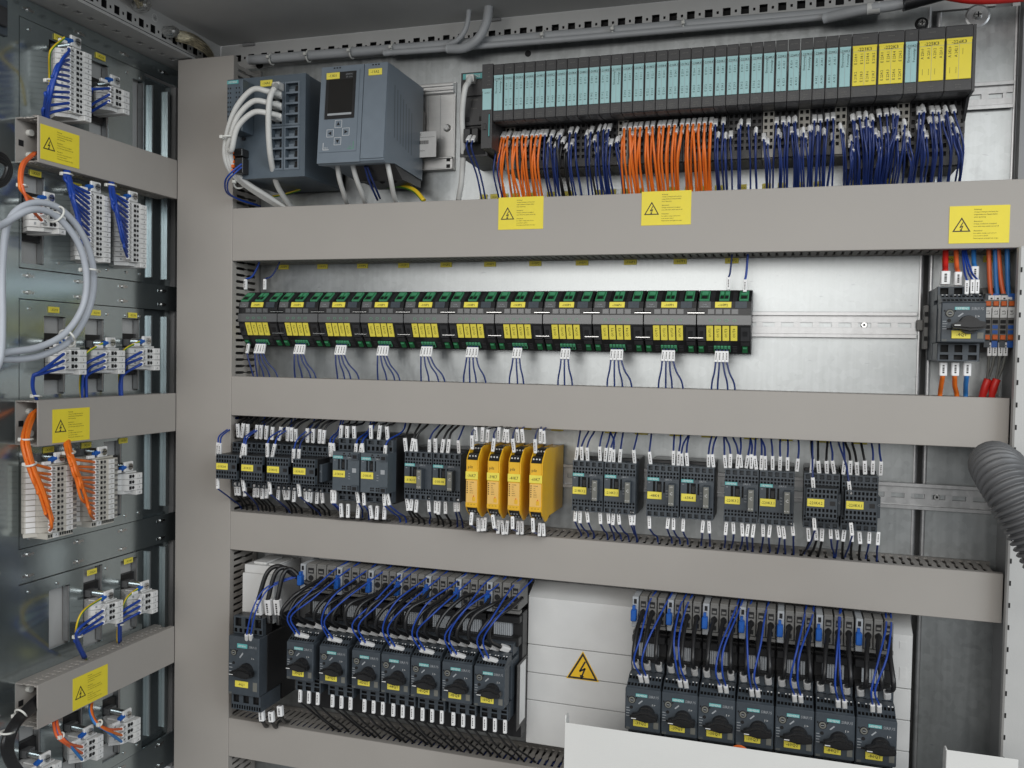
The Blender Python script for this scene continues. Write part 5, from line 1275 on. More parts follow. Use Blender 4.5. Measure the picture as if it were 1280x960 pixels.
# measured runs: (x, distance from the plate, z) in tenths of a millimetre
WIRES = [
('@ from left in the left orange bunch under the remote modules','orange wires under the remote modules',1,'wire',[
('O','m',[-3938,800,3190,-4,110,-95,-14,30,-115,-53,-55,-322,-19,-325,-398,0,-110,-260],[[-3938,800,3190,-4,110,-95]]),
('O','m',[-3902,800,3176,-4,110,-95,-11,30,-115,-43,-48,-316,-19,-332,-390,0,-110,-260],[[-3902,800,3176,-4,110,-95]]),
('O','m',[-3854,800,3196,-1,110,-95,-4,30,-115,-10,-112,-326,-12,-268,-400,0,-110,-260],[[-3854,800,3196,-1,110,-95]]),
('O','m',[-3770,800,3180,1,110,-95,1,30,-115,-9,-20,-318,18,-360,-392,0,-110,-260],[[-3770,800,3180,1,110,-95]]),
('O','m',[-3710,800,3177,0,110,-95,0,30,-115,-8,-92,-316,7,-288,-391,0,-110,-260],[[-3710,800,3177,0,110,-95]]),
('O','m',[-3639,800,3195,0,110,-95,0,30,-115,16,-64,-325,-15,-316,-400,0,-110,-260],[[-3639,800,3195,0,110,-95]]),
('O','m',[-3580,800,3180,-1,110,-95,-3,30,-115,-1,-63,-318,-17,-317,-392,0,-110,-260],[[-3580,800,3180,-1,110,-95]]),
('O','m',[-3497,800,3187,-2,110,-95,-7,30,-115,-18,-102,-321,-18,-278,-396,0,-110,-260],[[-3497,800,3187,-2,110,-95]]),
('O','m',[-3427,800,3183,-5,110,-95,-13,30,-115,-42,-16,-319,-31,-364,-394,0,-110,-260],[[-3427,800,3183,-5,110,-95]]),
('O','m',[-3368,800,3191,-3,110,-95,-8,30,-115,-26,-31,-323,-17,-349,-398,0,-110,-260],[[-3368,800,3191,-3,110,-95]]),
('O','m',[-3875,800,3061,-6,110,-95,-20,30,-115,-59,-112,-258,-44,-268,-333,0,-110,-260],[[-3875,800,3061,-6,110,-95]]),
('O','m',[-3732,800,3053,-4,110,-95,-14,30,-115,-36,-49,-254,-34,-331,-329,0,-110,-260],[[-3732,800,3053,-4,110,-95]]),
('O','m',[-3589,800,3057,-5,110,-95,-15,30,-115,-55,-116,-256,-23,-264,-331,0,-110,-260],[[-3589,800,3057,-5,110,-95]]),
('O','m',[-3447,800,3049,-1,110,-95,-4,30,-115,0,-63,-252,-18,-317,-327,0,-110,-260],[[-3447,800,3049,-1,110,-95]]),
]),
('@ from left under the first beige terminal base','blue wires under the remote modules',1,'wire',[
('B','n',[-4020,800,3035,-3,110,-95,-8,30,-115,-22,-15,-245,-24,-365,-320,0,-110,-260],[[-4020,800,3035,-3,110,-95]]),
('B','n',[-3959,800,3020,-3,110,-95,-8,30,-115,-22,-9,-238,-24,-371,-312,0,-110,-260],[[-3959,800,3020,-3,110,-95]]),
]),
('@ from left between the two orange bunches under the remote modules','blue wires under the remote modules',1,'wire',[
('B','n',[-3310,800,3187,0,110,-95,-1,30,-115,-6,-24,-321,2,-356,-396,0,-110,-260],[[-3310,800,3187,0,110,-95]]),
('B','n',[-3216,800,3171,0,110,-95,-1,30,-115,10,-108,-313,-13,-272,-388,0,-110,-260],[[-3216,800,3171,0,110,-95]]),
('B','n',[-3089,800,3174,-4,110,-95,-13,30,-115,-27,-68,-314,-39,-312,-390,0,-110,-260],[[-3089,800,3174,-4,110,-95]]),
('K','n',[-3052,800,3072,-4,110,-95,-11,30,-115,-36,-74,-264,-22,-306,-338,0,-110,-260],[[-3052,800,3072,-4,110,-95]]),
('B','n',[-2951,800,3200,0,110,-95,-2,30,-115,-2,-11,-328,-6,-369,-402,0,-110,-260],[[-2951,800,3200,0,110,-95]]),
('B','n',[-2924,800,3032,0,110,-95,0,30,-115,9,-1,-243,-11,-379,-319,0,-110,-260],[[-2924,800,3032,0,110,-95]]),
('B','n',[-2654,800,3193,-1,110,-95,-5,30,-115,-3,-4,-324,-19,-376,-399,0,-110,-260],[[-2654,800,3193,-1,110,-95]]),
('B','n',[-2569,800,2902,-2,110,-95,-4,30,-115,-10,-95,-178,-16,-285,-254,0,-110,-260],[[-2569,800,2902,-2,110,-95]]),
('B','n',[-2606,800,3069,5,110,-95,14,30,-115,42,-112,-262,36,-268,-337,0,-110,-260],[[-2606,800,3069,5,110,-95]]),
('B','n',[-2407,800,3212,-1,110,-95,-3,30,-115,-24,-24,-334,6,-356,-408,0,-110,-260],[[-2407,800,3212,-1,110,-95]]),
('B','n',[-2380,800,3002,0,110,-95,-1,30,-115,-8,-28,-228,5,-352,-304,0,-110,-260],[[-2380,800,3002,0,110,-95]]),
]),
('@ from left in the wide orange bunch under the remote modules','orange wires under the remote modules',1,'wire',[
('O','m',[-2209,800,3103,-1,110,-95,-4,30,-115,-11,-84,-279,-11,-296,-354,0,-110,-260],[[-2209,800,3103,-1,110,-95]]),
('O','m',[-2196,800,3210,2,110,-95,5,30,-115,14,-27,-332,14,-353,-408,0,-110,-260],[[-2196,800,3210,2,110,-95]]),
('O','m',[-2053,800,3109,-3,110,-95,-10,30,-115,-47,-52,-282,-6,-328,-357,0,-110,-260],[[-2053,800,3109,-3,110,-95]]),
('O','m',[-2100,800,3111,2,110,-95,5,30,-115,23,-83,-283,3,-297,-358,0,-110,-260],[[-2100,800,3111,2,110,-95]]),
('O','m',[-2119,800,3210,3,110,-95,8,30,-115,19,-24,-332,25,-356,-408,0,-110,-260],[[-2119,800,3210,3,110,-95]]),
('O','m',[-1976,800,3108,-3,110,-95,-9,30,-115,-37,-98,-282,-10,-282,-356,0,-110,-260],[[-1976,800,3108,-3,110,-95]]),
('O','m',[-2042,800,3210,1,110,-95,3,30,-115,7,-36,-332,7,-344,-408,0,-110,-260],[[-2042,800,3210,1,110,-95]]),
('O','m',[-1976,800,3211,1,110,-95,1,30,-115,-6,-81,-333,15,-299,-408,0,-110,-260],[[-1976,800,3211,1,110,-95]]),
('O','m',[-1888,800,3211,0,110,-95,0,30,-115,-4,-20,-333,6,-360,-408,0,-110,-260],[[-1888,800,3211,0,110,-95]]),
('O','m',[-1874,800,3121,2,110,-95,5,30,-115,16,-17,-288,12,-363,-363,0,-110,-260],[[-1874,800,3121,2,110,-95]]),
('O','m',[-1814,800,3116,0,110,-95,-1,30,-115,-12,-80,-286,8,-300,-360,0,-110,-260],[[-1814,800,3116,0,110,-95]]),
('O','m',[-1812,800,3211,3,110,-95,9,30,-115,35,-14,-333,14,-366,-408,0,-110,-260],[[-1812,800,3211,3,110,-95]]),
('O','m',[-1715,800,3212,-2,110,-95,-4,30,-115,-17,-93,-334,-8,-287,-408,0,-110,-260],[[-1715,800,3212,-2,110,-95]]),
('O','m',[-1709,800,3112,0,110,-95,0,30,-115,-10,-56,-284,12,-324,-358,0,-110,-260],[[-1709,800,3112,0,110,-95]]),
('O','m',[-1661,800,3212,-1,110,-95,-1,30,-115,-14,-23,-334,6,-357,-408,0,-110,-260],[[-1661,800,3212,-1,110,-95]]),
('O','m',[-1585,800,3106,-2,110,-95,-6,30,-115,-10,-98,-280,-22,-282,-356,0,-110,-260],[[-1585,800,3106,-2,110,-95]]),
('O','m',[-1585,800,3212,-2,110,-95,-6,30,-115,-25,-23,-334,-5,-357,-408,0,-110,-260],[[-1585,800,3212,-2,110,-95]]),
('O','m',[-1510,800,3212,-2,110,-95,-8,30,-115,-21,-23,-334,-19,-357,-408,0,-110,-260],[[-1510,800,3212,-2,110,-95]]),
('O','m',[-1493,800,3114,-1,110,-95,-2,30,-115,-12,-104,-284,0,-276,-360,0,-110,-260],[[-1493,800,3114,-1,110,-95]]),
('O','m',[-1414,800,3213,-3,110,-95,-10,30,-115,-40,-25,-334,-14,-355,-409,0,-110,-260],[[-1414,800,3213,-3,110,-95]]),
('O','m',[-1415,800,3113,-3,110,-95,-10,30,-115,-39,-78,-284,-12,-302,-359,0,-110,-260],[[-1415,800,3113,-3,110,-95]]),
('O','m',[-1340,800,3213,-1,110,-95,-4,30,-115,-15,-70,-334,-5,-310,-409,0,-110,-260],[[-1340,800,3213,-1,110,-95]]),
('O','m',[-1334,800,3136,0,110,-95,2,30,-115,2,-10,-296,6,-370,-370,0,-110,-260],[[-1334,800,3136,0,110,-95]]),
('O','m',[-1266,800,3213,-2,110,-95,-5,30,-115,-26,-119,-334,0,-261,-409,0,-110,-260],[[-1266,800,3213,-2,110,-95]]),
('O','m',[-1258,800,3123,1,110,-95,3,30,-115,23,-14,-289,-7,-366,-364,0,-110,-260],[[-1258,800,3123,1,110,-95]]),
('O','m',[-1192,800,3214,-1,110,-95,-2,30,-115,8,-68,-334,-19,-312,-410,0,-110,-260],[[-1192,800,3214,-1,110,-95]]),
('O','m',[-1205,800,3138,2,110,-95,6,30,-115,32,-9,-296,-2,-371,-372,0,-110,-260],[[-1205,800,3138,2,110,-95]]),
('O','m',[-1119,800,3214,0,110,-95,0,30,-115,-7,-31,-334,9,-349,-410,0,-110,-260],[[-1119,800,3214,0,110,-95]]),
('O','m',[-1124,800,3121,1,110,-95,3,30,-115,22,-40,-288,-4,-340,-363,0,-110,-260],[[-1124,800,3121,1,110,-95]]),
('O','m',[-1035,800,3214,-2,110,-95,-5,30,-115,-18,-85,-334,-12,-295,-410,0,-110,-260],[[-1035,800,3214,-2,110,-95]]),
('O','m',[-1037,800,3127,0,110,-95,-2,30,-115,-9,-93,-291,2,-287,-366,0,-110,-260],[[-1037,800,3127,0,110,-95]]),
]),
('@ from left between the wide orange bunch and the yellow modules','blue wires under the remote modules',1,'wire',[
('B','n',[-982,800,3190,1,110,-95,5,30,-115,1,-49,-322,21,-331,-398,0,-110,-260],[[-982,800,3190,1,110,-95]]),
('B','n',[-879,800,3204,0,110,-95,2,30,-115,-9,-12,-330,16,-368,-404,0,-110,-260],[[-879,800,3204,0,110,-95]]),
('B','n',[-781,800,3020,1,110,-95,2,30,-115,21,-12,-238,-7,-368,-312,0,-110,-260],[[-781,800,3020,1,110,-95]]),
('B','n',[-559,800,3164,2,110,-95,5,30,-115,25,-99,-310,3,-281,-384,0,-110,-260],[[-559,800,3164,2,110,-95]]),
('B','n',[-361,800,2964,2,110,-95,7,30,-115,23,-70,-210,12,-310,-284,0,-110,-260],[[-361,800,2964,2,110,-95]]),
('B','n',[-205,800,3163,-2,110,-95,-4,30,-115,-20,-90,-309,-4,-290,-384,0,-110,-260],[[-205,800,3163,-2,110,-95]]),
('B','n',[-125,800,3168,3,110,-95,10,30,-115,40,-78,-312,11,-302,-386,0,-110,-260],[[-125,800,3168,3,110,-95]]),
('B','n',[-12,800,3027,2,110,-95,6,30,-115,31,-99,-241,3,-281,-316,0,-110,-260],[[-12,800,3027,2,110,-95]]),
('B','n',[48,800,2993,2,110,-95,6,30,-115,31,-21,-224,3,-359,-299,0,-110,-260],[[48,800,2993,2,110,-95]]),
('B','n',[158,800,2955,2,110,-95,7,30,-115,32,-114,-205,2,-266,-280,0,-110,-260],[[158,800,2955,2,110,-95]]),
('B','n',[260,800,3165,-1,110,-95,-3,30,-115,-8,-69,-310,-7,-311,-385,0,-110,-260],[[260,800,3165,-1,110,-95]]),
('B','n',[328,800,3160,2,110,-95,4,30,-115,1,-113,-308,25,-267,-382,0,-110,-260],[[328,800,3160,2,110,-95]]),
('B','n',[415,800,3175,0,110,-95,-1,30,-115,-15,-3,-315,11,-377,-390,0,-110,-260],[[415,800,3175,0,110,-95]]),
('B','n',[483,800,3181,1,110,-95,4,30,-115,13,-82,-318,8,-298,-393,0,-110,-260],[[483,800,3181,1,110,-95]]),
]),
('@ from left under the wide yellow modules','blue wires under the remote modules',1,'wire',[
('B','n',[703,800,2823,0,110,-95,-1,30,-115,11,-32,-139,-15,-348,-214,0,-110,-260],[[703,800,2823,0,110,-95]]),
('B','n',[725,800,2761,1,110,-95,3,30,-115,6,-107,-108,9,-273,-183,0,-110,-260],[[725,800,2761,1,110,-95]]),
('B','n',[774,800,2920,2,110,-95,6,30,-115,28,-34,-188,2,-346,-262,0,-110,-260],[[774,800,2920,2,110,-95]]),
('B','n',[790,800,3172,5,110,-95,15,30,-115,47,-57,-314,33,-323,-388,0,-110,-260],[[790,800,3172,5,110,-95]]),
('B','n',[839,800,3038,5,110,-95,13,30,-115,41,-22,-246,31,-358,-322,0,-110,-260],[[839,800,3038,5,110,-95]]),
('B','n',[929,800,3032,3,110,-95,8,30,-115,15,-106,-243,31,-274,-319,0,-110,-260],[[929,800,3032,3,110,-95]]),
('B','n',[1038,800,2764,-1,110,-95,-4,30,-115,-18,-84,-110,0,-296,-184,0,-110,-260],[[1038,800,2764,-1,110,-95]]),
('B','n',[988,800,2948,4,110,-95,12,30,-115,41,-57,-202,22,-323,-276,0,-110,-260],[[988,800,2948,4,110,-95]]),
('B','n',[1026,800,3187,5,110,-95,14,30,-115,35,-54,-321,40,-326,-396,0,-110,-260],[[1026,800,3187,5,110,-95]]),
('B','n',[1104,800,2961,2,110,-95,7,30,-115,12,-111,-208,23,-269,-283,0,-110,-260],[[1104,800,2961,2,110,-95]]),
('B','n',[1110,800,3191,2,110,-95,8,30,-115,23,-36,-323,16,-344,-398,0,-110,-260],[[1110,800,3191,2,110,-95]]),
('B','n',[1247,800,2883,1,110,-95,1,30,-115,9,-7,-169,0,-373,-244,0,-110,-260],[[1247,800,2883,1,110,-95]]),
('B','n',[1322,800,2929,2,110,-95,5,30,-115,14,-92,-192,15,-288,-267,0,-110,-260],[[1322,800,2929,2,110,-95]]),
('B','n',[1489,800,3187,-2,110,-95,-5,30,-115,-5,-70,-321,-25,-310,-396,0,-110,-260],[[1489,800,3187,-2,110,-95]]),
('B','n',[1539,800,2956,1,110,-95,3,30,-115,23,-38,-206,-7,-342,-280,0,-110,-260],[[1539,800,2956,1,110,-95]]),
('B','n',[1576,800,2884,2,110,-95,5,30,-115,28,-100,-170,-2,-280,-244,0,-110,-260],[[1576,800,2884,2,110,-95]]),
('B','n',[1635,800,3187,3,110,-95,9,30,-115,35,-6,-321,12,-374,-396,0,-110,-260],[[1635,800,3187,3,110,-95]]),
('B','n',[1699,800,3183,4,110,-95,12,30,-115,28,-30,-319,35,-350,-394,0,-110,-260],[[1699,800,3183,4,110,-95]]),
('B','n',[1745,800,3071,7,110,-95,20,30,-115,81,-18,-263,27,-362,-338,0,-110,-260],[[1745,800,3071,7,110,-95]]),
('B','n',[1872,800,2887,5,110,-95,15,30,-115,54,-17,-171,25,-363,-246,0,-110,-260],[[1872,800,2887,5,110,-95]]),
('B','n',[1870,800,3181,8,110,-95,23,30,-115,92,-13,-318,32,-367,-393,0,-110,-260],[[1870,800,3181,8,110,-95]]),
]),
('@ from left from the interface module plug','blue wires under the remote modules',1,'wire',[
('B','n',[-4358,1080,3100,0,110,-95,2,30,-115,13,-376,-278,-7,-284,-352,0,-110,-260],[[-4358,1080,3100,0,110,-95]]),
('B','n',[-4286,1080,3096,0,110,-95,0,30,-115,1,-371,-276,-3,-289,-350,0,-110,-260],[[-4286,1080,3096,0,110,-95]]),
]),
('@ from left hanging below output module -100P1','blue wires below the output modules',0,'wire',[
('B','n',[-8386,440,135,10,60,-165,50,0,-170,60,-100,-350],[[-8386,440,115,10,60,-155]]),
('B','n',[-8221,440,135,-8,60,-165,10,0,-150,2,-40,-160,1,-60,-260],[[-8221,440,115,-8,56,-155]]),
('B','n',[-8176,440,135,-3,60,-165,34,0,-150,44,-40,-160,13,-60,-260],[[-8176,440,115,-3,56,-155]]),
('B','n',[-8131,440,135,4,60,-165,51,0,-150,79,-40,-160,24,-60,-260],[[-8131,440,115,4,56,-155]]),
('B','n',[-8086,440,135,8,60,-165,85,0,-150,133,-40,-160,40,-60,-260],[[-8086,440,115,8,56,-155]]),
]),
('@ from left hanging below output module -101P1','blue wires below the output modules',0,'wire',[
('B','n',[-7492,440,135,-6,60,-165,-4,0,-150,-15,-40,-160,-4,-60,-260],[[-7492,440,115,-6,56,-155]]),
('B','n',[-7447,440,135,1,60,-165,21,0,-150,31,-40,-160,10,-60,-260],[[-7447,440,115,1,56,-155]]),
('B','n',[-7402,440,135,6,60,-165,57,0,-150,91,-40,-160,27,-60,-260],[[-7402,440,115,6,56,-155]]),
('B','n',[-7357,440,135,11,60,-165,70,0,-150,116,-40,-160,35,-60,-260],[[-7357,440,115,10,56,-155]]),
]),
('@ from left hanging below output module -101P2','blue wires below the output modules',0,'wire',[
('B','n',[-6763,440,135,-4,60,-165,6,0,-150,3,-40,-160,1,-60,-260],[[-6763,440,115,-4,56,-155]]),
('B','n',[-6718,440,135,-1,60,-165,33,0,-150,45,-40,-160,14,-60,-260],[[-6718,440,115,-1,56,-155]]),
('B','n',[-6673,440,135,-1,60,-165,57,0,-150,79,-40,-160,24,-60,-260],[[-6673,440,115,-1,56,-155]]),
('B','n',[-6628,440,135,6,60,-165,87,0,-150,133,-40,-160,40,-60,-260],[[-6628,440,115,6,56,-155]]),
]),
('@ from left hanging below output module -102P1','blue wires below the output modules',0,'wire',[
('B','n',[-6034,440,135,-5,60,-165,-4,0,-150,-12,-40,-160,-4,-60,-260],[[-6034,440,115,-5,56,-155]]),
('B','n',[-5989,440,135,-2,60,-165,32,0,-150,44,-40,-160,13,-60,-260],[[-5989,440,115,-2,56,-155]]),
('B','n',[-5944,440,135,-1,60,-165,67,0,-150,93,-40,-160,28,-60,-260],[[-5944,440,115,-1,56,-155]]),
('B','n',[-5899,440,135,5,60,-165,76,0,-150,116,-40,-160,35,-60,-260],[[-5899,440,115,5,56,-155]]),
]),
('@ from left hanging below output module -102P2','blue wires below the output modules',0,'wire',[
('B','n',[-5305,440,135,-10,60,-165,1,0,-150,-13,-40,-160,-4,-60,-260],[[-5305,440,115,-9,56,-155]]),
('B','n',[-5260,440,135,0,60,-165,23,0,-150,32,-40,-160,10,-60,-260],[[-5260,440,115,0,56,-155]]),
('B','n',[-5215,440,135,1,60,-165,64,0,-150,94,-40,-160,28,-60,-260],[[-5215,440,115,1,56,-155]]),
('B','n',[-5170,440,135,4,60,-165,83,0,-150,124,-40,-160,37,-60,-260],[[-5170,440,115,4,56,-155]]),
]),
('@ from left hanging below output module -103P1','blue wires below the output modules',0,'wire',[
('B','n',[-4566,440,135,-6,60,-165,-21,0,-150,-38,-40,-160,-12,-60,-260],[[-4566,440,115,-6,56,-155]]),
('B','n',[-4521,440,135,-6,60,-165,0,0,-150,-8,-40,-160,-3,-60,-260],[[-4521,440,115,-6,56,-155]]),
('B','n',[-4476,440,135,2,60,-165,13,0,-150,22,-40,-160,6,-60,-260],[[-4476,440,115,2,56,-155]]),
('B','n',[-4431,440,135,9,60,-165,47,0,-150,80,-40,-160,24,-60,-260],[[-4431,440,115,8,56,-155]]),
]),
('@ from left hanging below output module -103P2','blue wires below the output modules',0,'wire',[
('B','n',[-3837,440,135,-8,60,-165,-22,0,-150,-42,-40,-160,-13,-60,-260],[[-3837,440,115,-8,56,-155]]),
('B','n',[-3792,440,135,-4,60,-165,6,0,-150,3,-40,-160,0,-60,-260],[[-3792,440,115,-4,56,-155]]),
('B','n',[-3747,440,135,-1,60,-165,21,0,-150,29,-40,-160,8,-60,-260],[[-3747,440,115,-1,56,-155]]),
]),
('@ from left hanging below output module -105P1','blue wires below the output modules',0,'wire',[
('B','n',[-3108,440,135,-8,60,-165,-16,0,-150,-35,-40,-160,-10,-60,-260],[[-3108,440,115,-8,56,-155]]),
('B','n',[-3063,440,135,-4,60,-165,1,0,-150,-5,-40,-160,-1,-60,-260],[[-3063,440,115,-4,56,-155]]),
('B','n',[-3018,440,135,4,60,-165,19,0,-150,34,-40,-160,10,-60,-260],[[-3018,440,115,4,56,-155]]),
]),
('@ from left hanging below output module -106P1','blue wires below the output modules',0,'wire',[
('B','n',[-2379,440,135,-9,60,-165,-16,0,-150,-36,-40,-160,-11,-60,-260],[[-2379,440,115,-8,56,-155]]),
('B','n',[-2334,440,135,-1,60,-165,0,0,-150,-2,-40,-160,0,-60,-260],[[-2334,440,115,-1,56,-155]]),
('B','n',[-2289,440,135,6,60,-165,19,0,-150,37,-40,-160,11,-60,-260],[[-2289,440,115,6,56,-155]]),
('B','n',[-2244,440,135,4,60,-165,55,0,-150,84,-40,-160,25,-60,-260],[[-2244,440,115,4,56,-155]]),
]),
('@ from left hanging below output module -107P1','blue wires below the output modules',0,'wire',[
('B','n',[-1650,440,135,-9,60,-165,-15,0,-150,-33,-40,-160,-10,-60,-260],[[-1650,440,115,-8,56,-155]]),
('B','n',[-1605,440,135,-2,60,-165,1,0,-150,-2,-40,-160,0,-60,-260],[[-1605,440,115,-2,56,-155]]),
('B','n',[-1560,440,135,3,60,-165,12,0,-150,21,-40,-160,6,-60,-260],[[-1560,440,115,3,56,-155]]),
('B','n',[-1515,440,135,6,60,-165,50,0,-150,79,-40,-160,24,-60,-260],[[-1515,440,115,6,56,-155]]),
]),
('@ from left hanging below output module -107P2','blue wires below the output modules',0,'wire',[
('B','n',[-921,440,135,-6,60,-165,-16,0,-150,-33,-40,-160,-9,-60,-260],[[-921,440,115,-6,56,-155]]),
('B','n',[-876,440,135,-1,60,-165,-7,0,-150,-12,-40,-160,-4,-60,-260],[[-876,440,115,-1,56,-155]]),
('B','n',[-831,440,135,1,60,-165,26,0,-150,38,-40,-160,12,-60,-260],[[-831,440,115,1,56,-155]]),
('B','n',[-786,440,135,7,60,-165,40,0,-150,67,-40,-160,20,-60,-260],[[-786,440,115,7,56,-155]]),
]),
('@ from left feeding the leftmost output module from above','feed wires of the output modules',0,'wire',[
('R','m',[-8446,450,999,0,0,170,126,0,49,125,0,219,0,0,200],[[-8446,450,999,0,0,170]]),
('B','n',[-8087,450,997,0,0,170,138,0,60,138,0,230,0,0,200],[[-8087,450,997,0,0,170]]),
]),
('@ from left feeding the rightmost output module from above','feed wires of the output modules',0,'wire',[
('B','n',[-786,450,962,0,0,170,18,0,70,18,0,240,0,0,200],[[-786,450,962,0,0,170]]),
('R','m',[-567,450,928,0,0,170,14,0,102,14,0,271,0,0,200],[[-567,450,928,0,0,170]]),
]),
('@ from left entering the top of the lone motor switch -4Q1','wires at the lone motor switch',0,'wire',[
('D','T',[1865,750,986,0,0,170,17,-125,64,17,-125,233,0,0,200],[[1865,750,986,0,0,170]]),
('M','t',[2005,780,972,0,0,170,7,-140,70,7,-140,239,0,0,200],[[2005,780,972,0,0,170]]),
('R','n',[2072,980,849,0,0,170,10,-240,131,10,-240,300,0,0,200],[[2072,980,849,0,0,170]]),
('R','n',[2134,980,858,0,0,170,-12,-240,126,-11,-240,295,0,0,200],[[2134,980,858,0,0,170]]),
('R','n',[2186,980,858,0,0,170,-28,-240,126,-29,-240,295,0,0,200],[[2186,980,858,0,0,170]]),
('S','t',[2214,650,1051,0,0,170,3,-75,39,3,-75,208,0,0,200],[[2214,650,1051,0,0,170]]),
]),
('@ from left leaving the bottom of the lone motor switch -4Q1','wires at the lone motor switch',0,'wire',[
('O','t',[1877,750,16,0,0,-170,5,-125,-126,9,-125,-125,0,0,-200],[[1877,750,16,0,0,-170]]),
('O','t',[2013,750,19,0,0,-170,26,-125,-124,47,-125,-124,0,0,-200],[[2013,750,19,0,0,-170]]),
('S','t',[2148,750,21,0,0,-170,14,-125,-123,25,-125,-123,0,0,-200],[[2148,750,21,0,0,-170]]),
]),
('@ from left entering the slim terminal blocks from above','wires at the slim terminal blocks',0,'wire',[
('M','t',[2423,560,698,0,0,170,-15,-30,203,-15,-30,373,0,0,200],[[2423,560,698,0,0,170]]),
('S','t',[2494,560,698,0,0,170,-14,-30,188,-14,-30,357,0,0,200],[[2494,560,698,0,0,170]]),
('M','t',[2566,560,698,0,0,170,-33,-30,202,-32,-30,372,0,0,200],[[2566,560,698,0,0,170]]),
('S','t',[2620,560,678,0,0,170,-10,-30,211,-11,-30,381,0,0,200],[[2620,560,678,0,0,170]]),
]),
('@ from left leaving the slim terminal blocks into a red sheath','wires at the slim terminal blocks',0,'wire',[
('Y','m',[2427,560,277,0,0,-170,0,-30,-157,0,-30,-156,0,0,-200],[[2427,560,277,0,0,-170]]),
('Y','m',[2485,560,278,0,0,-170,-18,-30,-157,-31,-30,-157,0,0,-200],[[2485,560,278,0,0,-170]]),
('Y','m',[2548,560,279,0,0,-170,-8,-30,-156,-14,-30,-156,0,0,-200],[[2548,560,279,0,0,-170]]),
('Y','m',[2606,560,280,0,0,-170,-22,-30,-156,-40,-30,-157,0,0,-200],[[2606,560,280,0,0,-170]]),
]),
('@ from left rising from the contactor pair after the yellow relays','wires of the third row',0,'wire',[
('B','n',[-2806,760,-1465,33,49,195,-7,-102,101,-12,-137,124,0,-120,200],[[-2806,760,-1465,33,49,195]]),
('B','n',[-2716,760,-1455,-1,57,198,16,-110,98,31,-137,119,0,-120,200],[[-2716,760,-1455,-1,57,198]]),
('B','n',[-2635,760,-1462,-4,45,195,13,-98,104,46,-137,127,0,-120,200],[[-2635,760,-1462,-4,45,195]]),
('B','n',[-2455,760,-1452,-10,18,204,1,-71,98,4,-137,119,0,-120,200],[[-2455,760,-1452,-10,18,204]]),
('B','n',[-2386,760,-1454,23,63,198,11,-116,104,-2,-137,126,0,-120,200],[[-2386,760,-1454,23,63,198]]),
('B','n',[-2325,760,-1462,25,40,208,17,-93,104,10,-137,127,0,-120,200],[[-2325,760,-1462,25,40,208]]),
('B','n',[-2267,760,-1464,6,44,190,-17,-97,111,-84,-137,136,0,-120,200],[[-2267,760,-1464,6,44,190]]),
('B','n',[-2180,760,-1459,18,50,194,-4,-103,111,-2,-137,136,0,-120,200],[[-2180,760,-1459,18,50,194]]),
('B','n',[-1970,760,-1459,-9,62,192,11,-115,116,8,-137,142,0,-120,200],[[-1970,760,-1459,-9,62,192]]),
]),
('@ from left dropping from the contactor pair after the yellow relays','wires of the third row',0,'wire',[
('B','n',[-2792,760,-2148,6,62,-174,7,-177,-131,12,-145,-107,0,-50,-230],[[-2792,760,-2148,6,62,-174]]),
('B','n',[-2728,760,-2149,9,37,-196,22,-163,-114,33,-134,-93,0,-50,-238],[[-2728,760,-2149,9,37,-196]]),
('B','n',[-2635,760,-2148,40,64,-174,7,-178,-126,9,-146,-103,0,-50,-239],[[-2635,760,-2148,40,64,-174]]),
('B','n',[-2442,760,-2151,21,52,-182,14,-172,-116,23,-140,-95,0,-50,-246],[[-2442,760,-2151,21,52,-182]]),
('B','n',[-2329,760,-2149,21,21,-173,9,-155,-125,13,-126,-103,0,-50,-240],[[-2329,760,-2149,21,21,-173]]),
('B','n',[-2249,760,-2143,-4,24,-195,26,-156,-116,39,-128,-94,0,-50,-242],[[-2249,760,-2143,-4,24,-195]]),
('B','n',[-2183,760,-2149,29,57,-171,30,-174,-125,47,-143,-103,0,-50,-242],[[-2183,760,-2149,29,57,-171]]),
('B','n',[-2025,760,-2127,37,67,-188,11,-180,-138,17,-147,-113,0,-50,-224],[[-2025,760,-2127,37,67,-188]]),
('B','n',[-1962,760,-2128,0,19,-191,3,-153,-143,7,-126,-117,0,-50,-211],[[-1962,760,-2128,0,19,-191]]),
]),
('@ from left rising from the middle contactor pair','wires of the third row',0,'wire',[
('B','n',[-1748,760,-1463,-21,12,177,2,-65,116,-5,-137,141,0,-120,200],[[-1748,760,-1463,-21,12,177]]),
('B','n',[-1437,760,-1457,-1,30,203,-8,-83,108,-9,-137,131,0,-120,200],[[-1437,760,-1457,-1,30,203]]),
('B','n',[-1374,760,-1459,13,60,204,3,-113,110,-12,-137,134,0,-120,200],[[-1374,760,-1459,13,60,204]]),
('B','n',[-1317,760,-1461,-10,70,180,14,-123,124,67,-137,151,0,-120,200],[[-1317,760,-1461,-10,70,180]]),
('B','n',[-1249,760,-1457,-14,23,182,1,-76,121,16,-137,148,0,-120,200],[[-1249,760,-1457,-14,23,182]]),
('B','n',[-967,760,-1458,-1,52,181,6,-105,128,25,-137,156,0,-120,200],[[-967,760,-1458,-1,52,181]]),
('B','n',[-901,760,-1454,-19,23,177,12,-76,129,38,-137,158,0,-120,200],[[-901,760,-1454,-19,23,177]]),
]),
('@ from left dropping from the middle contactor pair','wires of the third row',0,'wire',[
('B','n',[-1753,760,-2162,15,36,-187,29,-163,-102,44,-133,-83,0,-50,-256],[[-1753,760,-2162,15,36,-187]]),
('B','n',[-1487,760,-2157,-8,61,-171,11,-177,-117,17,-144,-96,0,-50,-249],[[-1487,760,-2157,-8,61,-171]]),
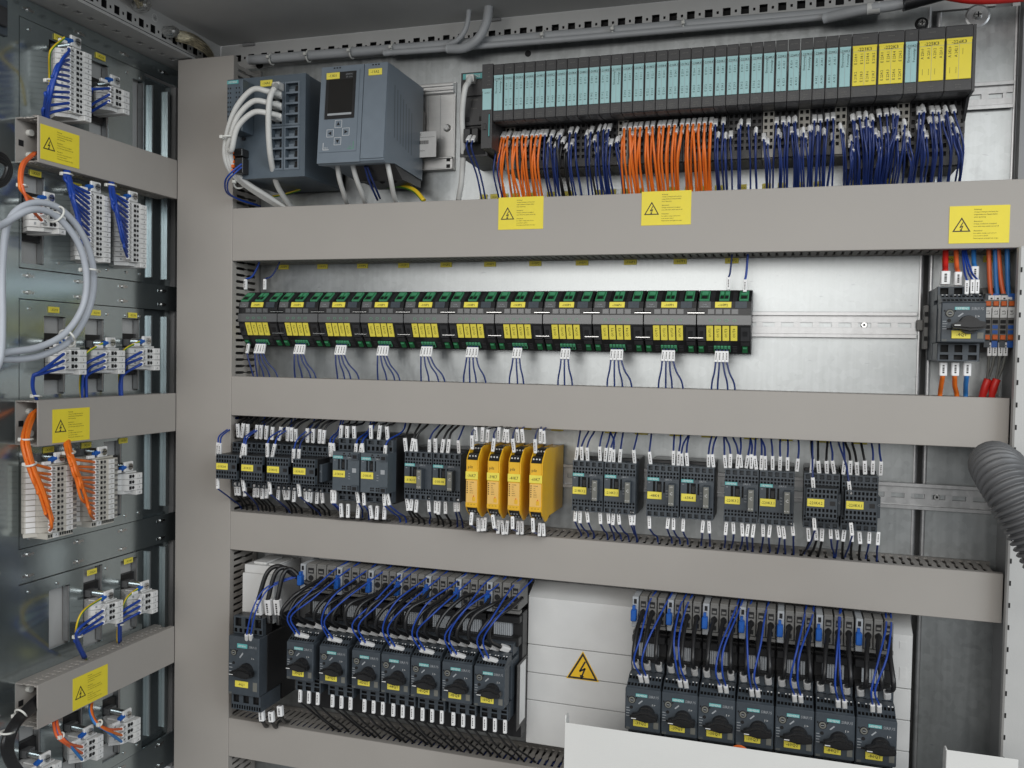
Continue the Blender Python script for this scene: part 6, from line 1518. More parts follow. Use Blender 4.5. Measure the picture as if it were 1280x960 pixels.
('B','n',[-1419,760,-2165,11,68,-172,22,-180,-114,32,-148,-94,0,-50,-245],[[-1419,760,-2165,11,68,-172]]),
('B','n',[-1284,760,-2177,3,61,-172,13,-177,-103,20,-144,-85,0,-50,-253],[[-1284,760,-2177,3,61,-172]]),
('B','n',[-1018,760,-2184,-9,45,-165,-14,-168,-110,-20,-137,-90,0,-50,-241],[[-1018,760,-2184,-9,45,-165]]),
('B','n',[-944,760,-2184,15,47,-166,-6,-169,-112,-8,-138,-91,0,-50,-237],[[-944,760,-2184,15,47,-166]]),
]),
('@ from left rising from the third contactor pair from the relays','wires of the third row',0,'wire',[
('B','n',[-741,760,-1456,-18,34,178,-10,-87,110,-17,-137,134,0,-120,200],[[-741,760,-1456,-18,34,178]]),
('B','n',[-684,760,-1452,2,12,191,-22,-65,103,-64,-137,125,0,-120,200],[[-684,760,-1452,2,12,191]]),
('B','n',[-591,760,-1452,11,33,193,-28,-86,103,-62,-137,127,0,-120,200],[[-591,760,-1452,11,33,193]]),
('B','n',[-536,760,-1439,-20,46,176,4,-99,108,-16,-137,131,0,-120,200],[[-536,760,-1439,-20,46,176]]),
('B','n',[-476,760,-1441,23,57,178,14,-110,110,3,-137,135,0,-120,200],[[-476,760,-1441,23,57,178]]),
('B','n',[-408,760,-1447,-2,30,197,1,-83,104,-34,-137,127,0,-120,200],[[-408,760,-1447,-2,30,197]]),
('B','n',[-343,760,-1454,-25,15,184,2,-68,115,-1,-137,140,0,-120,200],[[-343,760,-1454,-25,15,184]]),
('B','n',[-282,760,-1456,4,40,198,-6,-93,111,-13,-137,135,0,-120,200],[[-282,760,-1456,4,40,198]]),
('B','n',[-228,760,-1453,-7,64,192,-13,-117,112,-61,-137,136,0,-120,200],[[-228,760,-1453,-7,64,192]]),
('B','n',[-135,760,-1448,-6,50,190,-10,-103,113,-21,-137,138,0,-120,200],[[-135,760,-1448,-6,50,190]]),
('B','n',[-44,760,-1448,1,67,190,-8,-120,116,4,-137,141,0,-120,200],[[-44,760,-1448,1,67,190]]),
('B','n',[53,760,-1447,-5,42,182,4,-95,121,-10,-137,147,0,-120,200],[[53,760,-1447,-5,42,182]]),
('B','n',[169,760,-1451,11,33,174,8,-86,129,-13,-137,157,0,-120,200],[[169,760,-1451,11,33,174]]),
]),
('@ from left dropping from the third contactor pair from the relays','wires of the third row',0,'wire',[
('B','n',[-711,760,-2172,-9,36,-186,-10,-163,-128,-16,-133,-104,0,-50,-200],[[-711,760,-2172,-9,36,-186]]),
('B','n',[-626,760,-2166,15,59,-167,-17,-175,-145,-27,-144,-118,0,-50,-200],[[-626,760,-2166,15,59,-167]]),
('B','n',[-511,760,-2173,17,52,-183,-17,-172,-137,-27,-140,-112,0,-50,-200],[[-511,760,-2173,17,52,-183]]),
('B','n',[-428,760,-2188,-15,55,-165,3,-173,-140,5,-142,-114,0,-50,-200],[[-428,760,-2188,-15,55,-165]]),
('B','n',[-355,760,-2182,-14,50,-179,-2,-170,-124,-1,-140,-101,0,-50,-204],[[-355,760,-2182,-14,50,-179]]),
('B','n',[-240,760,-2158,9,13,-187,-11,-150,-128,-16,-123,-104,0,-50,-213],[[-240,760,-2158,9,13,-187]]),
('B','n',[-146,760,-2172,-14,62,-170,7,-177,-138,12,-145,-113,0,-50,-200],[[-146,760,-2172,-14,62,-170]]),
('B','n',[-46,760,-2175,26,22,-162,-9,-155,-144,-13,-127,-117,0,-50,-200],[[-46,760,-2175,26,22,-162]]),
('B','n',[15,760,-2180,25,29,-170,7,-159,-139,11,-130,-114,0,-50,-200],[[15,760,-2180,25,29,-170]]),
('B','n',[131,760,-2136,19,51,-161,6,-171,-166,9,-140,-136,0,-50,-200],[[131,760,-2136,19,51,-161]]),
]),
('@ from left rising from the rightmost contactor pair','wires of the third row',0,'wire',[
('K','m',[350,760,-1464,12,69,195,-12,-122,91,-4,-137,112,0,-120,200],[[350,760,-1464,12,69,195]]),
('K','m',[448,760,-1464,-20,41,173,0,-94,103,1,-137,125,0,-120,200],[[448,760,-1464,-20,41,173]]),
('K','m',[543,760,-1459,-14,57,174,5,-110,103,14,-137,125,0,-120,200],[[543,760,-1459,-14,57,174]]),
('B','n',[632,760,-1454,-30,46,174,2,-99,101,-21,-137,124,0,-120,200],[[632,760,-1454,-30,46,174]]),
('B','n',[741,760,-1458,13,17,186,-5,-70,101,-7,-137,123,0,-120,200],[[741,760,-1458,13,17,186]]),
('K','m',[825,760,-1458,-4,39,190,-11,-92,99,-44,-137,122,0,-120,200],[[825,760,-1458,-4,39,190]]),
('K','m',[912,760,-1458,-17,57,177,-15,-110,107,-30,-137,131,0,-120,200],[[912,760,-1458,-17,57,177]]),
('K','m',[1005,760,-1442,-12,17,179,-18,-70,101,-15,-137,124,0,-120,200],[[1005,760,-1442,-12,17,179]]),
('B','n',[1095,760,-1437,-2,22,181,3,-75,101,-10,-137,123,0,-120,200],[[1095,760,-1437,-2,22,181]]),
('B','n',[1190,760,-1442,-4,57,184,-10,-110,104,4,-137,126,0,-120,200],[[1190,760,-1442,-4,57,184]]),
]),
('@ from left reaching down to front blocks of the rightmost contactors','wires of the third row',0,'wire',[
('B','n',[374,1120,-1638,-16,14,166,-5,-92,183,5,-472,223,0,-120,200],[[374,1120,-1638,-16,14,166]]),
('B','n',[811,1120,-1671,-27,55,181,-31,-133,198,-71,-472,241,0,-120,200],[[811,1120,-1671,-27,55,181]]),
]),
('@ from left dropping from the rightmost contactor pair','wires of the third row',0,'wire',[
('K','m',[330,760,-2182,17,38,-177,-25,-164,-127,-39,-134,-104,0,-50,-200],[[330,760,-2182,17,38,-177]]),
('K','m',[422,760,-2167,16,21,-171,-25,-155,-140,-36,-126,-115,0,-50,-200],[[422,760,-2167,16,21,-171]]),
('K','m',[505,760,-2164,-5,69,-175,-9,-181,-139,-12,-148,-114,0,-50,-200],[[505,760,-2164,-5,69,-175]]),
('B','n',[605,760,-2146,8,67,-153,25,-180,-145,36,-147,-118,0,-50,-228],[[605,760,-2146,8,67,-153]]),
('B','n',[679,760,-2151,20,19,-160,0,-153,-134,0,-126,-110,0,-50,-235],[[679,760,-2151,20,19,-160]]),
('K','m',[779,760,-2153,-17,22,-174,6,-155,-136,11,-127,-112,0,-50,-215],[[779,760,-2153,-17,22,-174]]),
('K','m',[865,760,-2163,1,38,-158,8,-164,-137,12,-134,-113,0,-50,-219],[[865,760,-2163,1,38,-158]]),
('K','m',[957,760,-2182,13,37,-159,6,-163,-126,8,-134,-103,0,-50,-220],[[957,760,-2182,13,37,-159]]),
('B','n',[1078,760,-2167,-4,39,-161,-1,-164,-129,-3,-135,-106,0,-50,-227],[[1078,760,-2167,-4,39,-161]]),
('B','n',[1186,760,-2174,-10,58,-162,11,-175,-120,17,-143,-98,0,-50,-236],[[1186,760,-2174,-10,58,-162]]),
]),
('@ from left leaving the front blocks of the rightmost contactor pair downwards','wires of the third row',0,'wire',[
('B','n',[386,1120,-1980,14,66,-158,-41,-377,-248,-63,-309,-203,0,-50,-201],[[386,1120,-1980,14,66,-158]]),
('B','n',[827,1120,-2019,16,67,-151,-12,-378,-230,-19,-309,-188,0,-50,-202],[[827,1120,-2019,16,67,-151]]),
]),
('@ from left rising from the contactor pair left of the yellow relays','wires of the third row',0,'wire',[
('K','m',[-5418,760,-1472,-12,32,211,5,-85,95,-11,-137,115,0,-120,200],[[-5418,760,-1472,-12,32,211]]),
('K','m',[-5335,760,-1467,35,11,206,9,-64,97,16,-137,119,0,-120,200],[[-5335,760,-1467,35,11,206]]),
('K','m',[-5257,760,-1463,-14,10,191,42,-63,105,89,-137,128,0,-120,200],[[-5257,760,-1463,-14,10,191]]),
('B','n',[-5043,760,-1457,13,32,193,22,-85,105,63,-137,128,0,-120,200],[[-5043,760,-1457,13,32,193]]),
('K','m',[-4943,760,-1457,18,64,216,26,-117,96,51,-137,117,0,-120,200],[[-4943,760,-1457,18,64,216]]),
('K','m',[-4843,760,-1456,36,26,207,24,-79,102,55,-137,124,0,-120,200],[[-4843,760,-1456,36,26,207]]),
('K','m',[-4749,760,-1456,25,12,209,13,-65,103,79,-137,125,0,-120,200],[[-4749,760,-1456,25,12,209]]),
('B','n',[-4571,760,-1451,0,44,197,13,-97,107,2,-137,131,0,-120,200],[[-4571,760,-1451,0,44,197]]),
]),
('@ from left dropping from the contactor pair left of the yellow relays','wires of the third row',0,'wire',[
('K','m',[-5398,760,-2159,53,55,-191,-25,-173,-110,-36,-142,-90,0,-50,-240],[[-5398,760,-2159,53,55,-191]]),
('K','m',[-5313,760,-2163,-6,13,-189,5,-150,-107,8,-123,-88,0,-50,-243],[[-5313,760,-2163,-6,13,-189]]),
('K','m',[-5232,760,-2162,2,38,-208,4,-164,-100,7,-134,-82,0,-50,-238],[[-5232,760,-2162,2,38,-208]]),
('B','n',[-5047,760,-2141,47,69,-200,-53,-181,-113,-79,-148,-92,0,-50,-244],[[-5047,760,-2141,47,69,-200]]),
('K','m',[-4926,760,-2160,10,28,-202,-28,-158,-102,-41,-130,-83,0,-50,-243],[[-4926,760,-2160,10,28,-202]]),
('K','m',[-4870,760,-2167,-7,16,-211,-14,-152,-90,-20,-124,-73,0,-50,-249],[[-4870,760,-2167,-7,16,-211]]),
('K','m',[-4772,760,-2167,15,25,-192,-13,-157,-102,-19,-128,-83,0,-50,-246],[[-4772,760,-2167,15,25,-192]]),
('B','n',[-4619,760,-2117,14,18,-200,-30,-153,-129,-45,-125,-105,0,-50,-239],[[-4619,760,-2117,14,18,-200]]),
('B','n',[-4567,760,-2122,20,38,-187,-19,-164,-134,-29,-134,-109,0,-50,-238],[[-4567,760,-2122,20,38,-187]]),
]),
('@ from left rising from the front plugs of the yellow relays','wires of the third row',0,'wire',[
('B','n',[-4210,1190,-1332,7,46,202,-40,-129,45,-91,-537,56,0,-120,200],[[-4210,1190,-1332,7,46,202]]),
('B','n',[-3905,1190,-1349,26,26,188,-38,-109,65,-108,-537,79,0,-120,200],[[-3905,1190,-1349,26,26,188]]),
('B','n',[-3590,1190,-1344,-8,55,195,-31,-138,65,-119,-537,79,0,-120,200],[[-3590,1190,-1344,-8,55,195]]),
('B','n',[-3281,1190,-1339,4,49,197,-22,-132,68,-100,-537,83,0,-120,200],[[-3281,1190,-1339,4,49,197]]),
]),
('@ from left rising from the rear plugs of the yellow relays','wires of the third row',0,'wire',[
('K','n',[-4233,950,-1242,-17,12,205,-7,-78,3,-7,-314,3,0,-120,200],[[-4233,950,-1242,-17,12,205]]),
('K','n',[-4148,950,-1244,17,35,212,-12,-101,2,-31,-314,3,0,-120,200],[[-4148,950,-1244,17,35,212]]),
('K','n',[-4070,950,-1247,27,54,188,14,-120,18,23,-314,21,0,-120,200],[[-4070,950,-1247,27,54,188]]),
('K','n',[-3904,950,-1233,28,60,211,-10,-126,2,-62,-314,2,0,-120,200],[[-3904,950,-1233,28,60,211]]),
('K','n',[-3825,950,-1236,37,36,194,-15,-102,12,-83,-314,15,0,-120,200],[[-3825,950,-1236,37,36,194]]),
('K','n',[-3762,950,-1241,-2,20,194,-6,-86,16,-17,-314,20,0,-120,200],[[-3762,950,-1241,-2,20,194]]),
('B','n',[-3604,950,-1230,-8,51,192,-35,-117,13,-100,-314,15,0,-120,200],[[-3604,950,-1230,-8,51,192]]),
('B','n',[-3529,950,-1230,-20,21,197,-8,-87,13,-35,-314,17,0,-120,200],[[-3529,950,-1230,-20,21,197]]),
('B','n',[-3281,950,-1225,10,19,204,-23,-85,12,-71,-314,15,0,-120,200],[[-3281,950,-1225,10,19,204]]),
('B','n',[-3223,950,-1229,-4,36,187,-12,-102,23,-13,-314,29,0,-120,200],[[-3223,950,-1229,-4,36,187]]),
]),
('@ from left dropping from the front plugs of the yellow relays','wires of the third row',0,'wire',[
('B','n',[-4200,1190,-2228,-2,28,-179,-56,-395,-131,-84,-323,-108,0,-50,-200],[[-4200,1190,-2228,-2,28,-179]]),
('B','n',[-3890,1190,-2243,52,66,-179,-83,-416,-117,-125,-340,-96,0,-50,-200],[[-3890,1190,-2243,52,66,-179]]),
('B','n',[-3596,1190,-2243,17,39,-173,-29,-401,-122,-41,-328,-99,0,-50,-200],[[-3596,1190,-2243,17,39,-173]]),
('B','n',[-3303,1190,-2245,18,16,-196,-36,-388,-102,-53,-318,-84,0,-50,-200],[[-3303,1190,-2245,18,16,-196]]),
]),
('@ from left dropping from the rear plugs of the yellow relays','wires of the third row',0,'wire',[
('K','n',[-4195,930,-2347,22,42,-196,-34,-260,-45,-52,-212,-36,0,-50,-200],[[-4195,930,-2347,22,42,-196]]),
('K','n',[-4135,930,-2350,20,42,-185,-29,-260,-46,-44,-212,-38,0,-50,-200],[[-4135,930,-2350,20,42,-185]]),
('K','n',[-4084,930,-2339,1,33,-190,-23,-255,-50,-35,-208,-40,0,-50,-200],[[-4084,930,-2339,1,33,-190]]),
('K','n',[-3886,930,-2357,12,55,-193,-50,-267,-39,-75,-218,-31,0,-50,-200],[[-3886,930,-2357,12,55,-193]]),
('K','n',[-3834,930,-2360,35,29,-201,-51,-252,-33,-79,-207,-27,0,-50,-200],[[-3834,930,-2360,35,29,-201]]),
('K','n',[-3749,930,-2358,-9,13,-197,-30,-244,-35,-47,-199,-28,0,-50,-200],[[-3749,930,-2358,-9,13,-197]]),
('K','n',[-3587,930,-2351,-2,19,-193,-15,-247,-44,-23,-202,-36,0,-50,-200],[[-3587,930,-2351,-2,19,-193]]),
('K','n',[-3534,930,-2347,14,32,-189,-14,-254,-48,-23,-208,-39,0,-50,-200],[[-3534,930,-2347,14,32,-189]]),
('K','n',[-3268,930,-2355,6,45,-184,-36,-261,-47,-53,-214,-39,0,-50,-200],[[-3268,930,-2355,6,45,-184]]),
('K','n',[-3220,930,-2358,23,37,-177,-21,-257,-45,-31,-210,-37,0,-50,-200],[[-3220,930,-2358,23,37,-177]]),
]),
('@ from left rising at the rear of the tall contactor pair','wires of the third row',0,'wire',[
('K','m',[-6469,860,-1316,43,52,211,-7,-112,10,-41,-230,13,0,-120,200],[[-6469,860,-1316,43,52,211]]),
('K','m',[-6355,860,-1316,14,30,205,8,-90,15,-15,-230,19,0,-120,200],[[-6355,860,-1316,14,30,205]]),
('K','m',[-6232,860,-1315,0,23,206,12,-83,17,-3,-230,20,0,-120,200],[[-6232,860,-1315,0,23,206]]),
('K','m',[-5951,860,-1292,1,26,209,-20,-86,9,-31,-230,11,0,-120,200],[[-5951,860,-1292,1,26,209]]),
('K','m',[-5827,860,-1297,44,47,220,-13,-107,9,-40,-230,12,0,-120,200],[[-5827,860,-1297,44,47,220]]),
('K','m',[-5677,860,-1300,-1,43,210,-3,-103,18,-19,-230,21,0,-120,200],[[-5677,860,-1300,-1,43,210]]),
]),
('@ from left rising at the front of the tall contactor pair','wires of the third row',0,'wire',[
('R','n',[-6555,1000,-1575,1,23,212,-37,-93,63,-79,-360,78,0,-120,200],[[-6555,1000,-1575,1,23,212]]),
('R','n',[-6495,1000,-1577,-14,17,208,-26,-87,67,-93,-360,82,0,-120,200],[[-6495,1000,-1577,-14,17,208]]),
('R','n',[-6143,1000,-1578,30,32,223,-12,-102,70,-26,-360,85,0,-120,200],[[-6143,1000,-1578,30,32,223]]),
('R','n',[-6072,1000,-1574,40,16,202,-19,-86,78,-59,-360,96,0,-120,200],[[-6072,1000,-1574,40,16,202]]),
('R','n',[-6010,1000,-1566,-18,10,217,-5,-80,68,-49,-360,84,0,-120,200],[[-6010,1000,-1566,-18,10,217]]),
('R','n',[-5657,1000,-1572,16,12,213,25,-82,83,54,-360,101,0,-120,200],[[-5657,1000,-1572,16,12,213]]),
]),
('@ from left dropping at the front of the tall contactor pair','wires of the third row',0,'wire',[
('R','n',[-6526,1000,-2085,38,53,-193,-58,-304,-148,-87,-249,-122,0,-50,-242],[[-6526,1000,-2085,38,53,-193]]),
('R','n',[-6474,1000,-2082,18,45,-194,-60,-300,-156,-89,-245,-127,0,-50,-231],[[-6474,1000,-2082,18,45,-194]]),
('R','n',[-6112,1000,-2059,43,18,-192,-79,-285,-156,-117,-233,-128,0,-50,-255],[[-6112,1000,-2059,43,18,-192]]),
('R','n',[-5995,1000,-2089,22,20,-189,-72,-286,-144,-108,-234,-118,0,-50,-250],[[-5995,1000,-2089,22,20,-189]]),
('R','n',[-5662,1000,-2055,30,33,-205,1,-293,-154,3,-240,-126,0,-50,-250],[[-5662,1000,-2055,30,33,-205]]),
('R','n',[-5618,1000,-2052,58,18,-196,11,-285,-154,17,-233,-126,0,-50,-262],[[-5618,1000,-2052,58,18,-196]]),
]),
('@ from left dropping at the rear of the tall contactor pair','wires of the third row',0,'wire',[
('K','m',[-6449,860,-2308,52,67,-196,-61,-235,-50,-89,-192,-40,0,-50,-200],[[-6449,860,-2308,52,67,-196]]),
('K','m',[-6323,860,-2304,25,55,-202,-43,-228,-50,-64,-187,-40,0,-50,-200],[[-6323,860,-2304,25,55,-202]]),
('K','m',[-6146,860,-2292,11,55,-209,-41,-228,-53,-60,-187,-43,0,-50,-200],[[-6146,860,-2292,11,55,-209]]),
('K','m',[-5953,860,-2304,62,65,-186,-49,-234,-57,-73,-191,-46,0,-50,-200],[[-5953,860,-2304,62,65,-186]]),
('K','m',[-5833,860,-2300,10,49,-202,-26,-225,-48,-39,-184,-39,0,-50,-201],[[-5833,860,-2300,10,49,-202]]),
('K','m',[-5712,860,-2300,15,49,-191,-38,-225,-54,-56,-184,-45,0,-50,-200],[[-5712,860,-2300,15,49,-191]]),
]),
('@ from left rising behind the four forward blocks at left','wires of the third row',0,'wire',[
('K','m',[-8327,780,-1381,23,64,222,0,-119,41,1,-155,50,0,-120,200],[[-8327,780,-1381,23,64,222]]),
('K','m',[-8269,780,-1384,71,59,235,1,-114,38,-21,-155,46,0,-120,200],[[-8269,780,-1384,71,59,235]]),
('K','m',[-8163,780,-1385,28,37,226,14,-92,44,3,-155,54,0,-120,200],[[-8163,780,-1385,28,37,226]]),
('K','m',[-8000,780,-1389,45,45,226,8,-100,49,18,-155,60,0,-120,200],[[-8000,780,-1389,45,45,226]]),
('K','m',[-7923,780,-1390,52,62,228,8,-117,50,18,-155,62,0,-120,200],[[-7923,780,-1390,52,62,228]]),
('K','m',[-7826,780,-1392,47,53,223,15,-108,55,17,-155,67,0,-120,200],[[-7826,780,-1392,47,53,223]]),
('K','m',[-7716,780,-1394,24,21,207,9,-76,65,58,-155,80,0,-120,200],[[-7716,780,-1394,24,21,207]]),
('K','m',[-7591,780,-1397,76,61,222,4,-116,62,24,-155,76,0,-120,200],[[-7591,780,-1397,76,61,222]]),
('K','m',[-7436,780,-1399,39,63,227,21,-118,63,47,-155,78,0,-120,200],[[-7436,780,-1399,39,63,227]]),
('K','m',[-7358,780,-1401,10,23,220,22,-78,69,85,-155,85,0,-120,200],[[-7358,780,-1401,10,23,220]]),
('K','m',[-7280,780,-1403,17,54,204,24,-109,79,93,-155,96,0,-120,200],[[-7280,780,-1403,17,54,204]]),
('K','m',[-7081,780,-1407,16,39,226,27,-94,74,103,-155,91,0,-120,200],[[-7081,780,-1407,16,39,226]]),
('K','m',[-6989,780,-1408,34,51,225,28,-106,77,80,-155,94,0,-120,200],[[-6989,780,-1408,34,51,225]]),
('K','m',[-6875,780,-1411,25,28,224,30,-83,81,102,-155,98,0,-120,200],[[-6875,780,-1411,25,28,224]]),
('K','m',[-6807,780,-1413,23,11,214,32,-66,88,121,-155,107,0,-120,200],[[-6807,780,-1413,23,11,214]]),
]),
('@ from left arching up from the four forward blocks at left','wires of the third row',0,'wire',[
('R','n',[-8404,1220,-1642,33,33,217,-55,-118,96,-166,-565,117,0,-120,200],[[-8404,1220,-1642,33,33,217]]),
('R','n',[-8363,1220,-1645,48,55,215,-66,-140,99,-165,-565,121,0,-120,200],[[-8363,1220,-1645,48,55,215]]),
('R','n',[-7976,1220,-1645,62,29,226,-35,-114,103,-95,-565,127,0,-120,200],[[-7976,1220,-1645,62,29,226]]),
('R','n',[-7910,1220,-1642,19,19,209,-19,-104,111,-89,-565,135,0,-120,200],[[-7910,1220,-1642,19,19,209]]),
('R','n',[-7510,1220,-1611,24,48,218,-10,-133,101,-42,-565,123,0,-120,200],[[-7510,1220,-1611,24,48,218]]),
('R','n',[-7431,1220,-1612,76,45,213,-27,-130,105,-98,-565,128,0,-120,200],[[-7431,1220,-1612,76,45,213]]),
('R','n',[-7064,1220,-1672,46,65,217,-25,-150,136,-87,-565,167,0,-120,200],[[-7064,1220,-1672,46,65,217]]),
('B','n',[-6980,1220,-1667,47,56,211,-21,-141,139,-60,-565,170,0,-120,200],[[-6980,1220,-1667,47,56,211]]),
]),
('@ from left hanging from the four forward blocks at left','wires of the third row',0,'wire',[
('B','n',[-8399,1220,-1946,22,21,-202,-39,-408,-223,-57,-333,-183,0,-50,-236],[[-8399,1220,-1946,22,21,-202]]),
('B','n',[-7949,1220,-1955,46,20,-200,-93,-407,-224,-140,-333,-183,0,-50,-228],[[-7949,1220,-1955,46,20,-200]]),
('B','n',[-7477,1220,-1972,47,38,-201,-54,-417,-214,-81,-341,-175,0,-50,-228],[[-7477,1220,-1972,47,38,-201]]),
('B','n',[-6974,1220,-1982,59,53,-190,-37,-425,-222,-55,-348,-181,0,-50,-215],[[-6974,1220,-1982,59,53,-190]]),
]),
('@ from left hanging behind the four forward blocks at left','wires of the third row',0,'wire',[
('K','m',[-8366,800,-2106,58,50,-198,-50,-192,-124,-75,-158,-102,0,-50,-260],[[-8366,800,-2106,58,50,-198]]),
('K','m',[-8305,800,-2108,37,33,-200,-37,-183,-122,-55,-150,-99,0,-50,-261],[[-8305,800,-2108,37,33,-200]]),
('K','m',[-8187,800,-2110,25,39,-203,-35,-186,-119,-52,-153,-97,0,-50,-261],[[-8187,800,-2110,25,39,-203]]),
('K','m',[-8004,800,-2113,7,23,-206,-29,-178,-115,-41,-145,-94,0,-50,-262],[[-8004,800,-2113,7,23,-206]]),
('K','m',[-7947,800,-2115,24,32,-199,-28,-183,-118,-43,-149,-96,0,-50,-262],[[-7947,800,-2115,24,32,-199]]),
('K','m',[-7865,800,-2115,38,67,-213,-39,-202,-110,-59,-165,-90,0,-50,-262],[[-7865,800,-2115,38,67,-213]]),
('K','m',[-7786,800,-2117,14,31,-203,-28,-182,-114,-43,-149,-94,0,-50,-262],[[-7786,800,-2117,14,31,-203]]),
('K','m',[-7570,800,-2121,-3,18,-224,-18,-175,-100,-25,-143,-82,0,-50,-263],[[-7570,800,-2121,-3,18,-224]]),
('K','m',[-7489,800,-2123,52,17,-203,-36,-174,-111,-54,-143,-90,0,-50,-263],[[-7489,800,-2123,52,17,-203]]),
('K','m',[-7393,800,-2123,11,39,-194,-26,-186,-115,-39,-153,-95,0,-50,-263],[[-7393,800,-2123,11,39,-194]]),
('K','m',[-7288,800,-2125,8,36,-219,-25,-185,-100,-39,-151,-82,0,-50,-264],[[-7288,800,-2125,8,36,-219]]),
('K','m',[-7100,800,-2129,55,69,-201,-38,-203,-108,-56,-166,-88,0,-50,-264],[[-7100,800,-2129,55,69,-201]]),
('K','m',[-7043,800,-2130,35,64,-194,-29,-200,-111,-43,-164,-90,0,-50,-265],[[-7043,800,-2130,35,64,-194]]),
('K','m',[-6992,800,-2131,-12,10,-210,-7,-170,-101,-11,-140,-83,0,-50,-265],[[-6992,800,-2131,-12,10,-210]]),
('K','m',[-6884,800,-2132,0,22,-215,-18,-177,-98,-25,-145,-80,0,-50,-265],[[-6884,800,-2132,0,22,-215]]),
('K','m',[-6810,800,-2134,46,48,-193,-34,-191,-109,-51,-157,-89,0,-50,-265],[[-6810,800,-2134,46,48,-193]]),
]),
('@ from left looping from the clamp block to motor switch -39Q4','wires of the bottom row',1,'wire',[
('K','t',[-6875,1110,-4155,-95,110,60,-44,370,220,116,-57,219,130,-180,133,91,-348,78,0,-25,0],[[-6875,1110,-4155,-95,110,60]]),
('K','t',[-6726,1110,-4155,-95,110,60,-46,370,220,64,-86,237,232,-187,134,10,-312,59,0,-25,0],[[-6726,1110,-4155,-95,110,60]]),
('K','t',[-6577,1110,-4155,-95,110,60,-53,370,220,55,-18,218,239,-271,179,-14,-296,33,0,-25,0],[[-6577,1110,-4155,-95,110,60]]),
]),
('@ from left control lead down to motor switch -39Q4','wires of the bottom row',1,'wire',[
('R','n',[-6726,1430,-4222,-90,100,60,-48,140,290,236,-69,291,184,-481,281,40,-460,75,10,-160,115],[[-6726,1430,-4222,-90,100,60]]),
('R','n',[-6651,1430,-4222,-90,100,60,-67,140,290,301,-74,271,261,-476,301,40,-460,75,10,-160,115],[[-6651,1430,-4222,-90,100,60]]),
]),
('@ from left hanging under motor switch -39Q4','wires of the bottom row',0,'wire',[
('K','m',[-6865,1280,-5090,8,20,-185,62,-350,-317,130,-350,-358,60,-100,-350],[[-6865,1280,-5090,8,20,-185]]),
('K','m',[-6716,1280,-5090,8,20,-185,62,-350,-371,133,-350,-341,60,-100,-313],[[-6716,1280,-5090,8,20,-185]]),
('K','m',[-6567,1280,-5090,8,20,-185,62,-350,-332,92,-350,-337,60,-100,-356],[[-6567,1280,-5090,8,20,-185]]),
]),
('@ from left looping from the clamp block to motor switch -39Q5','wires of the bottom row',1,'wire',[
('K','t',[-6330,1110,-4155,-95,110,60,-41,370,220,86,-47,229,140,-309,132,108,-229,69,0,-25,0],[[-6330,1110,-4155,-95,110,60]]),
('K','t',[-6181,1110,-4155,-95,110,60,-47,370,220,74,18,219,211,-369,136,22,-234,75,0,-25,0],[[-6181,1110,-4155,-95,110,60]]),
('K','t',[-6032,1110,-4155,-95,110,60,-47,370,220,89,-73,246,184,-215,198,1,-297,-14,0,-25,0],[[-6032,1110,-4155,-95,110,60]]),
]),
('@ from left control lead down to motor switch -39Q5','wires of the bottom row',1,'wire',[
('R','n',[-6181,1430,-4222,-90,100,60,-34,140,290,145,-46,346,195,-504,226,40,-460,75,10,-160,115],[[-6181,1430,-4222,-90,100,60]]),
('R','n',[-6106,1430,-4222,-90,100,60,-63,140,290,267,-55,304,286,-495,268,40,-460,75,10,-160,115],[[-6106,1430,-4222,-90,100,60]]),
]),
('@ from left hanging under motor switch -39Q5','wires of the bottom row',0,'wire',[
('K','m',[-6320,1280,-5090,8,20,-185,62,-350,-300,202,-350,-416,60,-100,-309],[[-6320,1280,-5090,8,20,-185]]),
('K','m',[-6171,1280,-5090,8,20,-185,62,-350,-350,152,-350,-344,60,-100,-331],[[-6171,1280,-5090,8,20,-185]]),
('K','m',[-6022,1280,-5090,8,20,-185,62,-350,-333,117,-350,-374,60,-100,-318],[[-6022,1280,-5090,8,20,-185]]),
]),
('@ from left looping from the clamp block to motor switch -42Q2','wires of the bottom row',1,'wire',[
('K','t',[-5805,1110,-4155,-95,110,60,-54,370,220,54,-4,269,246,-383,78,47,-198,83,0,-25,0],[[-5805,1110,-4155,-95,110,60]]),
('K','t',[-5656,1110,-4155,-95,110,60,-43,370,220,43,-39,248,186,-296,127,74,-250,55,0,-25,0],[[-5656,1110,-4155,-95,110,60]]),
('K','t',[-5507,1110,-4155,-95,110,60,-38,370,220,73,-7,274,175,-293,112,17,-285,44,0,-25,0],[[-5507,1110,-4155,-95,110,60]]),
]),
('@ from left control lead down to motor switch -42Q2','wires of the bottom row',1,'wire',[
('R','n',[-5656,1430,-4222,-90,100,60,-65,140,290,251,-102,289,174,-448,283,40,-460,75,10,-160,115],[[-5656,1430,-4222,-90,100,60]]),
('R','n',[-5581,1430,-4222,-90,100,60,-40,140,290,248,-118,290,200,-432,282,40,-460,75,10,-160,115],[[-5581,1430,-4222,-90,100,60]]),
]),
('@ from left hanging under motor switch -42Q2','wires of the bottom row',0,'wire',[
('K','m',[-5795,1280,-5090,8,20,-185,62,-350,-351,205,-350,-323,60,-100,-351],[[-5795,1280,-5090,8,20,-185]]),
('K','m',[-5646,1280,-5090,8,20,-185,62,-350,-335,151,-350,-368,60,-100,-322],[[-5646,1280,-5090,8,20,-185]]),
('K','m',[-5497,1280,-5090,8,20,-185,62,-350,-368,150,-350,-317,60,-100,-340],[[-5497,1280,-5090,8,20,-185]]),
]),
('@ from left looping from the clamp block to motor switch -44Q1','wires of the bottom row',1,'wire',[
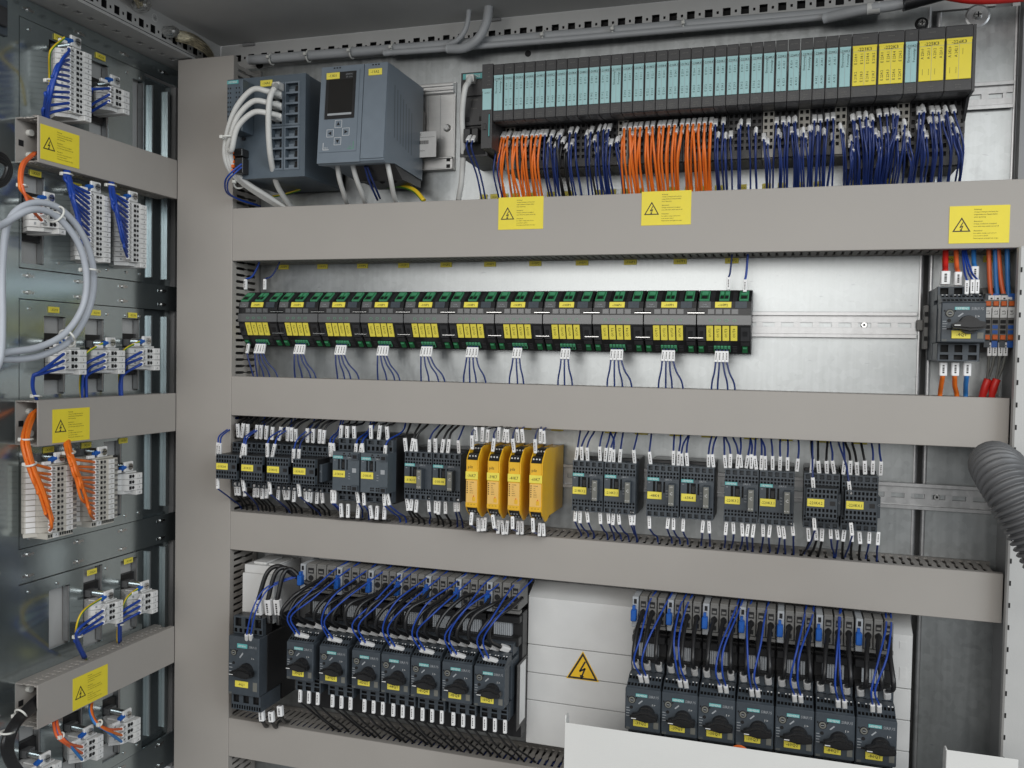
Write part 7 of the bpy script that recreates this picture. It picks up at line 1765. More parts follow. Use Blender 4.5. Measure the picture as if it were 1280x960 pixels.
('K','t',[-5340,1110,-4155,-95,110,60,-49,370,220,106,-48,237,203,-290,156,33,-247,37,0,-25,0],[[-5340,1110,-4155,-95,110,60]]),
('K','t',[-5191,1110,-4155,-95,110,60,-42,370,220,100,-10,226,135,-338,167,67,-237,37,0,-25,0],[[-5191,1110,-4155,-95,110,60]]),
('K','t',[-5042,1110,-4155,-95,110,60,-46,370,220,102,-14,258,182,-216,92,-11,-355,80,0,-25,0],[[-5042,1110,-4155,-95,110,60]]),
]),
('@ from left control lead down to motor switch -44Q1','wires of the bottom row',1,'wire',[
('R','n',[-5191,1430,-4222,-90,100,60,-55,140,290,180,-35,380,185,-515,192,40,-460,75,10,-160,115],[[-5191,1430,-4222,-90,100,60]]),
('R','n',[-5116,1430,-4222,-90,100,60,-53,140,290,229,-48,315,244,-502,257,40,-460,75,10,-160,115],[[-5116,1430,-4222,-90,100,60]]),
]),
('@ from left hanging under motor switch -44Q1','wires of the bottom row',0,'wire',[
('K','m',[-5330,1280,-5090,8,20,-185,62,-350,-346,188,-350,-330,60,-100,-349],[[-5330,1280,-5090,8,20,-185]]),
('K','m',[-5181,1280,-5090,8,20,-185,62,-350,-303,137,-350,-399,60,-100,-323],[[-5181,1280,-5090,8,20,-185]]),
('K','m',[-5032,1280,-5090,8,20,-185,62,-350,-364,153,-350,-308,60,-100,-353],[[-5032,1280,-5090,8,20,-185]]),
]),
('@ from left looping from the clamp block to motor switch -45Q4','wires of the bottom row',1,'wire',[
('K','t',[-4880,1110,-4155,-95,110,60,-40,370,220,37,-50,278,236,-276,115,60,-259,37,0,-25,0],[[-4880,1110,-4155,-95,110,60]]),
('K','t',[-4731,1110,-4155,-95,110,60,-45,370,220,85,-26,248,150,-274,113,70,-285,69,0,-25,0],[[-4731,1110,-4155,-95,110,60]]),
('K','t',[-4582,1110,-4155,-95,110,60,-54,370,220,95,-18,287,152,-241,98,34,-326,45,0,-25,0],[[-4582,1110,-4155,-95,110,60]]),
]),
('@ from left control lead down to motor switch -45Q4','wires of the bottom row',1,'wire',[
('R','n',[-4731,1430,-4222,-90,100,60,-65,140,290,172,-106,380,226,-444,192,40,-460,75,10,-160,115],[[-4731,1430,-4222,-90,100,60]]),
('R','n',[-4656,1430,-4222,-90,100,60,-65,140,290,248,19,289,257,-569,283,40,-460,75,10,-160,115],[[-4656,1430,-4222,-90,100,60]]),
]),
('@ from left hanging under motor switch -45Q4','wires of the bottom row',0,'wire',[
('K','m',[-4870,1280,-5090,8,20,-185,62,-350,-325,173,-350,-370,60,-100,-330],[[-4870,1280,-5090,8,20,-185]]),
('K','m',[-4721,1280,-5090,8,20,-185,62,-350,-334,165,-350,-389,60,-100,-302],[[-4721,1280,-5090,8,20,-185]]),
('K','m',[-4572,1280,-5090,8,20,-185,62,-350,-328,156,-350,-376,60,-100,-321],[[-4572,1280,-5090,8,20,-185]]),
]),
('@ from left looping from the clamp block to motor switch -45Q8','wires of the bottom row',1,'wire',[
('K','t',[-4405,1110,-4155,-95,110,60,-44,370,220,56,-85,226,189,-243,204,92,-257,0,0,-25,0],[[-4405,1110,-4155,-95,110,60]]),
('K','t',[-4256,1110,-4155,-95,110,60,-38,370,220,60,-11,217,208,-255,211,30,-319,2,0,-25,0],[[-4256,1110,-4155,-95,110,60]]),
('K','t',[-4107,1110,-4155,-95,110,60,-51,370,220,105,-100,262,197,-252,98,-24,-233,70,0,-25,0],[[-4107,1110,-4155,-95,110,60]]),
]),
('@ from left control lead down to motor switch -45Q8','wires of the bottom row',1,'wire',[
('R','n',[-4256,1430,-4222,-90,100,60,-47,140,290,220,-85,305,113,-465,267,40,-460,75,10,-160,115],[[-4256,1430,-4222,-90,100,60]]),
('R','n',[-4181,1430,-4222,-90,100,60,-61,140,290,203,-40,364,257,-510,208,40,-460,75,10,-160,115],[[-4181,1430,-4222,-90,100,60]]),
]),
('@ from left hanging under motor switch -45Q8','wires of the bottom row',0,'wire',[
('K','m',[-4395,1280,-5090,8,20,-185,62,-350,-355,144,-350,-338,60,-100,-332],[[-4395,1280,-5090,8,20,-185]]),
('K','m',[-4246,1280,-5090,8,20,-185,62,-350,-329,137,-350,-346,60,-100,-350],[[-4246,1280,-5090,8,20,-185]]),
('K','m',[-4097,1280,-5090,8,20,-185,62,-350,-339,153,-350,-374,60,-100,-312],[[-4097,1280,-5090,8,20,-185]]),
]),
('@ from left looping from the clamp block to motor switch -60Q1','wires of the bottom row',1,'wire',[
('K','t',[-3930,1110,-4155,-95,110,60,-48,370,220,50,-49,272,240,-214,151,51,-322,7,0,-25,0],[[-3930,1110,-4155,-95,110,60]]),
('K','t',[-3781,1110,-4155,-95,110,60,-50,370,220,105,-27,220,144,-312,185,61,-246,25,0,-25,0],[[-3781,1110,-4155,-95,110,60]]),
('K','t',[-3632,1110,-4155,-95,110,60,-50,370,220,49,-6,259,192,-241,142,36,-338,29,0,-25,0],[[-3632,1110,-4155,-95,110,60]]),
]),
('@ from left control lead down to motor switch -60Q1','wires of the bottom row',1,'wire',[
('R','n',[-3781,1430,-4222,-90,100,60,-52,140,290,197,20,290,89,-570,282,40,-460,75,10,-160,115],[[-3781,1430,-4222,-90,100,60]]),
('R','n',[-3706,1430,-4222,-90,100,60,-39,140,290,177,-3,303,192,-547,269,40,-460,75,10,-160,115],[[-3706,1430,-4222,-90,100,60]]),
]),
('@ from left hanging under motor switch -60Q1','wires of the bottom row',0,'wire',[
('K','m',[-3920,1280,-5090,8,20,-185,62,-350,-359,191,-350,-338,60,-100,-328],[[-3920,1280,-5090,8,20,-185]]),
('K','m',[-3771,1280,-5090,8,20,-185,62,-350,-319,147,-350,-362,60,-100,-344],[[-3771,1280,-5090,8,20,-185]]),
('K','m',[-3622,1280,-5090,8,20,-185,62,-350,-349,202,-350,-342,60,-100,-334],[[-3622,1280,-5090,8,20,-185]]),
]),
('@ from left looping from the clamp block to motor switch -39Q2','wires of the bottom row',1,'wire',[
('K','t',[-1837,1010,-4220,-10,70,110,31,370,190,10,-170,300,37,-275,175,0,-25,0],[[-1837,1010,-4220,-10,70,110]]),
('K','t',[-1681,1010,-4220,-10,70,110,10,370,190,11,-170,300,24,-275,175,0,-25,0],[[-1681,1010,-4220,-10,70,110]]),
('K','t',[-1525,1010,-4220,-10,70,110,13,370,190,-12,-170,300,11,-275,175,0,-25,0],[[-1525,1010,-4220,-10,70,110]]),
]),
('@ from left control lead down to motor switch -39Q2','wires of the bottom row',1,'wire',[
('R','n',[-1721,1330,-4287,-10,70,110,-61,170,240,69,-34,291,43,-416,346,40,-460,75,10,-160,115],[[-1721,1330,-4287,-10,70,110]]),
('R','n',[-1646,1330,-4287,-10,70,110,-32,170,240,65,-82,271,164,-368,366,40,-460,75,10,-160,115],[[-1646,1330,-4287,-10,70,110]]),
]),
('@ from left looping from the clamp block to motor switch -39Q3','wires of the bottom row',1,'wire',[
('K','t',[-1362,1010,-4220,-10,70,110,19,370,190,22,-170,300,37,-275,175,0,-25,0],[[-1362,1010,-4220,-10,70,110]]),
('K','t',[-1206,1010,-4220,-10,70,110,23,370,190,-2,-170,300,24,-275,175,0,-25,0],[[-1206,1010,-4220,-10,70,110]]),
('K','t',[-1050,1010,-4220,-10,70,110,11,370,190,-10,-170,300,11,-275,175,0,-25,0],[[-1050,1010,-4220,-10,70,110]]),
]),
('@ from left control lead down to motor switch -39Q3','wires of the bottom row',1,'wire',[
('R','n',[-1206,1330,-4287,-10,70,110,-31,170,240,-39,-37,330,22,-413,307,40,-460,75,10,-160,115],[[-1206,1330,-4287,-10,70,110]]),
('R','n',[-1131,1330,-4287,-10,70,110,-51,170,240,-36,-66,322,47,-384,315,40,-460,75,10,-160,115],[[-1131,1330,-4287,-10,70,110]]),
]),
('@ from left looping from the clamp block to motor switch -10Q1','wires of the bottom row',1,'wire',[
('K','t',[-892,1010,-4220,-10,70,110,36,370,190,5,-170,300,37,-275,175,0,-25,0],[[-892,1010,-4220,-10,70,110]]),
('K','t',[-736,1010,-4220,-10,70,110,40,370,190,-19,-170,300,24,-275,175,0,-25,0],[[-736,1010,-4220,-10,70,110]]),
('K','t',[-580,1010,-4220,-10,70,110,14,370,190,-13,-170,300,11,-275,175,0,-25,0],[[-580,1010,-4220,-10,70,110]]),
]),
('@ from left control lead down to motor switch -10Q1','wires of the bottom row',1,'wire',[
('R','n',[-696,1330,-4287,-10,70,110,-43,170,240,44,-123,280,142,-327,357,40,-460,75,10,-160,115],[[-696,1330,-4287,-10,70,110]]),
('R','n',[-621,1330,-4287,-10,70,110,-38,170,240,11,-70,285,144,-380,352,40,-460,75,10,-160,115],[[-621,1330,-4287,-10,70,110]]),
]),
('@ from left looping from the clamp block to motor switch -10Q3','wires of the bottom row',1,'wire',[
('K','t',[-419,1010,-4220,-10,70,110,46,370,190,-5,-170,300,37,-275,175,0,-25,0],[[-419,1010,-4220,-10,70,110]]),
('K','t',[-263,1010,-4220,-10,70,110,39,370,190,-18,-170,300,24,-275,175,0,-25,0],[[-263,1010,-4220,-10,70,110]]),
('K','t',[-107,1010,-4220,-10,70,110,23,370,190,-22,-170,300,11,-275,175,0,-25,0],[[-107,1010,-4220,-10,70,110]]),
]),
('@ from left control lead down to motor switch -10Q3','wires of the bottom row',1,'wire',[
('R','n',[-303,1330,-4287,-10,70,110,-31,170,240,-34,-89,385,-16,-361,252,40,-460,75,10,-160,115],[[-303,1330,-4287,-10,70,110]]),
('R','n',[-228,1330,-4287,-10,70,110,-42,170,240,68,-138,361,36,-312,276,40,-460,75,10,-160,115],[[-228,1330,-4287,-10,70,110]]),
]),
('@ from left looping from the clamp block to motor switch -60Q2','wires of the bottom row',1,'wire',[
('K','t',[61,1010,-4220,-10,70,110,27,370,190,14,-170,300,37,-275,175,0,-25,0],[[61,1010,-4220,-10,70,110]]),
('K','t',[217,1010,-4220,-10,70,110,38,370,190,-17,-170,300,24,-275,175,0,-25,0],[[217,1010,-4220,-10,70,110]]),
('K','t',[373,1010,-4220,-10,70,110,24,370,190,-23,-170,300,11,-275,175,0,-25,0],[[373,1010,-4220,-10,70,110]]),
]),
('@ from left control lead down to motor switch -60Q2','wires of the bottom row',1,'wire',[
('R','n',[217,1330,-4287,-10,70,110,-54,170,240,70,-41,380,78,-409,257,40,-460,75,10,-160,115],[[217,1330,-4287,-10,70,110]]),
('R','n',[292,1330,-4287,-10,70,110,-45,170,240,20,-19,335,136,-431,302,40,-460,75,10,-160,115],[[292,1330,-4287,-10,70,110]]),
]),
('@ from left looping from the clamp block to motor switch -84Q1','wires of the bottom row',1,'wire',[
('K','t',[536,1010,-4220,-10,70,110,23,370,190,18,-170,300,37,-275,175,0,-25,0],[[536,1010,-4220,-10,70,110]]),
('K','t',[692,1010,-4220,-10,70,110,42,370,190,-21,-170,300,24,-275,175,0,-25,0],[[692,1010,-4220,-10,70,110]]),
('K','t',[848,1010,-4220,-10,70,110,20,370,190,-19,-170,300,11,-275,175,0,-25,0],[[848,1010,-4220,-10,70,110]]),
]),
('@ from left control lead down to motor switch -84Q1','wires of the bottom row',1,'wire',[
('R','n',[732,1330,-4287,-10,70,110,-49,170,240,15,-85,360,45,-365,277,40,-460,75,10,-160,115],[[732,1330,-4287,-10,70,110]]),
('R','n',[807,1330,-4287,-10,70,110,-55,170,240,-23,-78,306,2,-372,331,40,-460,75,10,-160,115],[[807,1330,-4287,-10,70,110]]),
]),
('@ from left looping from the clamp block to motor switch -86Q1','wires of the bottom row',1,'wire',[
('K','t',[1013,1010,-4220,-10,70,110,28,370,190,13,-170,300,37,-275,175,0,-25,0],[[1013,1010,-4220,-10,70,110]]),
('K','t',[1169,1010,-4220,-10,70,110,49,370,190,-28,-170,300,24,-275,175,0,-25,0],[[1169,1010,-4220,-10,70,110]]),
('K','t',[1325,1010,-4220,-10,70,110,30,370,190,-29,-170,300,11,-275,175,0,-25,0],[[1325,1010,-4220,-10,70,110]]),
]),
('@ from left control lead down to motor switch -86Q1','wires of the bottom row',1,'wire',[
('R','n',[1129,1330,-4287,-10,70,110,-33,170,240,89,-139,358,98,-311,279,40,-460,75,10,-160,115],[[1129,1330,-4287,-10,70,110]]),
('R','n',[1204,1330,-4287,-10,70,110,-68,170,240,120,-55,369,86,-395,268,40,-460,75,10,-160,115],[[1204,1330,-4287,-10,70,110]]),
]),
('@ from left thick lead arching to the big motor switch -8Q1','wires of the bottom row',0,'wire',[
('K','T',[-7644,1180,-4169,-2,45,360,103,-75,401,161,-100,91,280,-50,-160,267,-20,-79],[[-7641,1185,-4055,-5,40,246]]),
('K','T',[-7475,1180,-4164,-2,45,372,75,-75,385,119,-100,74,251,-50,-175,252,-20,-43],[[-7472,1185,-4037,-5,40,245]]),
('K','T',[-7313,1180,-4171,-3,45,395,54,-75,369,77,-100,58,223,-50,-189,238,-20,-7],[[-7311,1185,-4020,-5,40,244]]),
]),
('@ from left thin lead on the big motor switch -8Q1','wires of the bottom row',1,'wire',[
('R','n',[-7800,1280,-4492,72,120,193,101,20,360,100,-140,292,205,-160,128,206,-120,66],[[-7787,1300,-4485,52,90,170]]),
('R','n',[-7730,1280,-4484,72,120,192,100,20,360,101,-140,292,205,-160,128,206,-120,65],[[-7716,1300,-4477,51,90,169]]),
]),
('@ from left hanging under the big motor switch -8Q1','wires of the bottom row',0,'wire',[
('K','t',[-7652,1100,-5588,16,0,-161,-88,-250,-202,-133,-350,-49,14,-100,-300],[[-7652,1100,-5588,16,0,-161]]),
('K','t',[-7481,1100,-5577,16,0,-161,-85,-250,-201,-130,-350,-61,15,-100,-300],[[-7481,1100,-5577,16,0,-161]]),
('K','t',[-7327,1100,-5468,16,0,-160,-82,-250,-198,-127,-350,-174,15,-100,-300],[[-7327,1100,-5468,16,0,-160]]),
]),
('royal blue wire bundle feeding the tall strip at the top of the left wall','wires of the left wall terminal strips',0,'bundle',[
('R','m',[-9480,3032,4070,80,145,-20,124,132,-97,43,161,-166,0,119,-264,-50,28,-250,-250,-210,-217,-100,-100,-139],[[-9480,3032,4070,80,145,-20]]),
('R','m',[-9480,3032,3997,80,145,-20,148,231,-135,14,51,-56,0,119,-261,-50,28,-254,-250,-210,-212,-100,-100,-136],[[-9480,3032,3997,80,145,-20]]),
('R','m',[-9480,3032,3924,80,145,-20,156,282,-159,0,106,-232,-50,28,-256,-250,-210,-193,-100,-100,-159],[[-9480,3032,3924,80,145,-20]]),
('R','m',[-9480,3032,3851,80,145,-20,141,325,-105,0,92,-204,-50,28,-265,-250,-210,-194,-100,-100,-149],[[-9480,3032,3851,80,145,-20]]),
('R','m',[-9480,3032,3778,80,145,-20,171,347,-113,0,60,-138,-50,28,-236,-250,-210,-216,-100,-100,-136],[[-9480,3032,3778,80,145,-20]]),
('R','m',[-9480,3032,3705,80,145,-21,149,363,-100,0,32,-62,-50,28,-259,-250,-210,-199,-100,-100,-150],[[-9480,3032,3705,80,145,-21]]),
('R','m',[-9480,3032,3632,80,145,-20,152,419,-85,0,4,-10,-50,28,-257,-250,-210,-190,-100,-100,-160],[[-9480,3032,3632,80,145,-20]]),
('R','m',[-9480,3032,3558,80,145,-20,130,433,-112,-32,18,-165,-250,-210,-207,-100,-100,-138],[[-9480,3032,3558,80,145,-20]]),
('R','m',[-9480,3032,3486,80,145,-20,95,463,-143,-13,7,-70,-250,-210,-180,-100,-100,-154],[[-9480,3032,3486,80,145,-20]]),
('R','m',[-9480,3032,3412,80,145,-20,83,450,-118,-3,2,-19,-250,-210,-192,-100,-100,-141],[[-9480,3032,3412,80,145,-20]]),
('R','m',[-9480,3032,3340,80,145,-20,-33,370,-153,-131,-110,-113,-100,-100,-146],[[-9480,3032,3340,80,145,-20]]),
('R','m',[-9480,3032,3266,80,145,-20,-59,265,-128,-70,-59,-50,-100,-100,-159],[[-9480,3032,3266,80,145,-20]]),
]),
('few royal blue wires at the short strip at the top of the left wall','wires of the left wall terminal strips',0,'bundle',[
('R','m',[-9480,2285,3756,80,145,-20,-2,310,-103,-4,6,-6,-200,-172,-51,-100,-93,-159],[[-9480,2285,3756,80,145,-20]]),
('R','m',[-9480,2285,3665,80,145,-20,-242,78,-154,-47,-44,-73],[[-9480,2285,3665,80,145,-20]]),
('R','m',[-9480,2285,3575,80,145,-20,-300,16,-136,-4,-4,-17],[[-9480,2285,3575,80,145,-20]]),
]),
('salmon wires curving from the upper duct end to the strip behind the grey loop','wires of the left wall terminal strips',0,'bundle',[
('O','m',[-9480,3487,1842,80,145,20,58,355,108,-25,26,129,-100,-133,254,-150,-337,228],[[-9480,3487,1842,80,145,20]]),
('M','m',[-9480,3487,1745,80,145,20,97,320,127,-41,43,198,-100,-133,260,-150,-337,234],[[-9480,3487,1745,80,145,20]]),
('M','m',[-9480,3487,1648,80,145,20,104,267,102,0,56,91,-50,52,230,-100,-133,273,-150,-337,213],[[-9480,3487,1648,80,145,20]]),
]),
('left one of two royal blue bundles hanging from the upper duct on the left wall','wires of the left wall terminal strips',0,'bundle',[
('R','m',[-9480,2657,2153,80,145,20,-35,377,95,-77,-53,118,-100,-74,147],[[-9480,2657,2153,80,145,20]]),
('R','m',[-9480,2657,2080,80,145,20,5,402,145,-104,-71,131,-100,-74,172],[[-9480,2657,2080,80,145,20]]),
('R','m',[-9480,2657,2007,80,145,20,61,399,147,-147,-101,201,-100,-74,171],[[-9480,2657,2007,80,145,20]]),
('R','m',[-9480,2657,1933,80,145,20,128,393,100,-10,12,56,-200,-137,264,-100,-74,163],[[-9480,2657,1933,80,145,20]]),
('R','m',[-9480,2657,1860,80,145,20,120,434,126,-16,20,97,-200,-137,285,-100,-74,156],[[-9480,2657,1860,80,145,20]]),
('R','m',[-9480,2657,1787,80,145,20,129,394,144,-26,32,153,-200,-137,270,-100,-74,170],[[-9480,2657,1787,80,145,20]]),
('R','m',[-9480,2657,1713,80,145,20,158,376,130,-42,52,242,-200,-137,278,-100,-74,153],[[-9480,2657,1713,80,145,20]]),
('R','m',[-9480,2657,1640,80,145,20,138,354,93,0,18,55,-50,62,302,-200,-137,276,-100,-74,162],[[-9480,2657,1640,80,145,20]]),
('R','m',[-9480,2657,1567,80,145,20,131,336,90,0,39,139,-50,62,282,-200,-137,277,-100,-74,167],[[-9480,2657,1567,80,145,20]]),
('R','m',[-9480,2657,1493,80,145,20,145,310,83,0,59,213,-50,62,295,-200,-137,282,-100,-74,161],[[-9480,2657,1493,80,145,20]]),
('R','m',[-9480,2657,1420,80,145,20,132,254,96,0,80,284,-50,62,280,-200,-137,272,-100,-74,173],[[-9480,2657,1420,80,145,20]]),
('R','m',[-9480,2657,1347,80,145,20,149,281,85,0,0,5,0,101,354,-50,62,298,-200,-137,277,-100,-74,150],[[-9480,2657,1347,80,145,20]]),
]),
('right one of two royal blue bundles hanging from the upper duct on the left wall','wires of the left wall terminal strips',0,'bundle',[
('R','m',[-9480,1904,2153,80,145,20,-16,317,99,-76,-66,111,-100,-111,140],[[-9480,1904,2153,80,145,20]]),
('R','m',[-9480,1904,2080,80,145,20,-6,283,132,-106,-93,158,-100,-111,130],[[-9480,1904,2080,80,145,20]]),
('R','m',[-9480,1904,2007,80,145,20,101,423,98,-189,-167,256,-100,-111,138],[[-9480,1904,2007,80,145,20]]),
('R','m',[-9480,1904,1933,80,145,20,124,401,107,-8,6,55,-200,-176,274,-100,-111,136],[[-9480,1904,1933,80,145,20]]),
('R','m',[-9480,1904,1860,80,145,20,123,406,102,-24,20,121,-200,-176,276,-100,-111,152],[[-9480,1904,1860,80,145,20]]),
('R','m',[-9480,1904,1787,80,145,20,147,344,122,-31,26,189,-200,-176,257,-100,-111,145],[[-9480,1904,1787,80,145,20]]),
('R','m',[-9480,1904,1713,80,145,20,161,349,127,-43,35,244,-200,-176,285,-100,-111,141],[[-9480,1904,1713,80,145,20]]),
('R','m',[-9480,1904,1640,80,145,20,153,302,101,0,16,52,-50,41,291,-200,-176,284,-100,-111,140],[[-9480,1904,1640,80,145,20]]),
('R','m',[-9480,1904,1567,80,145,20,149,283,126,0,34,114,-50,41,276,-200,-176,275,-100,-111,153],[[-9480,1904,1567,80,145,20]]),
('R','m',[-9480,1904,1493,80,145,20,157,257,106,0,64,205,-50,41,286,-200,-176,269,-100,-111,137],[[-9480,1904,1493,80,145,20]]),
('R','m',[-9480,1904,1420,80,145,20,150,274,122,0,83,248,-50,41,309,-200,-176,267,-100,-111,139],[[-9480,1904,1420,80,145,20]]),
('R','m',[-9480,1904,1347,80,145,20,139,226,105,0,10,58,0,98,292,-50,41,286,-200,-176,277,-100,-111,148],[[-9480,1904,1347,80,145,20]]),
]),
('royal blue wires at the strip half behind the grey loop above the middle duct','wires of the left wall terminal strips',0,'bundle',[
('R','m',[-9480,3109,-67,80,145,-20,-42,363,-247,-50,55,-49,-50,-36,-162,-50,-114,-160],[[-9480,3109,-67,80,145,-20]]),
('R','m',[-9480,3109,-160,80,145,-20,-37,369,-153,-50,55,-52,-50,-36,-161,-50,-114,-155],[[-9480,3109,-160,80,145,-20]]),
('R','m',[-9480,3109,-253,80,145,-20,-68,394,-99,-18,20,-3,-50,-36,-171,-50,-114,-166],[[-9480,3109,-253,80,145,-20]]),
]),
('royal blue wires at the middle strip above the middle duct on the left wall','wires of the left wall terminal strips',0,'bundle',[
('R','m',[-9480,2355,-67,80,145,-20,-105,242,-133,-104,-70,-65,-50,-25,-350,0,-15,-167],[[-9480,2355,-67,80,145,-20]]),
('R','m',[-9480,2355,-160,80,145,-20,-194,108,-136,-47,-24,-311,0,-15,-172],[[-9480,2355,-160,80,145,-20]]),
('R','m',[-9480,2355,-253,80,145,-20,-226,94,-129,-33,-16,-242,0,-15,-167],[[-9480,2355,-253,80,145,-20]]),
]),
('royal blue wires at the rightmost strip above the middle duct on the left wall','wires of the left wall terminal strips',0,'bundle',[
('R','m',[-9480,1592,-26,80,145,-20,-38,259,-122,-149,-122,-96,-50,26,-276,0,-18,-235],[[-9480,1592,-26,80,145,-20]]),
('R','m',[-9480,1592,-118,80,145,-20,-191,151,-113,-20,-16,-26,-50,26,-260,0,-18,-237],[[-9480,1592,-118,80,145,-20]]),
('R','m',[-9480,1592,-209,80,145,-20,-202,138,-159,-30,15,-153,0,-18,-250],[[-9480,1592,-209,80,145,-20]]),
]),
('fat orange wire bundle from the open duct end fanning into the left beige strip','wires of the left wall terminal strips',0,'bundle',[
('O','m',[-9480,3340,-1648,80,145,20,117,433,142,-27,22,138,-100,-71,200,-250,-344,230,-30,-162,78],[[-9480,3340,-1648,80,145,20]]),
('O','m',[-9480,3340,-1724,80,145,20,144,407,86,-5,8,24,-50,40,240,-100,-71,188,-250,-344,239,-30,-162,87],[[-9480,3340,-1724,80,145,20]]),
('O','m',[-9480,3340,-1800,80,145,20,169,389,124,-12,20,55,-50,40,256,-100,-71,184,-250,-344,225,-30,-162,91],[[-9480,3340,-1800,80,145,20]]),
('O','m',[-9480,3340,-1875,80,145,20,193,345,98,-30,48,157,-50,40,251,-100,-71,197,-250,-344,224,-30,-162,86],[[-9480,3340,-1875,80,145,20]]),
('O','m',[-9480,3340,-1951,80,145,20,174,405,144,-38,60,203,-50,40,240,-100,-71,182,-250,-344,228,-30,-162,92],[[-9480,3340,-1951,80,145,20]]),
('O','m',[-9480,3340,-2027,80,145,20,182,369,105,0,18,52,-50,79,254,-50,40,236,-100,-71,195,-250,-344,231,-30,-162,76],[[-9480,3340,-2027,80,145,20]]),
('O','m',[-9480,3340,-2103,80,145,20,189,302,139,0,33,105,-50,79,252,-50,40,241,-100,-71,191,-250,-344,233,-30,-162,80],[[-9480,3340,-2103,80,145,20]]),
('O','m',[-9480,3340,-2179,80,145,20,206,256,94,0,80,219,-50,79,247,-50,40,251,-100,-71,187,-250,-344,231,-30,-162,77],[[-9480,3340,-2179,80,145,20]]),
('O','m',[-9480,3340,-2255,80,145,20,222,236,108,0,104,279,-50,79,257,-50,40,247,-100,-71,180,-250,-344,235,-30,-162,84],[[-9480,3340,-2255,80,145,20]]),
('O','m',[-9480,3340,-2330,80,145,20,189,263,132,0,4,21,0,118,312,-50,79,262,-50,40,237,-100,-71,190,-250,-344,222,-30,-162,85],[[-9480,3340,-2330,80,145,20]]),
('O','m',[-9480,3340,-2406,80,145,20,207,165,100,0,31,115,0,118,317,-50,79,259,-50,40,238,-100,-71,203,-250,-344,232,-30,-162,83],[[-9480,3340,-2406,80,145,20]]),
('O','m',[-9480,3340,-2482,80,145,20,221,193,111,0,47,198,0,118,302,-50,79,263,-50,40,242,-100,-71,185,-250,-344,245,-30,-162,59],[[-9480,3340,-2482,80,145,20]]),
]),
('orange wire bundle from under the middle duct fanning into the right beige strip','wires of the left wall terminal strips',0,'bundle',[
('O','m',[-9480,2550,-1647,80,145,20,105,544,125,-143,-87,144,-200,-192,166],[[-9480,2550,-1647,80,145,20]]),
('O','m',[-9480,2550,-1721,80,145,20,154,560,91,-8,10,47,-200,-122,216,-200,-192,168],[[-9480,2550,-1721,80,145,20]]),
('O','m',[-9480,2550,-1795,80,145,20,151,531,132,-16,20,80,-200,-122,219,-200,-192,154],[[-9480,2550,-1795,80,145,20]]),
('O','m',[-9480,2550,-1870,80,145,20,206,504,95,-41,51,186,-200,-122,223,-200,-192,148],[[-9480,2550,-1870,80,145,20]]),
('O','m',[-9480,2550,-1944,80,145,20,182,517,128,-46,57,224,-200,-122,217,-200,-192,171],[[-9480,2550,-1944,80,145,20]]),
('O','m',[-9480,2550,-2018,80,145,20,199,430,125,0,26,65,-50,62,237,-200,-122,220,-200,-192,164],[[-9480,2550,-2018,80,145,20]]),
('O','m',[-9480,2550,-2092,80,145,20,204,451,145,0,46,124,-50,62,246,-200,-122,204,-200,-192,169],[[-9480,2550,-2092,80,145,20]]),
('O','m',[-9480,2550,-2166,80,145,20,193,366,91,0,90,248,-50,62,241,-200,-122,215,-200,-192,154],[[-9480,2550,-2166,80,145,20]]),
('O','m',[-9480,2550,-2240,80,145,20,184,417,122,0,108,286,-50,62,250,-200,-122,209,-200,-192,161],[[-9480,2550,-2240,80,145,20]]),
('O','m',[-9480,2550,-2315,80,145,20,190,329,107,0,7,37,0,131,343,-50,62,247,-200,-122,199,-200,-192,164],[[-9480,2550,-2315,80,145,20]]),
('O','m',[-9480,2550,-2389,80,145,20,204,316,128,0,25,86,0,131,345,-50,62,245,-200,-122,216,-200,-192,163],[[-9480,2550,-2389,80,145,20]]),
('O','m',[-9480,2550,-2463,80,145,20,197,285,137,0,41,143,0,131,346,-50,62,265,-200,-122,199,-200,-192,170],[[-9480,2550,-2463,80,145,20]]),
]),
('royal blue wires curving down from the left strip above the lower duct','wires of the left wall terminal strips',0,'bundle',[
('R','m',[-9480,2374,-3799,80,145,-20,64,538,-113,-144,-167,-276,-150,-281,-308],[[-9480,2374,-3799,80,145,-20]]),
('R','m',[-9480,2374,-3888,80,145,-20,0,449,-128,-85,-99,-179,-150,-281,-291],[[-9480,2374,-3888,80,145,-20]]),
('R','m',[-9480,2374,-3976,80,145,-20,-58,431,-95,-58,-67,-122,-150,-281,-305],[[-9480,2374,-3976,80,145,-20]]),
]),
('royal blue wires hanging from the right strip above the lower duct','wires of the left wall terminal strips',0,'bundle',[
('R','m',[-9480,1608,-3847,80,145,-20,-43,357,-109,-92,-75,-260,-100,-115,-263],[[-9480,1608,-3847,80,145,-20]]),
('R','m',[-9480,1608,-3940,80,145,-20,-82,319,-104,-62,-51,-172,-100,-115,-254],[[-9480,1608,-3940,80,145,-20]]),
('R','m',[-9480,1608,-4033,80,145,-20,-129,250,-104,-27,-22,-77,-100,-115,-263],[[-9480,1608,-4033,80,145,-20]]),
]),
('salmon and light blue wires at the middle strip below the lower duct','wires of the left wall terminal strips',0,'bundle',[
('M','m',[-9480,2763,-5682,80,145,20,117,371,227,-50,89,154,-150,-97,80,-150,-137,79],[[-9480,2763,-5682,80,145,20]]),
('M','m',[-9480,2763,-5773,80,145,20,94,408,333,-50,89,129,-150,-97,99,-150,-137,54],[[-9480,2763,-5773,80,145,20]]),
('S','m',[-9480,2763,-5864,80,145,20,91,370,427,-50,89,138,-150,-97,69,-150,-137,88],[[-9480,2763,-5864,80,145,20]]),
]),
('orange, salmon and light blue wires at the right strip below the lower duct','wires of the left wall terminal strips',0,'bundle',[
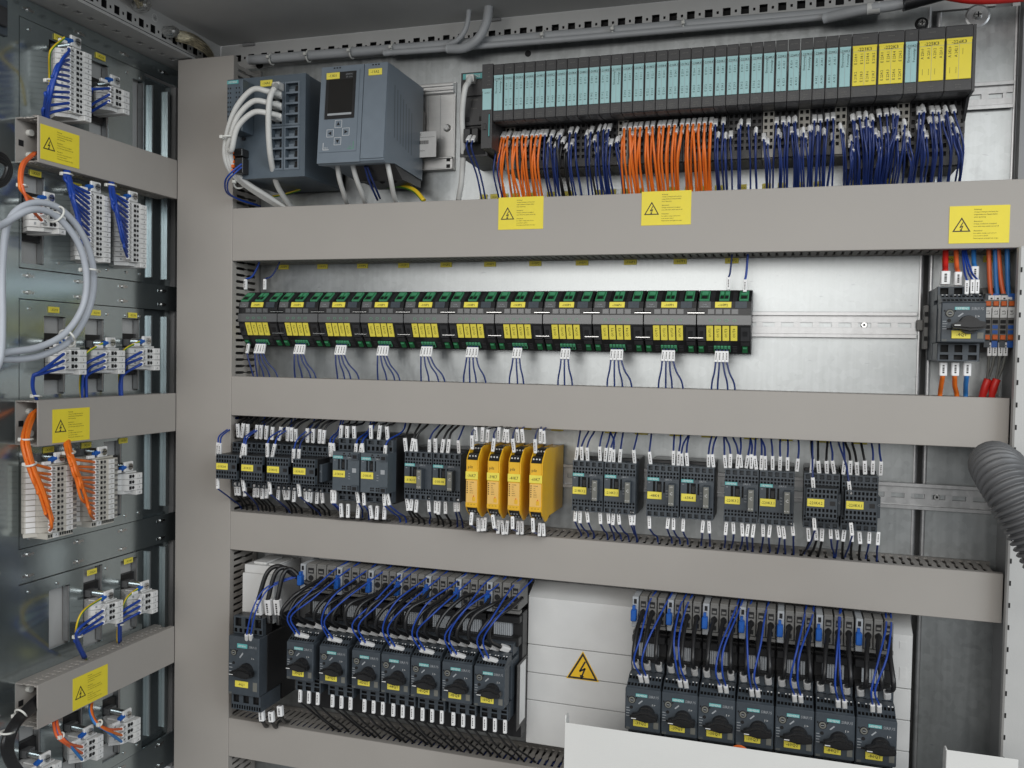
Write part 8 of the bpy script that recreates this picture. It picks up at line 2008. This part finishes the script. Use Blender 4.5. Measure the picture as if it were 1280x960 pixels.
('M','m',[-9480,1984,-5738,80,145,20,87,379,164,-50,165,158,-150,-69,122,-150,-178,113],[[-9480,1984,-5738,80,145,20]]),
('O','m',[-9480,1984,-5835,80,145,20,94,398,253,-50,165,169,-150,-69,131,-150,-178,95],[[-9480,1984,-5835,80,145,20]]),
('S','m',[-9480,1984,-5932,80,145,20,87,413,354,-50,165,166,-150,-69,122,-150,-178,106],[[-9480,1984,-5932,80,145,20]]),
]),
('black wire bundle leaving the open end of the lower left wall duct','wires of the left wall terminal strips',0,'bundle',[
('K','t',[-9650,3401,-4760,100,283,-13,100,374,-107,50,168,-184,-50,-94,-257,-100,-268,-369],[]),
('K','t',[-9650,3387,-4787,100,278,-4,110,383,-92,40,158,-190,-50,-95,-257,-100,-272,-371],[]),
('K','t',[-9650,3374,-4814,100,271,5,120,392,-77,30,148,-196,-50,-95,-257,-100,-277,-374],[]),
('K','t',[-9650,3360,-4842,100,265,14,130,402,-60,20,138,-202,-50,-96,-258,-100,-282,-377],[]),
('K','t',[-9650,3346,-4869,100,260,23,140,411,-45,10,127,-208,-50,-96,-258,-100,-286,-380],[]),
('K','t',[-9650,3332,-4897,100,254,33,150,420,-30,0,117,-214,-50,-96,-259,-100,-291,-382],[]),
('K','t',[-9650,3319,-4924,100,247,41,160,430,-14,-10,107,-220,-50,-97,-259,-100,-296,-385],[]),
]),
('@ running to a lug on the left wall','wires of the left wall terminal strips',0,'wire',[
('E','m',[-9480,2433,80,-20,276,-136,-150,-70,-140,-70,-15,-325,20,-25,-289],[]),
('E','m',[-9480,1670,120,-20,292,-121,-150,-72,-135,-70,-48,-343,20,-30,-307],[]),
('E','m',[-9480,2452,-3655,80,455,-74,-50,65,-272,-150,-234,-341,-60,-186,-208],[]),
('E','m',[-9480,1686,-3700,-20,236,-101,-50,77,-254,-50,-8,-253,-60,-69,-188],[]),
('E','m',[-9480,3170,4206,30,229,-217,-50,3,-102,-150,-151,-207,-50,-37,-363],[]),
]),
("","",1,"stuff",[
('B','n',[-3261,800,3084,0,110,-95,-1,30,-115,-5,-8,-270,0,-372,-344,0,-110,-260],[]),
('B','n',[-3155,800,3011,0,110,-95,-1,30,-115,-13,-94,-233,9,-286,-308,0,-110,-260],[]),
('K','n',[-3015,800,2981,0,110,-95,-1,30,-115,2,-84,-218,-5,-296,-293,0,-110,-260],[]),
('K','n',[-3122,800,3121,2,110,-95,4,30,-115,12,-50,-288,14,-330,-363,0,-110,-260],[]),
('B','n',[-2871,800,3195,1,110,-95,4,30,-115,19,-9,-325,3,-371,-400,0,-110,-260],[]),
('B','n',[-2722,800,3153,-1,110,-95,-2,30,-115,-4,-100,-304,-10,-280,-379,0,-110,-260],[]),
('K','n',[-2684,800,3008,2,110,-95,8,30,-115,36,-52,-232,3,-328,-306,0,-110,-260],[]),
('B','n',[-2553,800,3198,0,110,-95,0,30,-115,9,-51,-326,-11,-329,-402,0,-110,-260],[]),
('B','n',[-2475,800,3216,-1,110,-95,-1,30,-115,5,-1,-336,-14,-379,-410,0,-110,-260],[]),
('B','n',[-2437,800,3038,-1,110,-95,-4,30,-115,-16,-102,-246,-5,-278,-322,0,-110,-260],[]),
('B','n',[-2303,800,3031,3,110,-95,8,30,-115,39,-115,-243,6,-265,-318,0,-110,-260],[]),
('B','n',[-947,800,3019,1,110,-95,4,30,-115,5,-23,-237,14,-357,-312,0,-110,-260],[]),
('B','n',[-853,800,3003,1,110,-95,2,30,-115,13,-9,-229,-1,-371,-304,0,-110,-260],[]),
('B','n',[-656,800,3170,0,110,-95,-1,30,-115,1,-118,-312,-3,-262,-388,0,-110,-260],[]),
('B','n',[-464,800,3054,1,110,-95,4,30,-115,5,-40,-254,13,-340,-330,0,-110,-260],[]),
('B','n',[-309,800,2899,2,110,-95,5,30,-115,29,-47,-177,-3,-333,-252,0,-110,-260],[]),
('B','n',[-181,800,3016,1,110,-95,5,30,-115,24,-63,-236,-2,-317,-310,0,-110,-260],[]),
('B','n',[-55,800,3164,0,110,-95,1,30,-115,-7,-56,-310,10,-324,-384,0,-110,-260],[]),
('B','n',[24,800,3169,2,110,-95,7,30,-115,32,-9,-312,5,-371,-387,0,-110,-260],[]),
('B','n',[127,800,3019,2,110,-95,5,30,-115,2,-45,-237,25,-335,-312,0,-110,-260],[]),
('B','n',[205,800,3035,1,110,-95,4,30,-115,6,-88,-245,15,-292,-320,0,-110,-260],[]),
('B','n',[303,800,3029,0,110,-95,2,30,-115,3,-27,-242,3,-353,-317,0,-110,-260],[]),
('B','n',[382,800,2983,0,110,-95,2,30,-115,-8,-105,-219,14,-275,-294,0,-110,-260],[]),
('B','n',[490,800,2916,-2,110,-95,-6,30,-115,-9,-110,-186,-23,-270,-260,0,-110,-260],[]),
('B','n',[574,800,3043,4,110,-95,12,30,-115,36,-78,-249,30,-302,-324,0,-110,-260],[]),
('B','n',[712,800,2883,0,110,-95,-1,30,-115,7,-56,-169,-13,-324,-244,0,-110,-260],[]),
('B','n',[714,800,3146,3,110,-95,11,30,-115,29,-56,-300,26,-324,-376,0,-110,-260],[]),
('B','n',[766,800,3022,4,110,-95,11,30,-115,37,-92,-238,23,-288,-314,0,-110,-260],[]),
('B','n',[875,800,3176,1,110,-95,4,30,-115,14,-41,-316,5,-339,-390,0,-110,-260],[]),
('B','n',[907,800,3054,2,110,-95,6,30,-115,16,-18,-254,17,-362,-330,0,-110,-260],[]),
('B','n',[952,800,3131,2,110,-95,5,30,-115,16,-36,-293,11,-344,-368,0,-110,-260],[]),
('B','n',[1034,800,2915,0,110,-95,2,30,-115,-7,0,-185,15,-380,-260,0,-110,-260],[]),
('B','n',[1218,800,3005,-6,110,-95,-19,30,-115,-71,-53,-230,-30,-327,-305,0,-110,-260],[]),
('B','n',[1137,800,2969,1,110,-95,1,30,-115,7,-16,-212,1,-364,-287,0,-110,-260],[]),
('B','n',[1250,800,3172,-5,110,-95,-15,30,-115,-36,-42,-314,-45,-338,-388,0,-110,-260],[]),
('B','n',[1184,800,3196,1,110,-95,2,30,-115,19,-90,-326,-9,-290,-400,0,-110,-260],[]),
('B','n',[1328,800,3048,-2,110,-95,-5,30,-115,-17,-4,-252,-12,-376,-326,0,-110,-260],[]),
('B','n',[1379,800,2896,3,110,-95,8,30,-115,40,-19,-176,3,-361,-250,0,-110,-260],[]),
('B','n',[1544,800,3193,-3,110,-95,-8,30,-115,-25,-50,-324,-19,-330,-399,0,-110,-260],[]),
('B','n',[1503,800,3037,4,110,-95,12,30,-115,30,-72,-246,34,-308,-321,0,-110,-260],[]),
('B','n',[1612,800,3060,4,110,-95,11,30,-115,36,-62,-258,22,-318,-332,0,-110,-260],[]),
('B','n',[1683,800,2967,1,110,-95,2,30,-115,9,-17,-211,1,-363,-286,0,-110,-260],[]),
('B','n',[1703,800,3054,5,110,-95,15,30,-115,41,-58,-254,41,-322,-330,0,-110,-260],[]),
('B','n',[1789,800,3187,5,110,-95,17,30,-115,55,-26,-321,31,-354,-396,0,-110,-260],[]),
('B','n',[1919,800,2913,5,110,-95,14,30,-115,50,-50,-184,25,-330,-259,0,-110,-260],[]),
('B','n',[1856,800,3045,8,110,-95,26,30,-115,79,-88,-250,56,-292,-325,0,-110,-260],[]),
])]
CABLES = [
('upper strand of the big grey cable loop on the left','G',0.0042,[-9300,5026,-1952,300,-58,950,180,-76,656,0,-98,234,-30,-50,424,-50,-47,665,0,-101,534,50,-278,245,50,-384,-7,50,-332,-298,0,-182,-448,-50,15,-474,-50,273,-429,-50,437,-210,-50,450,-42,-50,319,83,-300,409,-100,-300,421,-623]),
('lower strand of the big grey cable loop on the left','G',0.0042,[-9600,5654,-797,400,-349,1263,450,-223,740,-50,-348,253,50,-320,200,30,-336,-25,40,-308,-278,0,-150,-394,-40,11,-413,-60,229,-360,-60,369,-190,-60,435,-74,-100,218,-107,-300,344,-354,-300,246,-817]),
('upper of the three white network cables bending left from the switch','W',0.004,[-7167,1520,3754,-111,160,8,-214,40,27,-254,0,-213,-196,-70,-284,-137,-100,-333,-19,-150,-229,74,-200,-157,139,-350,-162,158,-250,-125,55,-100,-99]),
('middle of the three white network cables bending left from the switch','W',0.004,[-7165,1520,3592,-112,160,9,-213,40,15,-254,0,-203,-169,-70,-286,-121,-100,-171,-22,-150,-228,75,-200,-156,153,-350,-163,145,-250,-124,40,-100,-99]),
('lower of the three white network cables bending left from the switch','W',0.004,[-7164,1520,3441,-111,160,11,-214,40,3,-254,0,-192,-141,-70,-290,-106,-100,-19,-24,-150,-228,75,-200,-156,168,-350,-163,131,-250,-124,26,-100,-98]),
('white network cable hanging straight down the front of the switch','W',0.0042,[-7173,1680,3777,-38,40,-157,-62,-70,-321,-90,-200,-413,-141,-400,-329,-48,-400,-222,-4,-150,-127]),
('leftmost white cable dropping from the bottom of the controller','W',0.0036,[-6375,1250,2846,-12,-100,-259,-78,-300,-190,-116,-350,-119]),
('middle white cable dropping from the bottom of the controller','W',0.0036,[-6141,1250,2835,30,-100,-260,-46,-300,-190,-107,-350,-118]),
('rightmost white cable dropping from the bottom of the controller','W',0.0036,[-5577,1250,2807,20,-100,-255,-86,-300,-186,-95,-350,-116]),
('white network cable hanging from the interface module plug','W',0.004,[-4370,1150,3831,-20,100,-127,-74,-100,-335,-38,-170,-407,-104,-230,-406,-121,-200,-252]),
('two blue leads under the controller','B',0.0016,[-5945,1200,2720,-20,-200,-192,-61,-400,-188]),
('thin blue lead beside the others under the controller','B',0.0016,[-5906,1200,2719,-7,-200,-170,-73,-400,-186]),
('green and yellow earth cable curving under the controller','E',0.0036,[-6012,300,2602,264,100,-17,285,100,-102,182,50,-172]),
('thin yellow earth lead under the network switch','E',0.0018,[-7967,500,2476,186,-100,49,275,-50,76]),
('thin blue lead from the orange power plug of the switch','R',0.0013,[-7821,1500,2780,-95,80,-119,-180,-80,-107,-197,-300,-116,-56,-350,-35,147,-350,-47]),
('second thin blue lead from the orange power plug of the switch','R',0.0013,[-7820,1500,2732,-68,80,-108,-166,-80,-95,-196,-300,-105,-40,-350,-48,148,-350,-47]),
('grey cable trunk running along under the roof rail','C',0.0075,[-8610,150,4810,381,50,-28,1666,0,-23,1491,0,-23,1765,0,-18,1743,-20,-9,1614,0,-26,1007,20,-5]),
('thinner grey cable lying on the trunk under the roof rail','C',0.0045,[-6107,280,4669,1270,20,-29,1792,-20,-14,1603,-20,-2,1493,0,-8,902,20,11]),
('thick grey cable bending up from the trunk to the roof','C',0.0068,[-5015,340,4624,281,60,-32,232,50,93,133,0,233,33,0,266,8,0,220]),
('thin grey cable bending up from the trunk to the roof','C',0.004,[-5032,300,4699,174,50,40,137,30,143,54,20,236,-19,0,320]),
('grey cable rising to the roof at top right,with white marker','C',0.0068,[356,300,4583,531,200,-1,238,20,0,242,30,15]),
('black sleeved cable end under the roof at top right','K',0.0095,[1292,550,4584,205,0,40,367,0,72]),
('white marker ring on the grey cable at top right','W',0.0074,[878,500,4581,152,15,0]),
('red cable passing the top right corner','D',0.0055,[1674,600,4656,367,0,-107,358,0,-36,436,0,4]),
('red sheathed cable below the slim terminal blocks,left one','D',0.0048,[2436,500,-186,-33,0,-112,-30,-50,-206]),
('red sheathed cable below the slim terminal blocks,right one','D',0.0048,[2535,500,-183,-33,0,-112,-28,-50,-205]),
('outer black cable coil at the left picture edge','K',0.0028,[-8800,4887,2246,0,-131,-26,0,-78,-114,0,34,-138,0,110,-96,0,172,-32,-50,61,172,0,-85,181,30,-90,65]),
('middle black cable coil at the left picture edge','K',0.0028,[-8800,4887,2209,0,-131,-26,0,-55,-82,0,33,-119,0,88,-82,0,172,-33,-50,61,145,0,-85,145,30,-90,64]),
('inner black cable coil at the left picture edge','K',0.0028,[-8800,4887,2173,0,-131,-28,0,-33,-49,0,33,-100,0,66,-68,0,172,-34,-50,61,118,0,-85,108,30,-90,64]),
]
TIES = [
('white cable tie round the grey loop at its upper right',(-8770,4028,1663),(0.0,-1,-0.5),0.0115),
('white cable tie round the grey loop at its right side',(-8720,3509,1015),(0,0.1,-1),0.0115),
('white cable tie round the grey loop at its lower right',(-8820,3792,119),(0,1,-0.5),0.0115),
('white cable tie round the royal blue bundle at the top of the left wall',(-9400,3475,3519),(0,0.2,-1),0.0066),
('white cable tie round the salmon wires below the upper duct',(-9360,3961,2057),(0,0.1,-1),0.005),
('white cable tie round the left blue bundle hanging from the upper duct',(-9500,3096,2378),(0,0.1,-1),0.0066),
('white cable tie round the right blue bundle hanging from the upper duct',(-9500,2270,2381),(0,0.1,-1),0.0066),
('upper white cable tie round the left orange bundle',(-9380,3889,-1196),(0,0.0,-1),0.007),
('lower white cable tie round the left orange bundle',(-9280,3922,-1510),(0,-0.3,-1),0.007),
('white cable tie round the right orange bundle',(-9380,3167,-1445),(0,-0.2,-1),0.007),
('upper white cable tie round the black bundle by the lower duct',(-9500,3861,-4838),(0,1,-0.5),0.0085),
('lower white cable tie round the black bundle by the lower duct',(-9440,4129,-4955),(0,0.1,-1),0.0085),
('white cable tie round the blue wires at the left end of the middle duct',(-9570,3538,-654),(0,0.1,-1),0.0052),
('white cable tie round the wires at the left strip above the lower duct',(-9420,2959,-4058),(0,0.0,-1),0.0052),
('white cable tie round the wires at the right strip above the lower duct',(-9530,2004,-4174),(0,0.0,-1),0.0052),
('white cable tie round the red and blue leads below the lower duct',(-9340,3353,-5312),(0,-1,-0.8),0.0046),
('white cable tie round the orange and blue leads below the lower duct',(-9340,2647,-5416),(0,-1,-0.8),0.0046),
('white cable tie on the grey roof trunk,first from left',(-8148,210,4766),(1,0,-0.03),0.0088),
('white cable tie on the grey roof trunk,second from left',(-7470,210,4755),(1,0,-0.03),0.0088),
('white cable tie on the grey roof trunk,third from left',(-6698,210,4748),(1,0,-0.03),0.0088),
('white cable tie on the grey roof trunk,fourth from left',(-5977,210,4737),(1,0,-0.03),0.0088),
('white cable tie on the grey roof trunk,fifth from left',(-3548,210,4712),(1,0,-0.03),0.0088),
('white cable tie on the grey roof trunk,sixth from left',(-2507,210,4700),(1,0,-0.03),0.0088),
('white cable tie on the grey roof trunk,seventh from left',(-1504,210,4692),(1,0,-0.03),0.0088),
('white cable tie round the three white network cables at their left bend',(-7954,1660,3138),(0.1,0,-1),0.0095),
('white cable tie round the white network cables lower down',(-8066,1180,2567),(0.7,0.3,-0.7),0.0095),
]
PLUGS = [
((-7321,1340,3805),(-7278,1660,3756),'white network plug in the switch,second port from top'),
((-7319,1340,3640),(-7276,1660,3592),'white network plug in the switch,third port from top'),
((-7317,1340,3475),(-7274,1660,3427),'white network plug in the switch,fourth port from top'),
((-7295,1340,3920),(-7173,1680,3777),'white network plug in the switch,topmost port'),
((-4370,1020,3904),(-4370,1180,3811),'white network plug in the interface module'),
]
HOSE = [2887,3300,-2604,-299,0,533,-233,-50,436,-191,-100,364,-79,-270,194,68,-480,15,193,-700,-86,177,-600,-78]
# ------------------------------------------------------------------ wires, measured run by run
# each bunch: (label pattern, group, [(colour, radius, [(x, d, z) ...], [marker sleeve ends ...])])
RAD = {'n': 0.0013, 'm': 0.0017, 't': 0.0029, 'T': 0.0036}
WORD = {'wire_blue': 'dark blue', 'wire_royal': 'royal blue', 'wire_sky': 'light blue', 'wire_orange': 'orange', 'wire_salmon': 'salmon red', 'wire_red': 'red', 'wire_black': 'black', 'wire_white': 'white', 'wire_grey': 'grey', 'wire_dark_grey': 'dark grey', 'wire_earth': 'green and yellow'}
_slv = {}
def sleeve_mesh(clear):
    if clear not in _slv:
        b = MB(); k = 'sleeve' if not clear else 'sleeve_clear'
        b.box(-0.0023, 0.0023, -0.0019, 0.0019, 0, 0.0155, k, 0.0005)
        for s in (-1, 1):
            if s < 0 and clear: continue
            z = 0.003
            for i, l in enumerate((0.0014, 0.0009, 0.0018, 0.0012, 0.0016)):
                b.mesh([(-0.0006, s * 0.0021, z), (0.0006, s * 0.0021, z), (0.0006, s * 0.0021, z + l), (-0.0006, s * 0.0021, z + l)], [(0, 1, 2, 3)], 'print'); z += l + 0.0006
        if clear: b.box(-0.0013, 0.0013, 0.0019, 0.00215, 0.002, 0.0135, 'white')
        o = b.obj('marker_sleeve'); _slv[clear] = [o, False]
    o, used = _slv[clear]
    if not used: _slv[clear][1] = True; return o
    c = o.copy(); COL.objects.link(c); return c

def wire(col, rad, pts, sleeves, label, group, clear=False, root=None, noun='wire'):
    fat = 1.22 if root else 1.0
    o0 = Vector(pts[0])
    b = MB(); r = RAD[rad] * fat
    b.tube([tuple(Vector(p) - o0) for p in pts], r, col, 5 if rad == 'n' else 6 if rad == 'm' else 9, 5 if rad in 'nm' else 7, straight=bool(sleeves))
    if root:
        o = b.obj('wire', root); o.location = Vector((o0.x, -o0.y, o0.z)) - root.location
    else:
        o = b.obj('power_lead' if noun == 'power lead' else 'wire', None, (o0.x, -o0.y, o0.z))
        o['label'] = label; o['category'] = noun; o['group'] = noun + 's: ' + group
    for p0, p1 in sleeves:
        a = Vector((p0[0], -p0[1], p0[2])); c = Vector((p1[0], -p1[1], p1[2]))
        s = sleeve_mesh(clear); s.parent = o
        L = (c - a).length; q = (c - a).normalized()
        zax = q; yax = Vector((0, 1, 0)) - q * q.y
        if yax.length < 1e-3: yax = Vector((0, 0, 1)) - q * q.z
        yax.normalize(); xax = yax.cross(zax)
        k = max(1.25 if clear else 1.0, r / 0.00155)
        m = Matrix(((xax.x * k, yax.x * k, zax.x, 0), (xax.y * k, yax.y * k, zax.y, 0), (xax.z * k, yax.z * k, zax.z, 0), (0, 0, 0, 1)))
        m = Matrix.Translation(a - Vector((o0.x, -o0.y, o0.z))) @ m @ Matrix.Diagonal((1, 1, L / 0.0155, 1))
        s.matrix_basis = m
    return o

CODE = dict(zip('BRSOMDKWGYECH', ('wire_blue', 'wire_royal', 'wire_sky', 'wire_orange', 'wire_salmon', 'wire_red', 'wire_black', 'wire_white', 'wire_grey', 'wire_dark_grey', 'wire_earth', 'conduit', 'hose')))
def m4(pts): return [(p[0] / 1e4, p[1] / 1e4, p[2] / 1e4) for p in pts]
def run(q):
    """a run is written as its first point, then step after step"""
    out = []; x = y = z = 0
    for k in range(0, len(q), 3): x += q[k]; y += q[k + 1]; z += q[k + 2]; out.append((x / 1e4, y / 1e4, z / 1e4))
    return out
for (pat, group, clear, mode, ws) in WIRES:
    if mode == 'stuff':                                     # thin leads lying behind the ones in front of them
        b = MB()
        for (c, rad, pts, sl_) in ws:
            for k in range(2):
                u = Vector((RND.uniform(-0.004, 0.004) * k, -0.003 * k, RND.uniform(-0.006, 0.004) * k))
                b.tube([tuple(Vector(p) + u) for p in run(pts)], RAD[rad], CODE[c], 5, 5)
                q = [Vector(p) + u for p in run(pts)[:2]]; b.tube([tuple(p) for p in q], 0.0026, 'sleeve_clear', 4, 1, raw=True)
        o = tag(b.obj('wire'), 'dark blue wires at the back of the bunches under the remote modules', 'wire'); o['kind'] = 'stuff'
        continue
    root = None
    if mode == 'bundle':
        p = run(ws[0][2])[2]
        root = thing('wire_bundle', pat, 'wire bundle', p[0], p[1], p[2], group)
    by = {}
    for w_ in ws: by[w_[0]] = by.get(w_[0], 0) + 1
    seen = {}
    for (c, rad, pts, sl_) in ws:
        i = seen.get(c, 0); seen[c] = i + 1
        noun = 'power lead' if c == 'K' else 'wire'
        lead = ('%s %s %s' % (ordinal(i), WORD[CODE[c]], noun)) if by[c] > 1 else 'only %s %s' % (WORD[CODE[c]], noun)
        lab = pat.replace('@', lead) if by[c] > 1 else pat.replace('@ from left', lead).replace('@', lead)
        wire(CODE[c], rad, run(pts), [run(q) for q in sl_], lab, group, clear, root, noun)

# ------------------------------------------------------------------ cables
def cable(name, label, cat, pts, r, key, group=None, n=10, steps=8):
    o0 = Vector(pts[0]); b = MB(); b.tube([tuple(Vector(p) - o0) for p in pts], r, key, n, steps)
    return tag(b.obj(name, None, (o0.x, -o0.y, o0.z)), label, cat, group)
def tie(p, ax, r, label=None):
    """a cable tie band round point p with axis ax"""
    P, A = Vector(p), Vector(ax).normalized()
    t = tag(None or bpy.data.objects.new('cable_tie', None), label or 'white cable tie', 'cable tie', 'white cable ties'); COL.objects.link(t); t.location = (P.x, -P.y, P.z); t.empty_display_size = 0.01
    u = A.cross(Vector((0, 0, 1)) if abs(A.z) < .8 else Vector((0, 1, 0))).normalized(); v = A.cross(u)
    b = MB(); b.tube([tuple((u * math.cos(q * math.pi / 8) + v * math.sin(q * math.pi / 8)) * r) for q in range(17)], 0.0014, 'tie', 6, 1, raw=True); b.obj('band', t)
    h = -u * r * 0.5 + Vector((0, r * 0.8, 0))
    b = MB(); b.box(h.x - 0.0024, h.x + 0.0024, h.y - 0.002, h.y + 0.003, h.z - 0.0024, h.z + 0.0024, 'tie', 0.0006); b.obj('lock', t)
    return t
for (lab, key, r, pts) in CABLES:
    cable('cable', lab, 'cable', run(pts), r, CODE[key], 'cables', 12)
for (lab, p, ax, r) in TIES: tie(m4([p])[0], ax, r, lab)
for (p0, p1, lab) in PLUGS:                                   # white network plugs
    p0, p1 = m4([p0, p1])
    t = thing('network_plug', lab, 'network plug', p0[0], p0[1], p0[2], 'white network plugs')
    b = MB(); b.box(-0.006, 0.006, -0.006, 0.010, -0.0055, 0.0055, 'wire_white', 0.001); b.obj('shell', t)
    v = Vector(p1) - Vector(p0); b = MB(); b.cyl((0, 0.007, 0), tuple(v), 0.0052, 'wire_white', 10, 0.0040); b.obj('boot', t)

# corrugated hose, right foreground
path = spline([Vector(p) for p in run(HOSE)], 40)
L = [0]
for i in range(1, len(path)): L.append(L[-1] + (path[i] - path[i - 1]).length)
step = 0.00085; pts = []; j = 0; s_ = 0
while s_ < L[-1] - 1e-6:
    while L[j + 1] < s_: j += 1
    f = (s_ - L[j]) / (L[j + 1] - L[j]); pts.append(path[j].lerp(path[j + 1], f)); s_ += step
prof = (0.0212, 0.0243, 0.0250, 0.0250, 0.0243, 0.0212, 0.0200)
b = MB(); o0 = pts[0]
b.tube([tuple(p - o0) for p in pts], 0.023, 'hose', 22, 1, radii=[prof[i % 7] for i in range(len(pts))], raw=True)
tag(b.obj('corrugated_hose', None, (o0.x, -o0.y, o0.z)), 'thick grey corrugated hose curving in front of the right post', 'hose')
